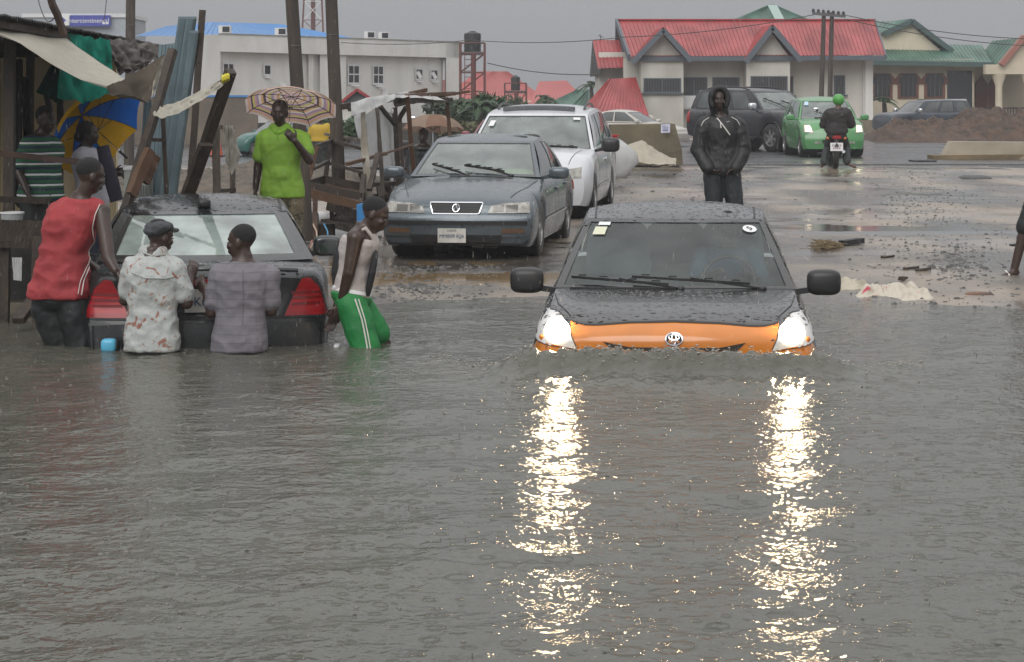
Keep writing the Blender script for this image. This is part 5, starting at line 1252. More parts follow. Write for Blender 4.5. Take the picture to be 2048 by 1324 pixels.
# ---------------------------------------------------------------- umbrellas
def umbrella(label, rimc, ax, Rr, depth, npan, mats, hl, roll=0, shaftm=None, rows=1, sag=.86):
    rimc = V(rimc); ax = V(ax).normalized(); apex = rimc - ax * depth
    x = ax.orthogonal().normalized(); y = ax.cross(x); c, s = math.cos(roll), math.sin(roll); x, y = x * c + y * s, y * c - x * s
    r = thing('umbrella', label, 'umbrella', rimc)
    pt = lambda a, t: apex + (x * math.cos(a) + y * math.sin(a)) * Rr * math.sin(t * 1.25) / math.sin(1.25) + ax * depth * (1 - math.cos(t * 1.25)) / (1 - math.cos(1.25))
    for i in range(npan):
        a0, a1 = 2 * math.pi * i / npan, 2 * math.pi * (i + 1) / npan; b = MB(True); nr = max(10, rows)
        for j in range(nr):
            def f(u, v, j=j):
                t = (j + v) / nr; A, B = pt(a0, t), pt(a1, t); p = A.lerp(B, u)
                k = 4 * u * (1 - u); p = p.lerp(pt(lerp(a0, a1, u), t), .35 * (1 - .5 * t)); return p - ax * .035 * k * t * t * (1 if t > .3 else t / .3)
            m_ = mats[i % len(mats)]
            b.grid(f, 5, 1, mi=(j % len(m_)) if isinstance(m_, list) else 0)
        m_ = mats[i % len(mats)]; b.build('canopy_panel', m_, r, True, 180)
        b = MB(True); b.tube([pt(a0, t) + ax * .006 for t in np.linspace(0, 1, 8)], .0035, 5); b.bar(apex + ax * depth * .95, pt(a0, .52) + ax * .01, .005); b.build('rib', M_BLKP, r, True)
    part('shaft', shaftm or M_CHROME, r, lambda b: b.tube([apex - ax * .05, apex + ax * hl], .007, 8), True)
    part('handle', M_BLKP, r, lambda b: b.tube([apex + ax * (hl - .02), apex + ax * (hl + .09)], .014, 8), True)
    return r
def cloth2(name, col, tr=.35):
    """thin cloth that lets some light through"""
    m = bpy.data.materials.new(name); m.use_nodes = True; t = m.node_tree; t.nodes.clear()
    o = t.nodes.new('ShaderNodeOutputMaterial'); d = t.nodes.new('ShaderNodeBsdfDiffuse'); r = t.nodes.new('ShaderNodeBsdfTranslucent'); x = t.nodes.new('ShaderNodeMixShader')
    d.inputs[0].default_value = (*col, 1); r.inputs[0].default_value = (*col, 1); x.inputs[0].default_value = tr
    c = t.nodes.new('ShaderNodeTexCoord'); n = t.nodes.new('ShaderNodeTexNoise'); n.inputs['Scale'].default_value = 9; n.inputs['Detail'].default_value = 5; t.links.new(c.outputs['Object'], n.inputs['Vector'])
    bp = t.nodes.new('ShaderNodeBump'); bp.inputs['Strength'].default_value = .35; bp.inputs['Distance'].default_value = .03; t.links.new(n.outputs['Fac'], bp.inputs['Height']); t.links.new(bp.outputs[0], d.inputs['Normal'])
    mx_ = t.nodes.new('ShaderNodeMix'); mx_.data_type = 'RGBA'; mx_.inputs[6].default_value = (*[q * .78 for q in col], 1); mx_.inputs[7].default_value = (*[min(1, q * 1.1) for q in col], 1)
    t.links.new(n.outputs['Fac'], mx_.inputs[0]); t.links.new(mx_.outputs[2], d.inputs[0]); t.links.new(mx_.outputs[2], r.inputs[0])
    t.links.new(d.outputs[0], x.inputs[1]); t.links.new(r.outputs[0], x.inputs[2]); t.links.new(x.outputs[0], o.inputs[0]); return m
UB, UY = cloth2('blue_umbrella_cloth', (.03, .19, .72), .6), cloth2('yellow_umbrella_cloth', (.80, .46, .025), .6)
umbrella('big blue and yellow umbrella held by the woman in white', P(197, 263, 20.35), (.70, -.46, -.56), .52, .27, 8, [UY, UB], .62, R(10))
cs = [cloth2('stripe_%s' % n, c, .45) for n, c in (('pink', (.68, .42, .44)), ('cream', (.74, .66, .60)), ('orange', (.66, .42, .22)), ('pale_pink', (.72, .56, .55)), ('lilac', (.40, .30, .40)), ('yellow', (.62, .56, .20)), ('black', (.14, .11, .13)), ('rose', (.60, .36, .38)))]
umbrella('multicoloured striped umbrella over the man in the lime polo shirt', P(581, 217, 20.98), (-.03, -.40, -.9), .47, .13, 8, [[cs[i] for i in (3, 3, 0, 1, 2, 3, 4, 5, 3, 6, 2, 1, 4, 7, 5, 6, 0, 2, 3, 1)]], .56, R(22), rows=20)
UBR = cloth2('brown_umbrella_cloth', (.30, .19, .14))
umbrella('brown umbrella open behind the stall', P(866, 262, 33.5), (0, -.12, -1), .50, .26, 8, [UBR, cloth2('tan_umbrella_cloth', (.36, .27, .21))], .7, R(12))
# ---------------------------------------------------------------- buildings and everything behind the road
M_WALLW = mat('stained_white_render', (.74, .73, .70), .8, var=.3, vs=.7, col2=(.62, .61, .57), stretch=(1.6, 1.6, .5), bump=.1)
M_WALLC = mat('cream_render', (.68, .60, .46), .8, var=.2, vs=.8, bump=.1)
M_WALLH = mat('grimy_white_render', (.64, .62, .57), .8, var=.5, vs=.55, col2=(.45, .43, .38), stretch=(1.5, 1.5, .45), bump=.1)
M_REDR = mat('red_metal_roof', (.37, .034, .034), .38, var=.45, vs=.9, stretch=(1.4, .4, .4), rvar=.15)
M_PINKR = mat('hazed_red_roof', (.42, .09, .08), .5, var=.2, vs=.6)  # distant red roof, with the paling of the haze put into its colour
M_GRNR = mat('green_metal_roof', (.055, .155, .105), .38, var=.45, vs=.9, stretch=(1.4, .4, .4), rvar=.15)
M_BLUR = mat('blue_metal_roof', (.06, .23, .52), .4, var=.15, vs=.6)
M_FASC = mat('blue_grey_fascia', (.09, .11, .13), .6)
M_WIN = mat('dark_window_glass', (.022, .024, .027), .12, spec=.6)
M_WFR = mat('white_window_frame', (.62, .62, .62), .5)
M_BROWN = mat('brown_trim', (.17, .06, .035), .6, var=.2)
M_CONC = mat('raw_concrete', (.20, .175, .13), .8, var=.5, vs=1.6, bump=.4, bs=20)
M_STEEL = mat('rusty_steel', (.15, .05, .04), .6, var=.4, vs=6)
M_GREYST = mat('grey_steel', (.12, .12, .12), .5, .4)
M_POLE = mat('weathered_pole_wood', (.085, .066, .05), .75, var=.6, vs=3, col2=(.045, .036, .03), stretch=(4, 4, .5), bump=.6, bs=25)
def corr(b, p00, p10, p11, p01, n, h=.03):
    """ribbed metal sheet over a quad; ribs run from the 0 edge to the 1 edge"""
    p00, p10, p11, p01 = map(V, (p00, p10, p11, p01)); nn = (p10 - p00).cross(p01 - p00).normalized()
    if nn.z < 0: nn = -nn
    us = []
    for i in range(n): us += [(i / n, 0), ((i + .7) / n, 0), ((i + .78) / n, h), ((i + .92) / n, h)]
    us.append((1, 0)); k = len(us)
    vs = [p00.lerp(p10, u) + nn * e for u, e in us] + [p01.lerp(p11, u) + nn * e for u, e in us]
    b.add(vs, [(i, i + 1, k + i + 1, k + i) for i in range(k - 1)])
def win(root, a, w, h, nx=1, nz=1, fr=.07, depth=.12, bars=0, mfr=None, n=(0, -1, 0), right=(1, 0, 0), gm=None):
    """window at lower-left corner a: frame, panes, sill; bars = vertical burglar bars"""
    a = V(a); r = V(right).normalized(); u = V((0, 0, 1)); n = V(n)
    b = MB(True); R_ = lambda x, z, o=0: a + r * x + u * z + n * o
    for x0, x1, z0, z1 in [(-fr, w + fr, -fr, 0), (-fr, w + fr, h, h + fr), (-fr, 0, 0, h), (w, w + fr, 0, h)] + [(w * i / nx - fr * .3, w * i / nx + fr * .3, 0, h) for i in range(1, nx)] + [(0, w, h * j / nz - fr * .3, h * j / nz + fr * .3) for j in range(1, nz)]:
        b.add([R_(x, z, o) for o in (.05, -.04) for x, z in ((x0, z0), (x1, z0), (x1, z1), (x0, z1))], [(0, 1, 2, 3), (7, 6, 5, 4), (0, 4, 5, 1), (1, 5, 6, 2), (2, 6, 7, 3), (3, 7, 4, 0)])
    f = b.build('window', mfr or M_WFR, root)
    for i in range(nx):
        for j in range(nz):
            part('pane', gm or M_WIN, f, lambda b: b.add([R_(w * (i + x) / nx, h * (j + z) / nz, .012) for x, z in ((0, 0), (1, 0), (1, 1), (0, 1))], [(0, 1, 2, 3)]))
    if bars: part('window_bars', M_GREYST, f, lambda b: [b.bar(R_(w * (i + .5) / bars, 0, .04), R_(w * (i + .5) / bars, h, .04), .02) for i in range(bars)], kind='stuff')
    part('sill', mfr or M_WFR, f, lambda b: b.box(R_(w / 2, -fr - .04, .06), (abs(r.x) * (w / 2 + .12) + .02, .09, .03)))
    return f
def wall(root, name, m, x0, x1, y, z0, z1, t=.2): return part(name, m, root, lambda b: b.box(((x0 + x1) / 2, y + t / 2, (z0 + z1) / 2), ((x1 - x0) / 2, t / 2, (z1 - z0) / 2)))

# -- red roofed house --------------------------------------------------------
D = 88.0; q = q_(D); X = lambda px: (px - CX) / FOC * D; Z = lambda py: HC - (py - YH) / FOC * D
rh = thing('house', 'white house with a long red roof and two pointed gables', 'house', (X(1500), D, .3))
wall(rh, 'wall', M_WALLH, X(1250), X(1752), D + 1.2, .2, Z(116))
zr, ze, yr, ye = Z(38) * 1.0 + .12, Z(113), D + 5.2, D - .1
part('roof', M_REDR, rh, lambda b: corr(b, (X(1260), ye, ze), (X(1770), ye, ze + .05), (X(1752) + .8, yr, zr), (X(1247), yr, zr), 66))
part('roof', M_REDR, rh, lambda b: corr(b, (X(1260), yr + 5.4, ze), (X(1770), yr + 5.4, ze), (X(1752) + .8, yr + .01, zr), (X(1247), yr + .01, zr), 30))
part('fascia', M_FASC, rh, lambda b: (b.bar((X(1260), ye - .03, ze - .1), (X(1770), ye - .03, ze - .06), .06, .18), b.bar((X(1258), ye, ze - .05), (X(1245), yr, zr - .05), .10, .28), b.bar((X(1771), ye, ze - .02), (X(1752) + .84, yr, zr), .06, .16), b.bar((X(1245), yr, zr - .05), (X(1258), yr + 5.4, ze - .1), .1, .28)), kind='stuff')
part('gable_end', mat('dark_gable_boards', (.05, .05, .05), .8), rh, lambda b: b.prism([(X(1262), ye + .1, ze - .1), (X(1256), yr, zr - .1), (X(1262), yr + 5, ze - .1)], (.1, 0, 0)))
part('ridge_cap', M_REDR, rh, lambda b: b.bar((X(1246), yr, zr + .03), (X(1752) + .82, yr, zr + .03), .3, .06))
for (xl, xr, pk, el, er, yb) in ((1282, 1367, (1325, 57), (1263, 121), (1381, 118), 0.0), (1493, 1580, (1542, 52), (1488, 120), (1599, 118), 0.0)):
    g = part('gable_wall', M_WALLH, rh, lambda b: b.prism([(X(xl), D, .2), (X(xr), D, .2), (X(xr), D, Z(116)), (X(pk[0]), D, Z(pk[1] + 12)), (X(xl), D, Z(116))], (0, 1.15, 0)))
    for e, s in ((el, 1), (er, -1)):
        part('gable_roof', M_REDR, rh, lambda b: corr(b, (X(e[0]), D - .55, Z(e[1])), (X(e[0]), D + 3.0, Z(e[1]) + .15), (X(pk[0]), D + 3.0, Z(pk[1]) + .05), (X(pk[0]), D - .55, Z(pk[1]) + .05), 8))
        part('barge_board', M_FASC, rh, lambda b: b.bar((X(e[0]) , D - .58, Z(e[1]) - .10), (X(pk[0]), D - .58, Z(pk[1]) - .08), .06, .22))
part('pilaster', M_WALLW, rh, lambda b: b.box((X(1746), D + 1.1, 1.8), (.16, .15, 1.65)))
part('downpipe', M_WFR, rh, lambda b: b.tube([(X(1737), D + 1.1, .3), (X(1737), D + 1.1, 3.3)], .05))
for x0, x1, y0, y1, yy, bb in ((1289, 1360, 158, 183, D, 22), (1368, 1418, 156, 190, D + 1.2, 16), (1432, 1483, 156, 188, D + 1.2, 16), (1503, 1573, 154, 182, D, 22), (1581, 1592, 154, 188, D + 1.2, 4), (1678, 1697, 152, 187, D + 1.2, 6)):
    win(rh, (X(x0), yy, Z(y1)), X(x1) - X(x0), Z(y0) - Z(y1), max(1, int((x1 - x0) / 24)), 1, .04, bars=bb, mfr=M_FASC)
part('air_conditioner', M_WFR, rh, lambda b: (b.box((X(1376), D + .95, Z(205)), (.38, .22, .28)), b.box((X(1376), D + .72, Z(205)), (.30, .02, .22))))
# lower left wing and lean-to
part('wall', M_WALLH, rh, lambda b: b.box((X(1240), D + 5, 1.9), (.75, 2, 1.7)))
part('wing_roof', M_REDR, rh, lambda b: corr(b, (X(1200), D + 1.8, Z(136)), (X(1256), D + 1.8, Z(134)), (X(1251), D + 5, Z(74)), (X(1194), D + 5, Z(74)), 7))
part('wing_gable', mat('dark_gable_boards', (.05, .05, .05)), rh, lambda b: b.prism([(X(1199), D + 1.7, Z(150)), (X(1199), D + 1.7, Z(138)), (X(1194), D + 5, Z(74)), (X(1194), D + 8, Z(140)), (X(1194), D + 8, Z(150))], (.12, 0, 0)))
part('lean_to_roof', M_REDR, rh, lambda b: (corr(b, (X(1190) - .3, D - 5, 1.0), (X(1283), D - 5, .95), (X(1271), D - .2, Z(155)), (X(1222), D - .2, Z(158)), 13), corr(b, (X(1150), D - 2, 1.0), (X(1190) - .3, D - 5.0, .99), (X(1222), D - .2, Z(158)), (X(1218), D - .1, Z(158)), 7)))
part('lean_to_wall', M_WALLH, rh, lambda b: b.box((X(1238), D - 2.4, .6), (1.1, 2.3, .4)))
part('aerial', M_GREYST, rh, lambda b: (b.tube([(X(1212), D + 5, Z(75)), (X(1210), D + 5, Z(62))], .02, 5), b.tube([(X(1206), D + 5, Z(64)), (X(1218), D + 5, Z(69))], .015, 5)))

# -- green roofed house ------------------------------------------------------
D = 100.0; X = lambda px: (px - CX) / FOC * D; Z = lambda py: HC - (py - YH) / FOC * D
gh = thing('house', 'cream house with green roofs, arched windows and a columned porch', 'house', (X(1860), D, .3))
wall(gh, 'wall', M_WALLC, X(1690), X(1948), D, .2, Z(118)); wall(gh, 'porch_wall', M_WALLC, X(1948), X(2110), D + 2.4, .2, Z(118))
part('roof', M_GRNR, gh, lambda b: corr(b, (X(1690), D - .9, Z(122)), (X(1978), D - .9, Z(127)), (X(2010), D + 5, Z(94) + .2), (X(1690), D + 5, Z(88) + .2), 40))
part('fascia', mat('green_fascia', (.05, .09, .085), .6), gh, lambda b: b.bar((X(1690), D - .93, Z(125)), (X(1978), D - .93, Z(130)), .06, .22))
part('upper_gable_wall', M_WALLC, gh, lambda b: b.prism([(X(1700), D + 2.9, Z(112)), (X(1905), D + 2.9, Z(112)), (X(1905), D + 2.9, Z(97)), (X(1845), D + 2.9, Z(46)), (X(1785), D + 2.9, Z(66)), (X(1700), D + 2.9, Z(70))], (0, 2, 0)))
part('upper_roof', M_GRNR, gh, lambda b: (corr(b, (X(1785), D + 2.6, Z(63)), (X(1785), D + 7, Z(63)), (X(1845), D + 7, Z(32)), (X(1845), D + 2.6, Z(34)), 8), corr(b, (X(1928), D + 2.6, Z(100)), (X(1928), D + 7, Z(98)), (X(1845), D + 7, Z(32)), (X(1845), D + 2.6, Z(34)), 8), corr(b, (X(1700), D + 2.5, Z(64)), (X(1788), D + 2.5, Z(63)), (X(1845), D + 6.2, Z(33)), (X(1700), D + 6.2, Z(37)), 14)))
part('barge_board', mat('green_fascia', (.05, .09, .085)), gh, lambda b: (b.bar((X(1786), D + 2.55, Z(65)), (X(1845), D + 2.55, Z(38)), .08, .24), b.bar((X(1928), D + 2.55, Z(101)), (X(1845), D + 2.55, Z(38)), .08, .24)))
def arch_win(xc, y0, y1, w):
    x = X(xc); h = Z(y0) - Z(y1); a = Z(y1)
    pts = [(-w, 0), (-w, h * .55), (-w * 1.25, h * .58), (-w * 1.25, h * .78), (-w * .8, h), (w * .8, h), (w * 1.25, h * .78), (w * 1.25, h * .58), (w, h * .55), (w, 0)]
    f = part('window', M_BROWN, gh, lambda b: b.prism([(x + u * 1.16, D - .06, a + (z * 1.05 - .05)) for u, z in pts], (0, .08, 0)))
    part('pane', M_WIN, f, lambda b: b.prism([(x + u * .84, D - .09, a + z * .93 + .05) for u, z in pts], (0, .02, 0))); part('window_bars', M_GREYST, f, lambda b: [b.bar((x + u * w, D - .11, a), (x + u * w, D - .11, a + h * .9), .025) for u in (-.5, 0, .5)], kind='stuff')
for xc in (1764, 1816, 1869): arch_win(xc, 147, 195, .42)
part('doorway', M_WIN, gh, lambda b: b.box((X(1919), D - .02, Z(178)), (.58, .03, .85)))
for xc in (1985, 2012): 
    f = part('porch_door', M_BROWN, gh, lambda b: b.prism([(X(xc) - .3, D + 2.35, .35), (X(xc) + .3, D + 2.35, .35), (X(xc) + .3, D + 2.35, 2.3), (X(xc), D + 2.35, 2.75), (X(xc) - .3, D + 2.35, 2.3)], (0, .04, 0)))
for xc in (1978, 2035, 2075): part('column', M_WALLC, gh, lambda b: (b.lathe([(.20, .3), (.17, .6), (.16, 2.2), (.30, 2.6), (.34, 2.75)], (X(xc), D - 2, .0), (0, 0, 1), 14), b.box((X(xc), D - 2, .35), (.26, .26, .12))), True)
part('porch_beam', M_WALLC, gh, lambda b: b.box(((X(1950) + X(2110)) / 2, D - 2, 2.95), ((X(2110) - X(1950)) / 2, .25, .22)))
part('porch_gable', M_WALLC, gh, lambda b: b.prism([(X(1984), D - 2.2, 3.17), (X(2086), D - 2.2, 3.17), (X(2024), D - 2.2, Z(80))], (0, .4, 0)))
part('porch_barge', mat('pink_tile_edge', (.32, .13, .10), .6), gh, lambda b: (b.bar((X(1979), D - 2.3, 3.15), (X(2024), D - 2.3, Z(76)), .5, .22), b.bar((X(2090), D - 2.3, 3.15), (X(2024), D - 2.3, Z(76)), .5, .16)))
part('porch_roof', M_GRNR, gh, lambda b: corr(b, (X(1979), D - 2.2, 3.1), (X(1979), D + 4, 3.1), (X(2024), D + 4, Z(78)), (X(2024), D - 2.2, Z(78)), 8))
part('porch_roof', M_GRNR, gh, lambda b: corr(b, (X(2090), D - 2.2, 3.1), (X(2090), D + 4, 3.1), (X(2024), D + 4, Z(78)), (X(2024), D - 2.2, Z(78)), 8))
part('railing', mat('dark_railing', (.04, .025, .02), .5), gh, lambda b: [b.bar((x, D - 2, .45), (x, D - 2, 1.15), .06) for x in np.arange(X(1923), X(2035), .13)] + [b.bar((X(1923), D - 2, 1.18), (X(2035), D - 2, 1.18), .08)], kind='stuff')
part('air_conditioner', M_WFR, gh, lambda b: b.box((X(1911), D - .25, Z(210)), (.42, .2, .28)))
D = 122.0; X = lambda px: (px - CX) / FOC * D; Z = lambda py: HC - (py - YH) / FOC * D
bh = thing('house', 'house behind the red roof showing only a green pyramid roof', 'house', (X(1560), D, .3))
part('wall', M_WALLC, bh, lambda b: b.box((X(1555), D + 4, 2.6), (3.2, 3, 2.4)))
part('roof', M_GRNR, bh, lambda b: (corr(b, (X(1420), D, Z(62)), (X(1670), D, Z(62)), (X(1566), D + 4, Z(4)), (X(1556), D + 4, Z(4)), 26), corr(b, (X(1670), D, Z(62)), (X(1670), D + 9, Z(62)), (X(1566), D + 4.2, Z(4)), (X(1566), D + 4, Z(4)), 12), corr(b, (X(1420), D, Z(62)), (X(1420), D + 9, Z(62)), (X(1556), D + 4.2, Z(4)), (X(1556), D + 4, Z(4)), 12)))
part('roof_flashing', mat('pale_green_flashing', (.30, .40, .36), .5), bh, lambda b: b.bar((X(1561), D + 3.9, Z(5)), (X(1568), D + .4, Z(52)), .55, .06))

# -- white office building ----------------------------------------------------
S_ = lambda px: 50.6 - (px - 440) / 478 * 7.4
Fq = lambda px, py, o=0: P(px, py, FOC / S_(px) + o)
wb = thing('office_building', 'long white two-storey building with a parapet and recessed windows', 'building', (Fq(680, 240).x, Fq(680, 240).y, .3))
def fbox(name, m, x0, x1, t0, t1, b0, b1, o, th=.4):
    """slab on the slanting facade between two columns; t, b are top and bottom rows at each end"""
    def f(b):
        A = [Fq(x0, b0, o), Fq(x1, b1, o), Fq(x1, t1, o), Fq(x0, t0, o)]; b.prism(A, (0, th, 0))
    return part(name, m, wb, f)
top = lambda x: 68 + (x - 440) / 478 * 17; rec = lambda x: 103 + (x - 440) / 478 * 13; bas = lambda x: 262 - (x - 440) / 478 * 9
fbox('back_wall', M_WALLW, 400, 918, top(400) + 3, top(918) + 3, 262, 252, .55, 4.0)
fbox('parapet', M_WALLW, 440, 918, top(440), top(918), rec(440), rec(918), 0, .5)
fbox('parapet_coping', mat('dirty_coping', (.40, .39, .36), .8, var=.5), 438, 920, top(438) - 2, top(920) - 2, top(438), top(920), -.05, .6)
fbox('end_column', M_WALLW, 402, 440, 70, top(440), 262, 262, .0, .5); fbox('end_column', M_WALLW, 892, 918, top(892), top(918), 255, 254, 0, .5)
fbox('pilaster', M_WALLW, 640, 692, rec(640), rec(692), 258, 257, .2, .5); fbox('pilaster', M_WALLW, 617, 627, rec(617), rec(627), 258, 257, .35, .3)
fd = (Fq(918, 150) - Fq(440, 150)); fd.z = 0
for x0, x1, y0, y1, nx, nz in ((448, 467, 128, 160, 2, 2), (530, 541, 131, 148, 1, 1), (698, 718, 132, 165, 2, 2), (748, 766, 133, 166, 2, 2), (833, 845, 139, 157, 1, 1), (863, 875, 141, 158, 1, 1)):
    a, c, e = Fq(x0, y1, .5), Fq(x1, y1, .5), Fq(x0, y0, .5)
    f = win(wb, a, (c - a).length, e.z - a.z, nx, nz, .09, right=fd)
    if nz == 1 and x0 > 800: part('open_sash', M_WFR, f, lambda b: b.bar(a + V((.04, -.05, .30)), a + V((.22, -.15, .02)), .03, .16))
part('downpipe', M_WFR, wb, lambda b: b.tube([Fq(888, 118, .35), Fq(888, 160, .35)], .07)); part('downpipe', mat('pink_pipe', (.45, .20, .20), .6), wb, lambda b: b.tube([Fq(888, 160, .35), Fq(888, 215, .35)], .07))
part('electric_box', M_WFR, wb, lambda b: (b.box(Fq(567, 174, .4), (.12, .1, .15)), b.box(Fq(770, 184, .4), (.12, .1, .15))))
part('roof', M_BLUR, wb, lambda b: (corr(b, P(395, 76, 97), P(745, 84, 108), P(560, 49, 112), P(425, 44, 104), 30), corr(b, P(270, 72, 101), P(415, 72, 101), P(425, 44, 104), P(330, 53, 106), 12)))
for px in (450, 562, 740, 768):
    a = thing('air_conditioner', {450: 'air conditioner box at the left end of the white parapet', 562: 'air conditioner box on the parapet beside the first utility pole', 740: 'left box of the air conditioner pair near the right end of the parapet', 768: 'right box of the air conditioner pair near the right end of the parapet'}[px], 'air conditioner', tuple(Fq(px, top(px) - 2, .4)), 0, 'air conditioners on the white parapet')
    addp(a, 'casing', M_WFR, lambda b: b.box((0, 0, .15), (.24, .16, .15)), False); addp(a, 'fan_grille', M_WIN, lambda b: b.box((.06, -.165, .15), (.14, .01, .11)), False)

# -- bank block with the sign -------------------------------------------------
D = 112.0; X = lambda px: (px - CX) / FOC * D; Z = lambda py: HC - (py - YH) / FOC * D
bk = thing('office_building', 'pale grey block carrying the blue name board at the far left', 'building', (X(190), D, .3))
part('wall', mat('pale_grey_cladding', (.36, .40, .44), .6, var=.15), bk, lambda b: b.box((X(150), D + 3, (Z(32) + .3) / 2), (X(252) - X(150), 3, (Z(32) - .3) / 2)))
part('parapet', M_WFR, bk, lambda b: b.box((X(150), D + 3, Z(31)), (X(252) - X(150) + .1, 3.1, .1)))
sg = thing('sign', 'blue name board reading Intercontinental on the pale grey block', 'sign', (X(182), D - .3, Z(42)))
part('board', mat('purple_blue_board', (.045, .06, .33), .4), sg, lambda b: b.box((X(183), D - .25, Z(42)), (X(223) - X(183), .12, Z(31) - Z(42))))
text('lettering', 'Intercontinental', .34, M_WHITE, sg, Matrix.Translation((X(179), D - .38, Z(42))) @ Matrix.Rotation(R(90), 4, 'X'), .004)
part('small_print', M_WHITE, sg, lambda b: [b.box((X(214) + k, D - .38, Z(47)), (.07, .01, .05)) for k in (-.1, .08)], kind='stuff')
part('logo_panel', M_WHITE, sg, lambda b: b.box((X(133), D - .25, Z(41)), (.22, .1, Z(31) - Z(41))))
part('logo_diamond', mat('purple_blue_board', (.045, .06, .33)), sg, lambda b: b.prism([(X(127), D - .37, Z(48)), (X(135), D - .37, Z(41)), (X(127), D - .37, Z(34)), (X(119), D - .37, Z(41))], (0, .02, 0)))

# -- further roofs, tank towers, mast ----------------------------------------
D = 140.0
ph = thing('house', 'distant house with a haze-paled pink hipped roof beyond the bushes', 'house', (P(1010, 200, D).x, D, .3))
part('roof', M_PINKR, ph, lambda b: (corr(b, P(905, 212, D), P(1110, 212, D), P(1015, 143, D + 6), P(985, 143, D + 6), 24), corr(b, P(1060, 208, D - .5), P(1180, 208, D - .5), P(1132, 161, D + 5), P(1078, 163, D + 5), 14), corr(b, P(860, 212, D + 1), P(905, 212, D), P(985, 143, D + 6), P(955, 143, D + 6), 8)))
part('wall', M_WALLC, ph, lambda b: b.box((P(1020, 200, D).x, D + 3, .6), (4.2, 2.4, .8)))
gh2 = thing('house', 'low house with a dull green roof left of the red lean-to', 'house', (P(1120, 205, 112).x, 112, .3))
part('roof', M_GRNR, gh2, lambda b: (corr(b, P(1078, 214, 112), P(1190, 214, 112), P(1180, 178, 116), P(1152, 180, 116), 12), corr(b, P(1180, 214, 111), P(1140, 216, 111), P(1172, 182, 113), P(1180, 178, 114), 3)))
part('wall', M_WALLC, gh2, lambda b: b.box((P(1135, 205, 112).x, 114.5, .7), (1.2, 1.8, .45)))
D = 75; X = lambda px: (px - CX) / FOC * D; Z = lambda py: HC - (py - YH) / FOC * D
ht = thing('hut', 'small grey hut with a red edged gable behind the utility poles', 'house', (X(715), D, .3))
part('wall', M_WALLH, ht, lambda b: b.prism([(X(684), D, .2), (X(748), D, .2), (X(748), D, Z(205)), (X(684), D, Z(207))], (0, 2, 0))); part('gable', mat('grey_gable', (.16, .18, .19), .7), ht, lambda b: b.prism([(X(684), D - .02, Z(206)), (X(748), D - .02, Z(204)), (X(715), D - .02, Z(182))], (0, 2, 0)))
part('barge_board', M_REDR, ht, lambda b: (b.bar((X(680), D - .15, Z(207)), (X(715), D - .15, Z(179)), .4, .09), b.bar((X(754), D - .15, Z(205)), (X(715), D - .15, Z(179)), .4, .09)))
def tank_tower(label, px, d, yt, yp, ybot, w, wt, nlev):
    x = (px - CX) / FOC * d; z = lambda py: HC - (py - YH) / FOC * d
    t = thing('water_tower', label, 'water tower', (x, d, .3)); zp, zb = z(yp), .3
    part('tank', mat('black_plastic_tank', (.018, .019, .02), .5), t, lambda b: b.lathe([(.001, 0), (wt * .97, 0), (wt, .05), (wt * .96, .15 * (z(yt) - zp)), (wt, .3 * (z(yt) - zp)), (wt * .96, .5 * (z(yt) - zp)), (wt, .7 * (z(yt) - zp)), (wt * .97, .88 * (z(yt) - zp)), (wt * .4, .96 * (z(yt) - zp)), (wt * .35, z(yt) - zp), (.001, z(yt) - zp)], (x, d, zp + .08), (0, 0, 1), 20), True, 40)
    part('platform', M_GREYST, t, lambda b: b.box((x, d, zp), (w, w, .07)))
    for sx in (-1, 1):
        for sy in (-1, 1): part('leg', M_STEEL, t, lambda b: b.bar((x + sx * w, d + sy * w, zb), (x + sx * w, d + sy * w, zp + .45), .09))
    part('centre_pipe', M_STEEL, t, lambda b: b.tube([(x + .05, d - w, zb), (x + .05, d - w, zp)], .11))
    for i in range(nlev):
        za, zc = lerp(zb, zp, i / nlev), lerp(zb, zp, (i + 1) / nlev)
        for sy in (-1, 1): part('brace', M_STEEL, t, lambda b: (b.bar((x - w, d + sy * w, za), (x + w, d + sy * w, zc), .05), b.bar((x - w, d + sy * w, zc), (x + w, d + sy * w, zc), .05)))
        for sx in (-1, 1): part('brace', M_STEEL, t, lambda b: b.bar((x + sx * w, d + w, za), (x + sx * w, d - w, zc), .05))
    part('ladder', M_STEEL, t, lambda b: [b.bar((x - w + .2, d - w - .05, zz), (x - w + .5, d - w - .05, zz), .03) for zz in np.arange(zb, zp, .25)] + [b.bar((x - w + k, d - w - .05, zb), (x - w + k, d - w - .05, zp), .035) for k in (.2, .5)])
    part('guard_rail', M_STEEL, t, lambda b: (b.bar((x - w, d - w, zp + .45), (x + w, d - w, zp + .45), .05), b.bar((x - w, d + w, zp + .45), (x + w, d + w, zp + .45), .05)))
tank_tower('black water tank on a rusty steel tower beside the white building', 945, 92, 66, 107, 195, .52, .37, 4)
tank_tower('small black water tank on a low stand before the pink roof', 1031, 110, 154, 184, 208, .55, .24, 1)
d = 160; x = (627 - CX) / FOC * d; ms = thing('radio_mast', 'red and white lattice mast rising behind the utility poles', 'mast', (x, d, .3))
for sx, sy in ((-1, -1), (1, -1), (0, 1)): part('leg', M_STEEL, ms, lambda b: b.tube([(x + sx * 1.05, d + sy * .9, .3), (x + sx * .75, d + sy * .6, 7.0), (x + sx * .5, d + sy * .4, 12)], .07, 6))
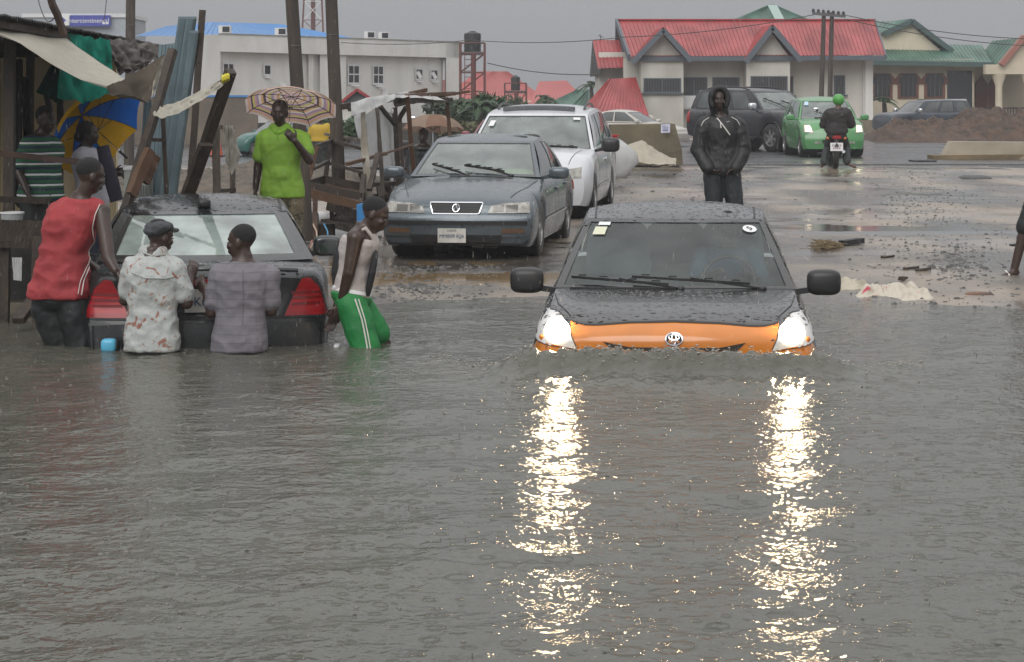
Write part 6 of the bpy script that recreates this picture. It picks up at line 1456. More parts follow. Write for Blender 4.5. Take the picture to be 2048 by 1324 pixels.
for i in range(8):
    z0, z1 = .3 + i * 1.4, 1.7 + i * 1.4; w0, w1 = lerp(1.05, .5, i / 8), lerp(1.05, .5, (i + 1) / 8)
    part('brace', M_WFR if i % 2 else M_STEEL, ms, lambda b: (b.bar((x - w0, d - w0 * .85, z0), (x + w1, d - w1 * .85, z1), .05), b.bar((x + w0, d - w0 * .85, z0), (x - w1, d - w1 * .85, z1), .05), b.bar((x - w1, d - w1 * .85, z1), (x + w1, d - w1 * .85, z1), .05)))
part('feeder', M_STEEL, ms, lambda b: b.tube([(x, d - .3, .3), (x, d - .3, 12)], .17, 8))
# boundary walls
bw = thing('boundary_wall', 'stained brown boundary wall behind the roadside posts', 'wall', (P(440, 290, 64).x, 64, .3))
part('masonry', mat('stained_brown_wall', (.20, .16, .12), .85, var=.6, vs=.9, col2=(.10, .085, .07), bump=.3), bw, lambda b: b.box((P(350, 250, 64).x, 64.1, 1.0), (2.45, .1, .75)))
part('coping', M_BLUR, bw, lambda b: b.box((P(350, 250, 64).x, 64.1, 1.77), (2.47, .13, .03)))
bw = thing('boundary_wall', 'dark boundary wall running behind the stall and the bushes', 'wall', (P(800, 290, 66).x, 66, .3))
part('masonry', mat('dark_wall', (.075, .07, .062), .85, var=.5, vs=1, bump=.3), bw, lambda b: b.box((P(640, 250, 66).x + .3, 66.1, .5), (5.6, .1, .45)))
bw = thing('boundary_wall', 'low grey wall in front of the cream house', 'wall', (P(1860, 240, 86).x, 86, .3))
part('masonry', M_CONC, bw, lambda b: b.box((P(1880, 240, 84).x, 84, .5), (4.2, .12, .32)))

# -- vegetation ---------------------------------------------------------------
M_LEAF = mat('bush_leaves', (.035, .062, .022), .55, var=.6, vs=1.2, col2=(.015, .032, .012))
M_LEAF2 = mat('palm_leaves', (.045, .085, .028), .5, var=.5, vs=2, col2=(.02, .05, .018))
M_BARK = mat('bark', (.06, .045, .03), .8, var=.4, bump=.5)
def bush(label, px, d, w, h, n=1500, m=None, cat='bush', name='bush', seed=0, ls=.13):
    x = (px - CX) / FOC * d; z0 = gz(x, d, False); r = random.Random(seed)
    t = thing(name, label, cat, (x, d, z0)); lobes = [(r.uniform(-.7, .7) * w, r.uniform(-.4, .4) * w, h * r.uniform(.35, .8), r.uniform(.25, .45) * w) for _ in range(7)]
    part('trunk', M_BARK, t, lambda b: [b.tube([(x, d, z0 - .1), (x + l[0] * .4, d + l[1] * .4, z0 + l[2] * .5), (x + l[0], d + l[1], z0 + l[2])], [.06, .04, .015], 6) for l in lobes], True)
    def f(b):
        for _ in range(n):
            l = r.choice(lobes); a, c = r.uniform(0, 6.28), math.acos(r.uniform(-1, 1)); k = l[3] * (.55 + .5 * r.random())
            p = V((x + l[0] + k * math.sin(c) * math.cos(a), d + l[1] + k * math.sin(c) * math.sin(a), z0 + l[2] + k * .95 * math.cos(c)))
            if p.z < z0: continue
            u = V((r.gauss(0, 1), r.gauss(0, 1), r.gauss(-.2, .7))).normalized(); v = u.orthogonal().normalized(); s_ = ls * r.uniform(.6, 1.4)
            b.add([p - u * s_, p + v * s_ * .35, p + u * s_, p - v * s_ * .35], [(0, 1, 2, 3)])
    part('crown', m or M_LEAF, t, f, kind='stuff', rc=False)
def palm(label, px, d, z1, n, L, seed=0, trunk=True, py=None):
    x = (px - CX) / FOC * d; r = random.Random(seed); z0 = gz(x, d, False); t = thing('palm_tree', label, 'palm', (x, d, z0))
    if py is not None: z1 = HC - (py - YH) / FOC * d
    part('trunk', M_BARK, t, lambda b: b.tube([(x, d, z0 - .1), (x + .05, d, (z0 + z1) / 2), (x, d, z1)], [.14, .11, .09], 8, jit=.1), True)
    for i in range(n):
        a = 6.283 * i / n + r.uniform(-.3, .3); el = r.uniform(.35, 1.2); ll = L * r.uniform(.8, 1.1)
        def f(b):
            pts = []
            for j in range(9):
                k = j / 8; pts.append(V((x, d, z1)) + V((math.cos(a) * math.cos(el), math.sin(a) * math.cos(el), math.sin(el))) * ll * k + V((0, 0, -1)) * ll * .75 * k * k)
            b.tube(pts, [.02] * 5 + [.01] * 4, 4)
            for j in range(1, 9):
                for e in (0, .5):
                    p = pts[j].lerp(pts[j - 1], e); dr = (pts[j] - pts[j - 1]).normalized(); s_ = dr.cross(V((0, 0, 1))).normalized()
                    for sg in (1, -1):
                        tip = p + (s_ * sg * .75 + dr * .6 + V((0, 0, -.35))).normalized() * ll * .30 * math.sin(math.pi * min(.97, .25 + .7 * j / 9))
                        b.add([p - dr * .03, p + dr * .05, tip], [(0, 1, 2)])
        part('frond', M_LEAF2, t, f, rc=False)
bush('dark leafy bush below the rusty water tower', 920, 66, 1.1, 1.5, 2200, seed=1)
bush('tall bush with feathery leaves right of the water tower', 975, 63, .75, 1.75, 2200, m=M_LEAF2, seed=2, ls=.18)
bush('yellowish low scrub behind the white people carrier', 925, 58, .8, .75, 1200, mat('olive_leaves', (.085, .085, .03), .6, var=.5, vs=2), seed=3)
bush('low bush beside the dark wall, seen over the stall', 1055, 92, 1.5, 1.2, 1500, seed=4)
bush('bush growing against the red lean-to roof', 1148, 76, .6, 1.1, 1300, mat('olive_leaves', (.085, .085, .03)), seed=5, ls=.12)
bush('small green bush seen beneath the striped umbrella', 690, 62, .75, .95, 1400, M_LEAF2, seed=6)
bush('low green planting at the corner of the white house', 1778, 84, .6, .45, 800, mat('bright_leaves', (.08, .13, .03), .6, var=.5), seed=7)
bush('rounded shrub in front of the arched windows', 1812, 92, .9, .7, 1000, seed=8)
palm('young palm behind the red lean-to roof', 1183, 112, 0, 10, .95, 1, py=172)
palm('palm standing in front of the arched windows', 1853, 92, 0, 12, 1.1, 2, py=212)
palm('small palm at the corner between the two houses', 1768, 90, 0, 9, .9, 3, py=205)
palm('palm behind the bushes by the pink roof', 1090, 98, 0, 10, .9, 4, py=200)
palm('palm hanging over the white people carrier', 958, 60, 0, 11, 1.0, 5, py=218)

# -- twin poles and wires on the right ----------------------------------------
def bird_insul(b, p): b.lathe([(.02, 0), (.075, .03), (.05, .07), (.07, .10), (.03, .15), (.001, .16)], p, (0, 0, 1), 8)
d = 80; X = lambda px: (px - CX) / FOC * d; Z = lambda py: HC - (py - YH) / FOC * d
for a, c, lab in ((1648, 1640, 'left one of the twin leaning utility poles before the red roofed house'), (1664, 1658, 'right one of the twin leaning utility poles before the red roofed house')):
    t = thing('utility_pole', lab, 'utility pole', (X(c), d, .3), group='twin utility poles'); part('shaft', M_POLE, t, lambda b: b.tube([(X(c), d, .2), (X(a), d, Z(25))], [.11, .08], 10), True)
    if a == 1648:
        part('crossarm', M_GREYST, t, lambda b: b.bar((X(1624), d - .1, Z(27)), (X(1690), d - .1, Z(33)), .1))
        for px in (1626, 1636, 1646, 1656, 1666, 1676, 1686): part('insulator', mat('dark_insulator', (.03, .025, .025), .3), t, lambda b: bird_insul(b, (X(px), d - .1, Z(27 + (px - 1624) * .09) + .03)), True)
    else: part('stay', M_POLE, t, lambda b: b.tube([(X(1652), d - .3, .25), (X(1662), d, Z(75))], .05, 6))
M_WIRE = mat('power_line', (.05, .05, .05), .6)
def wire(label, pts, r=.016):
    b = MB(); out = []
    for p, q in zip(pts, pts[1:]):
        for i in range(10):
            k = i / 10; out.append(V(p).lerp(V(q), k) - V((0, 0, .16 * 4 * k * (1 - k))))
    out.append(V(pts[-1])); b.tube(out, r, 5)
    tag(b.build('power_line', M_WIRE), label, 'power line')
wire('upper power line from the white building across to the red roof', [P(650, 82, 92), P(940, 80, 90), P(1250, 74, 84), P(1640, 27, 80)])
wire('lower power line sagging past the tank tower to the red house', [P(975, 126, 92), P(1190, 149, 90)], .02)
wire('power line leaving the twin poles over the green house', [P(1690, 30, 80), P(2060, 78, 80)]); wire('second power line leaving the twin poles to the right', [P(1690, 38, 80), P(2060, 92, 80)])
# ---------------------------------------------------------------- roadside shack, posts, stall, furniture
M_TIMB = mat('wet_dark_timber', (.060, .042, .029), .6, var=.6, vs=4, col2=(.026, .019, .014), stretch=(3, 3, 1), bump=.6, bs=22)
M_TIMO = mat('wet_orange_timber', (.105, .055, .028), .5, var=.6, vs=4, col2=(.085, .040, .018), stretch=(3, 3, 1), bump=.5, bs=20)
M_TIMG = mat('grey_timber', (.15, .125, .10), .7, var=.6, vs=5, col2=(.07, .058, .047), stretch=(3, 3, 1), bump=.6, bs=24)
M_TIMW = mat('whitewashed_post', (.38, .35, .29), .7, var=.7, vs=4, col2=(.19, .16, .12), bump=.4)
M_ZINC = mat('old_zinc_roof', (.09, .088, .085), .6, .2, var=.6, vs=2, col2=(.05, .042, .036))
M_TARP = cloth2('cream_tarpaulin', (.50, .47, .40), .25)
M_TARPB = cloth2('muddy_brown_tarpaulin', (.115, .098, .078), .15)
M_TARPG = cloth2('sea_green_tarpaulin', (.025, .24, .175), .30)
M_TARPD = cloth2('dark_green_tarpaulin', (.008, .05, .035), .1)
M_SACK = cloth2('weathered_grey_sheeting', (.17, .155, .145), .15)
M_PLAS = cloth2('white_plastic_sheet', (.62, .62, .61), .3)
M_BLUSH = mat('blue_grey_channel', (.20, .27, .30), .45, .3, var=.35, vs=3, rvar=.2)
def sheet3(b, ch0, ch1, nu=16, nv=12, sag=0, wr=.02, seed=0, f=6):
    """cloth spanned between two edge chains (world points), with folds"""
    def g(u, v):
        p = poly_at(ch0, u).lerp(poly_at(ch1, u), v)
        p.z -= sag * 4 * v * (1 - v)
        n = noise.noise(V((u * f, v * f * .4, seed))) + .5 * noise.noise(V((u * f * 2.4, v * f, seed + 5)))
        return p + V((.3, -1, .3)) * wr * n
    b.grid(g, nu, nv)
def foot(a, c, lim):
    """carries the lower end of a post on down to the ground"""
    lo, hi = (a, c) if a.z < c.z else (c, a); d = hi - lo; g = gz(lo.x, lo.y, False)
    if g + .02 < lo.z < lim and d.z > .55 * d.length:
        k = lo - d * ((lo.z - g + .03) / d.z); a, c = (k, c) if a.z < c.z else (a, k)
    return a, c
def plank(name, a, c, w, h, m, root=None, jit=.004, up=(0, 0, 1)):
    a, c = V(a), V(c)
    if name in ('post', 'leg', 'upright', 'wooden_post'): a, c = foot(a, c, .62 if name != 'wooden_post' else 1.25)
    b = MB(True); n = 5; mid = [a.lerp(c, i / n) + (V((random.uniform(-1, 1), random.uniform(-1, 1), 0)) * jit if 0 < i < n else V((0, 0, 0))) for i in range(n + 1)]
    d = (c - a).normalized(); u = V(up) if abs(d.dot(V(up))) < .95 else V((0, 1, 0)); x = d.cross(u).normalized(); y = x.cross(d); rs = []
    for p in mid:
        j = lambda: 1 + random.uniform(-.08, .08)
        rs.append([p + x * w / 2 * j() * i + y * h / 2 * j() * k for i, k in ((-1, -1), (1, -1), (1, 1), (-1, 1))])
    b.rings(rs); return b.build(name, m, root)
def solo(name, label, cat, m, fn, smooth=False, angle=40, group=None, rc=True):
    b = MB(True); fn(b); return tag(b.build(name, m, None, smooth, angle, None, rc), label, cat, group)
# -- shack --------------------------------------------------------------------
sk = thing('market_shack', 'open roadside shack with a zinc roof and cream back wall at the far left', 'shack', (-4.6, 20.5, 0))
def f(b):
    e0, e1 = P(-40, 22, 17.2), P(334, 94, 21.2); n = 92
    off = V((-1.6, 2.6, -.16)); k = []
    for i in range(n * 4 + 1):
        u = i / (n * 4); p = e0.lerp(e1, u) + V((0, 0, .016 * math.sin(i * math.pi / 2) + .012 * noise.noise(V((u * 30, 0, 0))))); j = V((.05, -.08, -.015)) * noise.noise(V((int(i / 18) * 3.3, 1, 0)))
        k.append((p + j, p + off))
    b.add([a for a, c in k] + [c for a, c in k], [(i, i + 1, len(k) + i + 1, len(k) + i) for i in range(len(k) - 1)])
    b.add([a + V((0, .01, -.02)) for a, c in k] + [c + V((0, 0, -.02)) for a, c in k], [(i, i + 1, len(k) + i + 1, len(k) + i) for i in range(len(k) - 1)])
part('roof', M_ZINC, sk, f)
plank('roof_beam', P(-40, 36, 17.4), P(330, 104, 21.2), .07, .11, M_TIMB, sk)
M_CRW = mat('stained_cream_wall', (.72, .60, .38), .85, var=.5, vs=1.4, col2=(.50, .40, .24), stretch=(1.5, 1.5, .6), bump=.2)
part('back_wall', M_CRW, sk, lambda b: b.prism([P(-60, 600, 21.9), P(232, 560, 21.9), P(232, 110, 21.9), P(-60, 40, 21.9)], (0, .1, 0)))
part('side_wall', mat('dark_boards_and_shade', (.035, .032, .03), .85, var=.5, bump=.4), sk, lambda b: b.prism([P(-260, 600, 19.5), P(10, 600, 22.0), P(10, 70, 22.0), P(-260, 40, 19.5)], (0, .1, 0)))
for px, d, w in ((16, 19.0, .09), (58, 21.4, .07), (118, 21.6, .06)): plank('post', P(px, 620, d), P(px + 4, 42 + px * .2, d), w, w, M_TIMB, sk)
plank('rail', P(-20, 305, 17.9), P(158, 324, 18.4), .05, .05, mat('rusty_rail', (.10, .06, .045), .6, var=.5), sk); plank('rail', P(-20, 398, 17.9), P(100, 402, 18.3), .045, .05, M_TIMB, sk)
part('floor', M_TIMB, sk, lambda b: b.box((-5.9, 19.2, .10), (1.75, 1.0, .06)))
part('stone_footing', M_CONC, sk, lambda b: [b.sbox((x, 18.1 + random.uniform(-.1, .1), .02), (random.uniform(.12, .25), .18, random.uniform(.06, .14)), .5, None, 10, 6) for x in np.arange(-7.2, -4.0, .34)], kind='stuff')
for px, py0, py1, d, w in ((88, 60, 205, 20.9, .05), (140, 110, 210, 21.4, .04)): plank('hanging_ladder', P(px, py0 + 110, d), P(px + 14, py1 + 20, d), w, w, M_TIMB, sk)
# bench with bucket in front of the shack
bn = thing('bench', 'rough plank counter with dark shade beneath it in front of the shack', 'bench', (P(30, 480, 17.3).x, 17.3, 0))
for i, py in enumerate((458, 474, 487)): plank('plank', P(-60, py, 17.2 - i * .02), P(84, py + 4, 17.5 - i * .02), .05, .05 if i else .16, M_TIMB, bn)
for px in (8, 78): plank('leg', P(px, 472, 17.4), P(px - 2, 640, 17.4), .09, .09, M_TIMB, bn)
part('shade_sheet', mat('dark_boards_and_shade', (.03, .03, .03)), bn, lambda b: b.prism([P(-60, 490, 17.9), P(78, 490, 17.9), P(78, 600, 17.9), P(-60, 600, 17.9)], (0, .04, 0)))  # dark sheet added as the shade beneath the counter
tb_ = thing('bucket', 'white plastic tub standing on the plank counter', 'bucket', P(24, 457, 17.45))
addp(tb_, 'tub', mat('dull_white_plastic', (.34, .36, .36), .4, var=.3), lambda b: b.lathe([(.001, 0), (.078, 0), (.092, .125), (.086, .125), (.072, .01)], (0, 0, 0), (0, 0, 1), 20)); addp(tb_, 'rim', M_WFR, lambda b: b.lathe([(.09, .118), (.099, .122), (.099, .134), (.088, .136)], (0, 0, 0), (0, 0, 1), 20, True))
solo('broken_timber', 'short broken plank slanting into the water below the shack', 'plank', M_TIMB, lambda b: b.bar(P(85, 575, 17.1), P(36, 642, 16.7), .10, .05))
solo('white_cloth', 'pale rag hanging under the plank counter', 'rag', M_PLAS, lambda b: sheet3(b, [P(24, 515, 17.3), P(44, 515, 17.3)], [P(27, 560, 17.3), P(43, 562, 17.3)], 8, 6, 0, .01))
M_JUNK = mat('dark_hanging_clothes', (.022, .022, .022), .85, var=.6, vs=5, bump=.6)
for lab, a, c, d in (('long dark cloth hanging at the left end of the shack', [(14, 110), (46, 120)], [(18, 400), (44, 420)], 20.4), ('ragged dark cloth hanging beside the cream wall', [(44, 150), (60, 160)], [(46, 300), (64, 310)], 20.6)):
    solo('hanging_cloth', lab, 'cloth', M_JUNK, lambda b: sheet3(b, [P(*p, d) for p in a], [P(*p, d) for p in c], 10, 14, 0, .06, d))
# -- tarpaulins ---------------------------------------------------------------
solo('awning', 'cream tarpaulin awning sloping down from the zinc roof', 'awning', M_TARP, lambda b: sheet3(b, [P(-40, 34, 18.0), P(60, 52, 18.6), P(118, 66, 19.0), P(190, 118, 18.6), P(250, 158, 18.0)], [P(-40, 50, 16.6), P(40, 88, 16.7), P(100, 128, 16.8), P(160, 160, 16.9), P(212, 172, 17.0)], 26, 12, .06, .035, 1, 4), True, 180)
solo('awning', 'muddy brown end of the awning gathered to the leaning post', 'awning', M_TARPB, lambda b: sheet3(b, [P(212, 172, 17.0), P(252, 157, 17.9), P(292, 132, 18.2), P(328, 108, 18.2)], [P(240, 186, 17.2), P(276, 196, 17.6), P(296, 206, 17.9), P(326, 140, 18.1)], 22, 12, .05, .05, 2, 5), True, 180)
def roll(b, pts, r, seed):
    b.tube([poly_at(pts, i / 30) + V((0, 0, 1)) * .012 * noise.noise(V((i * .7, seed, 0))) for i in range(31)], [poly_at([(x, 0, 0) for x in r], 0).x * 0 + float(np.interp(i / 30, np.linspace(0, 1, len(r)), r)) * (1 + .22 * noise.noise(V((i * .55, 3, seed)))) for i in range(31)], 14, True, .07)
solo('rolled_tarpaulin', 'cream tarpaulin gathered and slung between two leaning posts', 'tarpaulin', M_TARP, lambda b: (sheet3(b, [P(302, 192, 17.9), P(322, 212, 17.8), P(352, 205, 17.7), P(400, 182, 17.65), P(438, 162, 17.6), P(460, 148, 17.55)], [P(306, 232, 17.7), P(326, 236, 17.6), P(358, 226, 17.55), P(404, 200, 17.5), P(440, 176, 17.5), P(461, 158, 17.5)], 40, 8, -.01, .05, 21, 10), sheet3(b, [P(330, 112, 18.1), P(318, 160, 18.0), P(303, 200, 17.9)], [P(320, 124, 18.0), P(306, 166, 17.9), P(300, 230, 17.75)], 14, 6, 0, .04, 22, 8)), True, 180)
solo('yellow_rope', 'yellow cord tying the rolled tarpaulin to the post top', 'rope', mat('yellow_cord', (.55, .48, .04), .6), lambda b: [b.tube([P(446 + i * 5, 158 - i * 2 + 6 * math.sin(t), 17.5 + .06 * math.cos(t)) for t in np.linspace(0, 6.3, 12)], .014, 6) for i in range(3)], True)
solo('tarpaulin', 'sea green tarpaulin hanging from the shack roof', 'tarpaulin', M_TARPG, lambda b: sheet3(b, [P(126, 62, 18.9), P(175, 74, 19.2), P(220, 80, 19.6)], [P(114, 196, 18.9), P(165, 207, 19.0), P(229, 184, 19.5)], 24, 16, 0, .10, 3, 7), True, 180)
solo('tarpaulin', 'dark green corner of sheeting hanging left of the sea green tarpaulin', 'tarpaulin', M_TARPD, lambda b: sheet3(b, [P(104, 126, 20.0), P(119, 130, 20.0)], [P(72, 184, 19.9), P(119, 208, 19.9)], 10, 10, 0, .06, 4), True, 180)
solo('sheeting', 'weathered grey sheeting draped under the right end of the shack roof', 'tarpaulin', M_SACK, lambda b: sheet3(b, [P(186, 66, 19.5), P(260, 80, 20.2), P(334, 92, 21.0)], [P(226, 124, 19.7), P(262, 144, 19.9), P(318, 120, 20.5)], 26, 16, 0, .12, 5, 9), True, 180)
solo('sheeting', 'torn grey flap below the weathered sheeting', 'tarpaulin', M_SACK, lambda b: sheet3(b, [P(226, 118, 19.8), P(300, 124, 20.1)], [P(238, 150, 19.8), P(292, 136, 20.1)], 14, 8, 0, .09, 8, 8), True, 180)
# -- leaning posts and channels -----------------------------------------------
def post(label, a, c, w, m, h=None, group=None): return tag(plank('wooden_board' if 'board' in label or 'offcut' in label or 'splice' in label or 'edge' in label else 'wooden_post', a, c, w, h or w, m, None, .006), label, 'post', group)
post('dark post leaning by the channels, its foot behind the black saloon', P(346, 100, 18.0), P(258, 398, 17.4), .065, M_TIMB, .06)
post('orange brown board nailed low on the leaning post', P(300, 300, 17.5), P(262, 390, 17.3), .05, M_TIMO, .09)
post('short orange brown offcut beside the nailed board', P(312, 312, 17.7), P(290, 366, 17.6), .05, M_TIMO, .07)
post('tall dark plank standing upright right of the channels', P(405, 20, 19.2), P(378, 400, 19.2), .055, M_TIMB, .05)
post('thick dark post leaning right with the rolled tarpaulin tied on top', P(462, 142, 17.5), P(378, 386, 18.1), .075, M_TIMB, .07)
post('lower dark splice on the thick leaning post', P(412, 288, 17.75), P(374, 392, 18.0), .11, M_TIMB, .05)
post('slim dark stick standing between the channels', P(326, 232, 18.6), P(334, 400, 18.7), .035, M_TIMB)
post('thin dark stick propped across below the umbrella', P(284, 279, 18.8), P(330, 280, 18.6), .03, M_TIMB)
post('rusty post rising through the shack roof', P(92, -30, 18.2), P(128, 68, 18.6), .05, mat('rusty_rail', (.1, .06, .045)), .05)
def channel(label, top, bot, w, d):
    a, c = P(*top, d), P(*bot, d + .25); c, a = foot(c, a, 1.4); x = V((1, .15, 0)); r = thing('metal_channel', label, 'metal sheet', c, 0, 'blue grey metal channels leaning at the shack')
    def f(b):
        pr = [(-w / 2, .05), (-w / 2, 0), (-w / 4, -.02), (w / 4, -.02), (w / 2, 0), (w / 2, .05)]
        vs = [p + x * u + V((0, v, 0)) for p in (a, c) for u, v in pr]; b.add(vs + [v + V((0, .004, 0)) for v in vs], [(i, i + 1, i + 7, i + 6) for i in range(5)] + [(12 + i, 13 + i, 19 + i, 18 + i) for i in range(5)])
    part('trough', M_BLUSH, r, f); part('end_lip', M_BLUSH, r, lambda b: b.box(a + V((0, .02, .01)), (w / 2, .03, .012)))
channel('leftmost blue grey channel, leaning behind the other two', (366, 38), (314, 392), .085, 19.4); channel('middle blue grey channel, with the highest tip', (382, 38), (328, 392), .085, 19.25); channel('right blue grey channel, the shortest of the three', (388, 66), (344, 392), .075, 19.1)
solo('metal_sheet', 'broad pale blue sheet standing behind the leaning channels', 'metal sheet', M_BLUSH, lambda b: corr(b, P(280, 590, 19.9), P(318, 590, 19.9), P(352, 86, 19.9), P(318, 90, 19.9), 5, .012))
solo('metal_sheet', 'narrow blue sheet leaning behind the umbrella rim', 'metal sheet', M_BLUSH, lambda b: corr(b, P(262, 560, 20.8), P(290, 560, 20.8), P(312, 200, 20.8), P(288, 200, 20.8), 3, .012))
cf = thing('chest_freezer', 'pale box cabinet standing behind the woman in white', 'cabinet', P(278, 392, 19.5))
part('carcass', mat('pale_green_white', (.36, .38, .34), .5, var=.2), cf, lambda b: b.box(P(277, 375, 19.6) + V((0, 0, -.40)), (.105, .15, .57))); part('lid', M_WFR, cf, lambda b: b.box(P(277, 336, 19.6), (.112, .16, .012))); part('vent', M_GREYST, cf, lambda b: [b.box(P(272 + i * 5, 384, 19.44), (.005, .004, .06)) for i in range(6)], kind='stuff')
# -- wooden frame stand with rag, cone ----------------------------------------
fs = thing('wooden_stand', 'low wooden frame of two uprights with a rag over it', 'wooden frame', P(450, 392, 22.5))
plank('upright', P(432, 250, 22.5), P(434, 480, 22.5), .075, .07, M_TIMG, fs); plank('upright', P(465, 262, 22.8), P(466, 480, 22.8), .055, .05, M_TIMG, fs); plank('rung', P(432, 382, 22.5), P(470, 380, 22.8), .03, .04, M_TIMB, fs); plank('rung', P(430, 253, 22.5), P(468, 258, 22.8), .03, .04, M_TIMG, fs)
solo('rag', 'dirty white rag draped over the wooden frame', 'rag', cloth2('dirty_rag', (.36, .34, .30), .2), lambda b: sheet3(b, [P(446, 251, 22.4), P(468, 252, 22.4)], [P(452, 322, 22.35), P(463, 352, 22.35), P(480, 318, 22.35)], 14, 14, 0, .07, 6, 8), True, 180)
tc_ = thing('traffic_cone', 'orange traffic cone on the far kerb behind the wooden frame', 'traffic cone', P(433, 320, 52)); tc_.location.z = .33; ROOTM[tc_.name] = Matrix.Translation(tc_.location)
addp(tc_, 'cone', mat('orange_cone', (.62, .09, .03), .5), lambda b: b.lathe([(.15, .03), (.03, .70), (.001, .70)], (0, 0, 0), (0, 0, 1), 16)); addp(tc_, 'base', M_RUB, lambda b: b.box((0, 0, .015), (.19, .19, .015)), False)
# -- two wooden utility poles -------------------------------------------------
for lab, a, c, d, r0 in (('thick utility pole directly behind the striped umbrella', (580, -60), (613, 480), 24.0, .075), ('thick utility pole right of the striped umbrella', (660, -60), (679, 400), 26.5, .078), ('grey utility pole standing behind the shack roof', (262, -60), (258, 330), 45.0, .10)):
    t = thing('utility_pole', lab, 'utility pole', P(c[0], c[1], d), group='weathered utility poles'); part('shaft', M_POLE, t, lambda b: b.tube([P(*c, d), P((a[0] + c[0]) / 2, (a[1] + c[1]) / 2, d), P(*a, d)], [r0 * 1.1, r0 * 1.03, r0 * .97], 14), True)
    part('wire_tie', M_GREYST, t, lambda b: b.tube([P(lerp(a[0], c[0], .28) + 30 * r0 * math.cos(k) / r0 * .4, lerp(a[1], c[1], .28), d + r0 * 1.1 * math.sin(k)) for k in np.linspace(0, 6.28, 14)], .004, 4), kind='stuff')
wire('slack cable dropping from the sky onto the shack roof', [P(40, -700, 24), P(70, -30, 22), P(108, 36, 20.8)], .006); wire('thin cable hanging above the blue name board', [P(250, -500, 40), P(214, -20, 40), P(206, 40, 40)], .008)
# -- overturned tables ----------------------------------------------------------
T = lambda px, py, d: P(px, py, d)
tt = thing('table', 'upturned brown wooden table with its legs in the air', 'table', T(690, 400, 25.7))
a, b_, c, e = T(612, 378, 25.4), T(722, 402, 25.3), T(736, 384, 26.3), T(648, 366, 26.4)
part('tabletop', M_TIMO, tt, lambda b: b.prism([a, b_, c, e], (0, 0, -.03))); 
for p0, p1 in ((a, b_), (b_, c), (c, e), (e, a)): plank('apron', p0 + V((0, 0, .05)), p1 + V((0, 0, .05)), .03, .09, M_TIMB, tt)
for p0, p1 in ((a, T(634, 292, 25.4)), (e, T(663, 282, 26.4)), (b_, T(728, 350, 25.5)), (c, T(722, 345, 26.2))): plank('leg', p0, p1, .055, .055, M_TIMO if p0 is a else M_TIMB, tt)
for p0, p1 in ((T(632, 292, 25.4), T(663, 281, 26.4)), (T(663, 281, 26.4), T(722, 297, 26.1)), (T(626, 338, 25.4), T(655, 323, 26.3)), (T(658, 326, 26.3), T(728, 346, 26.1))): plank('stretcher', p0, p1, .04, .035, M_TIMB, tt)
plank('leg', T(630, 385, 25.5), T(630, 455, 25.4), .06, .05, M_TIMO, tt); plank('apron', T(610, 384, 25.2), T(724, 412, 25.1), .03, .10, M_TIMO, tt)
post('loose pole lying across behind the upturned table', T(650, 268, 27.4), T(720, 280, 26.8), .03, M_TIMG)
bx = thing('crate', 'dark low bench frame standing under the upturned table', 'bench', T(690, 445, 25.2))
plank('side_rail', T(655, 412, 25.4), T(720, 430, 25.2), .05, .1, M_TIMB, bx); plank('leg', T(664, 412, 25.5), T(664, 470, 25.5), .05, .05, M_TIMB, bx); plank('leg', T(716, 425, 25.2), T(716, 480, 25.2), .05, .05, M_TIMB, bx); plank('shelf', T(655, 440, 25.5), T(720, 452, 25.2), .25, .03, M_TIMB, bx)
solo('slatted_panel', 'grey ribbed panel leaning on edge beside the table', 'panel', M_TIMG, lambda b: corr(b, T(650, 452, 26.6), T(716, 470, 26.2), T(726, 438, 26.5), T(694, 412, 26.9), 13, .015))
post('timber edge along the top of the ribbed panel', T(646, 450, 26.55), T(694, 410, 26.85), .03, M_TIMB)
solo('blue_container', 'bright blue plastic drum behind the man in the white vest', 'container', mat('bright_blue_plastic', (.05, .24, .55), .35), lambda b: b.prism([T(713, 410, 24.8), T(738, 404, 24.8), T(742, 505, 24.8), T(716, 505, 24.8)], (0, .2, 0)))
solo('blue_container', 'small blue can on the dark box beside the khaki trousers', 'container', mat('bright_blue_plastic', (.05, .24, .55)), lambda b: b.sbox(T(628, 436, 25.6), (.055, .06, .075), .5), True)
solo('plastic_bag', 'crumpled pale bag lying under the tables', 'bag', M_PLAS, lambda b: b.sbox(T(642, 434, 28.6), (.10, .12, .08), .9), True)
M_CBL = {'pinkish cable': (.40, .17, .12), 'cream cable': (.55, .42, .32), 'light blue cable': (.10, .30, .50)}
for i, (k, col) in enumerate(M_CBL.items()):
    x = (618, 626, 648)[i]; solo('cable', 'loose %s curling down behind the black saloon' % k, 'cable', mat(k.replace(' ', '_'), col, .5), lambda b: b.tube([T(x, 448, 25.3), T(x + 7, 462, 25.2), T(x + 8, 474, 25.1), T(x + 2 - i * 6, 494, 23.9)], .010, 6), True)
solo('car_battery_box', 'dark box with cables beside the wing mirror of the black saloon', 'box', M_TIMB, lambda b: b.box(T(640, 464, 25.6), (.17, .14, .10)))
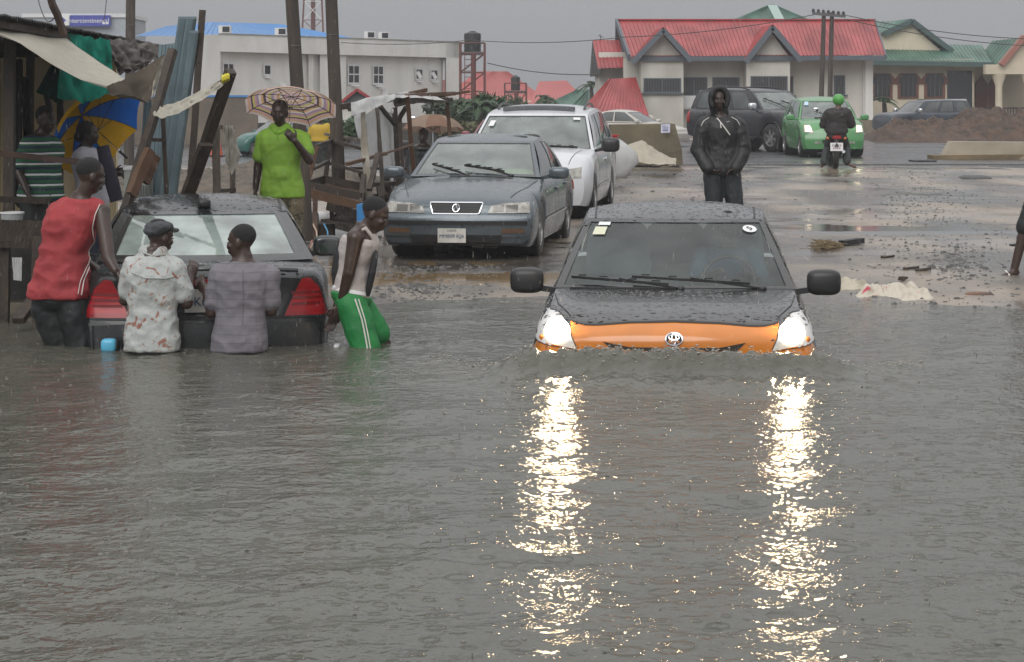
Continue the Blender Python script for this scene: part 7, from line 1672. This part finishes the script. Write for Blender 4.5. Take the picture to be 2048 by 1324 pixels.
# -- white stall ----------------------------------------------------------------
st = thing('market_stall', 'rickety timber stall with white plastic sheeting on its roof and side', 'market stall', T(790, 400, 27))
for p0, p1, w, m in ((T(722, 215, 25.8), T(742, 430, 25.6), .085, M_TIMW), (T(754, 215, 26.6), T(768, 412, 26.6), .05, M_TIMG), (T(789, 215, 27.2), T(799, 390, 27.2), .07, M_TIMB), (T(814, 190, 27.0), T(828, 350, 27.2), .055, M_TIMO), (T(893, 195, 28.6), T(900, 272, 28.6), .05, M_TIMO), (T(800, 235, 28.2), T(806, 380, 28.2), .05, M_TIMB)): plank('post', p0, p1, w, w, m, st)
for p0, p1, w in ((T(700, 218, 25.6), T(790, 196, 26.8), .06), (T(782, 192, 26.8), T(908, 187, 28.9), .05), (T(800, 202, 26.9), T(902, 200, 28.6), .06), (T(682, 214, 25.6), T(706, 210, 25.7), .07), (T(780, 196, 27.6), T(852, 180, 28.2), .05), (T(868, 194, 28.4), T(938, 183, 28.8), .035)): plank('roof_pole', p0, p1, w, w, M_TIMB if w > .05 else M_TIMO, st)
for p0, p1, w, m in ((T(760, 212, 26.7), T(790, 250, 27.2), .05, M_TIMB), (T(812, 214, 27.0), T(795, 244, 27.4), .05, M_TIMB), (T(694, 328, 25.3), T(772, 307, 26.2), .055, M_TIMO), (T(770, 307, 26.2), T(828, 288, 27.0), .03, M_TIMO), (T(756, 308, 25.7), T(738, 380, 25.3), .06, M_TIMB)): plank('brace', p0, p1, w, w * .7, m, st)
part('roof_sheet', M_PLAS, st, lambda b: sheet3(b, [T(702, 205, 25.5), T(745, 193, 26.0), T(788, 188, 26.7)], [T(702, 232, 25.3), T(745, 218, 25.8), T(790, 198, 26.5)], 18, 8, -.02, .035, 9, 5), True, 180, rc=False)
part('roof_sheet', M_PLAS, st, lambda b: sheet3(b, [T(788, 187, 26.7), T(820, 182, 28.2), T(846, 180, 28.6)], [T(786, 196, 26.5), T(830, 194, 27.2), T(892, 202, 28.0)], 16, 8, 0, .06, 10, 8), True, 180, rc=False)
part('ragged_roof', M_SACK, st, lambda b: sheet3(b, [T(784, 196, 26.6), T(840, 196, 27.4), T(904, 199, 28.5)], [T(790, 216, 27.2), T(840, 204, 27.8), T(900, 206, 28.8)], 20, 6, 0, .08, 12, 12), True, 180, rc=False)
part('side_sheet', M_PLAS, st, lambda b: sheet3(b, [T(730, 228, 26.2), T(760, 212, 26.8), T(792, 232, 27.5)], [T(740, 330, 26.2), T(766, 336, 26.8), T(798, 334, 27.5)], 18, 14, 0, .05, 11, 5), True, 180, rc=False)
part('hanging_strip', M_PLAS, st, lambda b: sheet3(b, [T(706, 230, 25.4), T(722, 226, 25.5)], [T(716, 275, 25.4), T(722, 278, 25.5)], 6, 8, 0, .03, 13), True, 180, rc=False)
part('low_shelf', M_TIMB, st, lambda b: (b.bar(T(690, 336, 26.5), T(800, 338, 27.4), .25, .03), b.bar(T(690, 372, 26.6), T(800, 366, 27.4), .2, .05)))
for i, (px, py, d) in enumerate(((784, 222, 26.6), (858, 212, 27.9))):
    part('light_bulb', M_WHITE, st, lambda b: (b.sbox(T(px, py, d), (.02, .02, .035), .9), b.tube([T(px, py - 6, d), T(px + 2, py - 22, d)], .004, 4)), True)
solo('timber_pile', 'heap of dark broken timbers lying under the stall', 'timber', M_TIMB, lambda b: [b.bar(T(random.uniform(690, 770), random.uniform(385, 410), random.uniform(26, 27.5)), T(random.uniform(730, 810), random.uniform(372, 402), random.uniform(26, 27.5)), random.uniform(.05, .1), .05) for _ in range(9)]).__setitem__('kind', 'stuff')
# -- concrete block with notice, sacks, barrels -------------------------------
cb = thing('concrete_block', 'big weathered concrete block with a paper notice, behind the sacks', 'concrete block', P(1300, 325, 46.0))
part('block', mat('mossy_concrete', (.135, .112, .066), .85, var=.55, vs=1.6, col2=(.075, .064, .042), bump=.5, bs=12), cb, lambda b: b.prism([P(1222, 330, 45.4), P(1366, 330, 45.4), P(1364, 300, 45.4), P(1350, 248, 45.6), P(1222, 250, 45.6)], (0, 1.1, 0)))
no = part('notice', mat('paper_notice', (.50, .50, .62), .7), cb, lambda b: b.prism([P(1322, 266, 45.3), P(1340, 265, 45.3), P(1340, 248, 45.35), P(1322, 249, 45.35)], (0, .012, 0)))
text('notice_text', 'SELL', .075, M_INK, no, Matrix.Translation(P(1331, 253, 45.28)) @ Matrix.Rotation(R(90), 4, 'X'), .001); part('notice_lines', M_INK, no, lambda b: [b.box(P(1331, y, 45.28), (.06, .002, .006)) for y in (258, 261)], kind='stuff')
bt = thing('barrel', 'blue topped drum with a red bucket upside down on it behind the white people carrier', 'drum', P(1226, 320, 41)); d = 41
part('drum', mat('pale_drum', (.28, .29, .27), .6, var=.5), bt, lambda b: b.lathe([(.10, 0), (.105, .3), (.10, .62), (.001, .62)], (P(1226, 320, d).x, d, .22), (0, 0, 1), 16), True); part('drum_top', mat('dull_blue', (.10, .20, .30), .5), bt, lambda b: b.lathe([(.11, .60), (.11, .68), (.001, .68)], (P(1226, 320, d).x, d, .22), (0, 0, 1), 16))
bt2 = thing('bucket', 'red plastic bucket on the blue topped drum', 'bucket', (P(1226, 278, d).x, d, .90)); addp(bt2, 'pail', mat('red_plastic', (.42, .03, .03), .4), lambda b: b.lathe([(.001, .15), (.085, .15), (.105, .0), (.098, 0), (.08, .13)], (0, 0, .0), (0, 0, 1), 18)); addp(bt2, 'rim', mat('red_plastic', (.42, .03, .03)), lambda b: b.lathe([(.10, .14), (.115, .14), (.115, .165), (.1, .165)], (0, 0, 0), (0, 0, 1), 18, True))
solo('plastic_sack', 'bulging white plastic sack leaning behind the white people carrier', 'sack', M_PLAS, lambda b: (b.rings([[P(1240, 356, 38) + V((math.cos(t) * r * 1.15, math.sin(t) * r * .7, z)) + V((sh, 0, 0)) + V((1, 1, 1)) * .03 * noise.noise(V((math.cos(t) * 2, z * 5, math.sin(t) * 2))) for t in np.linspace(0, 6.28, 21)[:-1]] for r, z, sh in ((.12, .0, -.02), (.17, .12, .0), (.24, .28, .06), (.25, .42, .02), (.20, .55, -.05), (.10, .66, -.10), (.03, .70, -.12))])), True, 180)
for lab, a, c in (('crumpled beige tarpaulin lying on the mud before the concrete block', [(1258, 288), (1284, 280), (1310, 298), (1338, 318)], [(1250, 322), (1290, 326), (1316, 330), (1350, 328)]), ('flat pale sacking at the foot of the concrete block', [(1296, 316), (1330, 318), (1352, 318)], [(1300, 330), (1330, 334), (1352, 330)])):
    solo('sacking', lab, 'tarpaulin', cloth2('beige_sacking', (.46, .42, .34), .15), lambda b: sheet3(b, [P(*p, 42.5) for p in a], [P(*p, 41.2) for p in c], 18, 10, -.06, .08, 14, 8), True, 180)
# -- concrete barrier on the right, slab, stone -------------------------------
jb = thing('concrete_barrier', 'long pale concrete barrier lying on its stepped base at the right edge', 'concrete barrier', P(1960, 325, 50)); D = 50.0
M_BAR = mat('pale_concrete', (.40, .345, .265), .8, var=.3, vs=1.5, bump=.3)
part('upper_slab', M_BAR, jb, lambda b: b.prism([P(1888, 312, D), P(2120, 312, D), P(2120, 285, D), P(1904, 283, D)], (0, .5, 0))); part('base_slab', mat('damp_concrete', (.22, .16, .085), .8, var=.4, vs=2, bump=.3), jb, lambda b: b.prism([P(1866, 325, D - .25), P(2025, 325, D - .25), P(2060, 318, D - .25), P(2060, 309, D - .25), P(1866, 311, D - .25)], (0, .7, 0)))
part('base_slab', M_BAR, jb, lambda b: b.prism([P(2032, 324, D - .3), P(2130, 318, D - .3), P(2130, 302, D - .3), P(2062, 302, D - .3)], (0, .3, 0)))
solo('paving_slab', 'thin dark slab lying at the road edge before the barrier', 'slab', M_RUB, lambda b: b.box(P(1845, 323, 48.2), (.26, .3, .03)))
solo('stone_block', 'oblong pale grey block on the gravel at the right', 'stone', mat('pale_block', (.42, .42, .41), .7, var=.2), lambda b: b.box(P(1918, 350, 43.2), (.19, .10, .055), Matrix.Rotation(R(-6), 3, 'Y')))
for i, (px, py, w) in enumerate(((1975, 345, .55), (2015, 340, .5), (1950, 360, .3))): solo('tarmac_chunk', ['long dark chunk of broken tarmac beside the pale block', 'dark chunk of broken tarmac at the right edge', 'small dark chunk of tarmac below the pale block'][i], 'tarmac', mat('dark_tarmac', (.05, .047, .045), .5, bump=.8, bs=12), lambda b: b.sbox(G(px, py, .22), (w, .4, .09), .6), True)
# ---------------------------------------------------------------- litter, splashes, rain, haze
def crumple(b, pxs, pys, h, seed, n=(44, 18)):
    """cloth lying in folds on the mud: outline from two chains on the ground"""
    lo = [G(x, y, .03) for x, y in pxs]; hi = [G(x, y, .03) for x, y in pys]
    def f(u, v):
        p = poly_at(lo, u).lerp(poly_at(hi, u), v); e = min(1, 5 * v, 5 * (1 - v), 8 * u, 8 * (1 - u))
        k = abs(noise.noise(V((u * 5, v * 2.2 + u * 2, seed)))) * 1.9 + .5 * abs(noise.noise(V((u * 14, v * 5, seed + 3)))) + .25
        p.z = max(gz(p.x, p.y), 0) - .012 + h * e * k; p.x += .04 * noise.noise(V((u * 6, v * 6, seed + 9))); p.y += .10 * noise.noise(V((u * 5, v * 3, seed + 7))); return p
    b.grid(f, *n)
solo('rag', 'cream rag lying half buried in the mud right of the taxi mirror', 'rag', cloth2('cream_rag', (.52, .47, .38), .1), lambda b: crumple(b, [(1640, 584), (1690, 580), (1748, 580)], [(1645, 574), (1690, 562), (1735, 570)], .06, 1), True, 180)
M_RAG2 = spotted('red_spotted_rag', (.50, .45, .37), (.45, .06, .09), 3.2, .64, .8)
solo('rag', 'twisted cream cloth with red patches lying on the muddy water edge', 'rag', M_RAG2, lambda b: crumple(b, [(1706, 592), (1760, 590), (1800, 598), (1872, 594)], [(1722, 582), (1768, 570), (1812, 572), (1858, 586)], .075, 4), True, 180)
solo('straw_clump', 'clump of sodden straw beside the black plank on the mud', 'straw', mat('sodden_straw', (.26, .19, .10), .7, var=.6, vs=9), lambda b: ([b.sbox(G(x, y, .07) + V((0, 0, .01)), (w, .12, h), .9, None, 10, 6) for x, y, w, h in ((1645, 497, .10, .03), (1662, 494, .10, .045))], [b.bar(c_ + V((-.12 * math.cos(a_), -.1 * math.sin(a_), 0)), c_ + V((.12 * math.cos(a_), .1 * math.sin(a_), random.uniform(-.02, .04))), .008) for c_, a_ in ((G(random.gauss(1655, 11), random.gauss(496, 2), .07) + V((0, 0, random.uniform(0, .06))), random.uniform(0, 3.1)) for _ in range(110))])).__setitem__('kind', 'stuff')
solo('plank', 'short black plank lying beside the clump of straw', 'plank', M_RUB, lambda b: b.bar(G(1684, 495, .06) + V((0, 0, .05)), G(1722, 491, .06) + V((0, 0, .06)), .10, .06))
for i, (px, py, dx) in enumerate(((1782, 487, 16), (1775, 518, 20), (1822, 541, 26), (1846, 544, 24), (1806, 561, 10))): solo('twig', ['dark bit of wood on the mud above the gravel patch', 'dark splinter with a forked end on the mud', 'dark flat chip among the gravel, nearest the rags', 'dark flat chip among the gravel on the right', 'small dark lump just above the red patched rag'][i], 'debris', M_TIMB, lambda b: b.bar(G(px - dx / 2, py, .05) + V((0, 0, .015)), G(px + dx / 2, py - 2, .05) + V((0, 0, .02)), .05, .03, jit=.008))
solo('orange_peel', 'dark and orange scrap of litter on the wet mud at the right', 'litter', mat('orange_scrap', (.22, .10, .05), .6, var=.9, vs=12, col2=(.03, .03, .03)), lambda b: b.sbox(G(1958, 589, .02), (.13, .08, .025), .8), True, 180)
fl = thing('floating_bottle', 'light blue plastic cup floating beside the soaked trousers', 'cup', P(218, 700, 15.45)); fl.location.z = .02; ROOTM[fl.name] = Matrix.Translation(fl.location)
addp(fl, 'cup', mat('light_blue_plastic', (.10, .42, .62), .3), lambda b: b.sbox((0, 0, .02), (.056, .05, .05), .55)); addp(fl, 'dark_side', M_RUB, lambda b: b.sbox((.052, .02, .015), (.02, .045, .045), .6))
solo('foam_tray', 'broken white foam tray floating beside the black saloon', 'foam tray', mat('white_foam', (.62, .62, .62), .6), lambda b: (b.sbox(P(688, 694, 15.75) + V((0, 0, -.03)), (.085, .10, .03), .5, Matrix.Rotation(R(24), 3, 'Y')), b.sbox(P(706, 704, 15.65) + V((0, 0, -.03)), (.05, .06, .016), .5)), True)
# foam and splashes of the bow wave, drops striking the water
M_FOAM = mat('water_froth', (.30, .285, .25), .06, spec=.8)
r = random.Random(5)
def wz(x, y): return float(wfun(np.array([[x, x]]), np.array([[y, y]]))[0, 0])
def froth(b):
    c, s_ = math.cos(TYAW), math.sin(TYAW)
    for _ in range(600):
        u = r.gauss(0, .55); u = max(-1.25, min(1.25, u)); v = r.gauss(.24 - .10 * u * u, .06)
        if r.random() < .3: u = r.choice((-1, 1)) * r.uniform(.95, 1.7); v = .05 - (abs(u) - 1.0) + r.gauss(0, .07)
        x, y = TAXI.x + u * c + v * s_, TAXI.y + u * s_ - v * c
        k = .0022 * (3.0 ** r.random()); b.sbox((x, y, wz(x, y) + r.random() ** 3 * .03), (k * r.uniform(1, 2.6), k, k * .7), 1, None, 6, 4)
tag(part('froth', M_FOAM, None, froth, True, 180), kind='stuff')
M_SPL = mat('splash_water', (.13, .12, .105), .04, spec=.7)
def splash(b):
    for _ in range(1500):
        y = 5.6 * (20 / 5.6) ** (r.random() ** .75); x = r.uniform(-.26, .26) * y; z = wz(x, y); k = r.uniform(.45, 1.0)
        t = r.random()
        if t < .5: b.lathe([(.007 * k, .0), (.0105 * k, .0045 * k), (.012 * k, -.001)], (x, y, z), (0, 0, 1), 8, False)
        elif t < .57: b.lathe([(.0045 * k, -.002), (.002 * k, .012 * k), (.0032 * k, .019 * k), (.0005, .023 * k)], (x, y, z), (0, 0, 1), 6)
        else: b.sbox((x, y, z), (.010 * k, .010 * k, .006 * k), 1, None, 8, 4)
tag(part('rain_splashes', M_SPL, None, splash, True, 180), kind='stuff')
def flecks(b):
    for _ in range(150):
        y = 6 * (18 / 6) ** r.random(); x = r.uniform(-.26, .26) * y; k = .004 + .012 * r.random() ** 3; a = r.uniform(0, 3.1)
        b.add([(x + k * math.cos(t + a) * r.uniform(.6, 1.4), y + k * math.sin(t + a), wz(x, y) + .003) for t in (0, 1.2, 2.5, 3.8, 5)], [(0, 1, 2, 3, 4)])
tag(part('floating_litter', mat('dark_leaf_litter', (.035, .03, .02), .5), None, flecks), kind='stuff')
def rainf(b):
    for _ in range(4600):
        y = 10.5 * (46 / 10.5) ** r.random(); x = r.uniform(-.26, .26) * y; z = r.uniform(max(gz(x, y, False), 0) + .05, 3.2)
        L = r.uniform(.010, .034); w = r.uniform(.0005, .0010) * (.6 + y / 20); dx = L * .05
        b.add([(x - w, y, z), (x + w, y, z), (x, y + w, z), (x + dx, y, z + L), (x + dx * .5, y, z - L * .25)], [(0, 1, 3), (1, 2, 3), (2, 0, 3), (1, 0, 4), (2, 1, 4), (0, 2, 4)])
m = bpy.data.materials.new('falling_water'); m.use_nodes = True; t = m.node_tree; t.nodes.clear(); o = t.nodes.new('ShaderNodeOutputMaterial'); a = t.nodes.new('ShaderNodeBsdfTransparent'); d_ = t.nodes.new('ShaderNodeBsdfTranslucent'); d_.inputs[0].default_value = (.9, .9, .92, 1); x_ = t.nodes.new('ShaderNodeMixShader'); x_.inputs[0].default_value = .30
t.links.new(a.outputs[0], x_.inputs[1]); t.links.new(d_.outputs[0], x_.inputs[2]); t.links.new(x_.outputs[0], o.inputs[0])
tag(part('rain', m, None, rainf), kind='stuff')
hb_ = MB(); hb_.box((0, 85, 6.2), (85, 92, 7.6)); hz = hb_.build('haze', [])
m = bpy.data.materials.new('rain_haze'); m.use_nodes = True; t = m.node_tree; t.nodes.clear(); o = t.nodes.new('ShaderNodeOutputMaterial'); v = t.nodes.new('ShaderNodeVolumePrincipled'); v.inputs['Color'].default_value = (.90, .90, .93, 1); v.inputs['Density'].default_value = .0011; v.inputs['Anisotropy'].default_value = .2
t.links.new(v.outputs[0], o.inputs['Volume']); hz.data.materials.append(m); hz['kind'] = 'stuff'
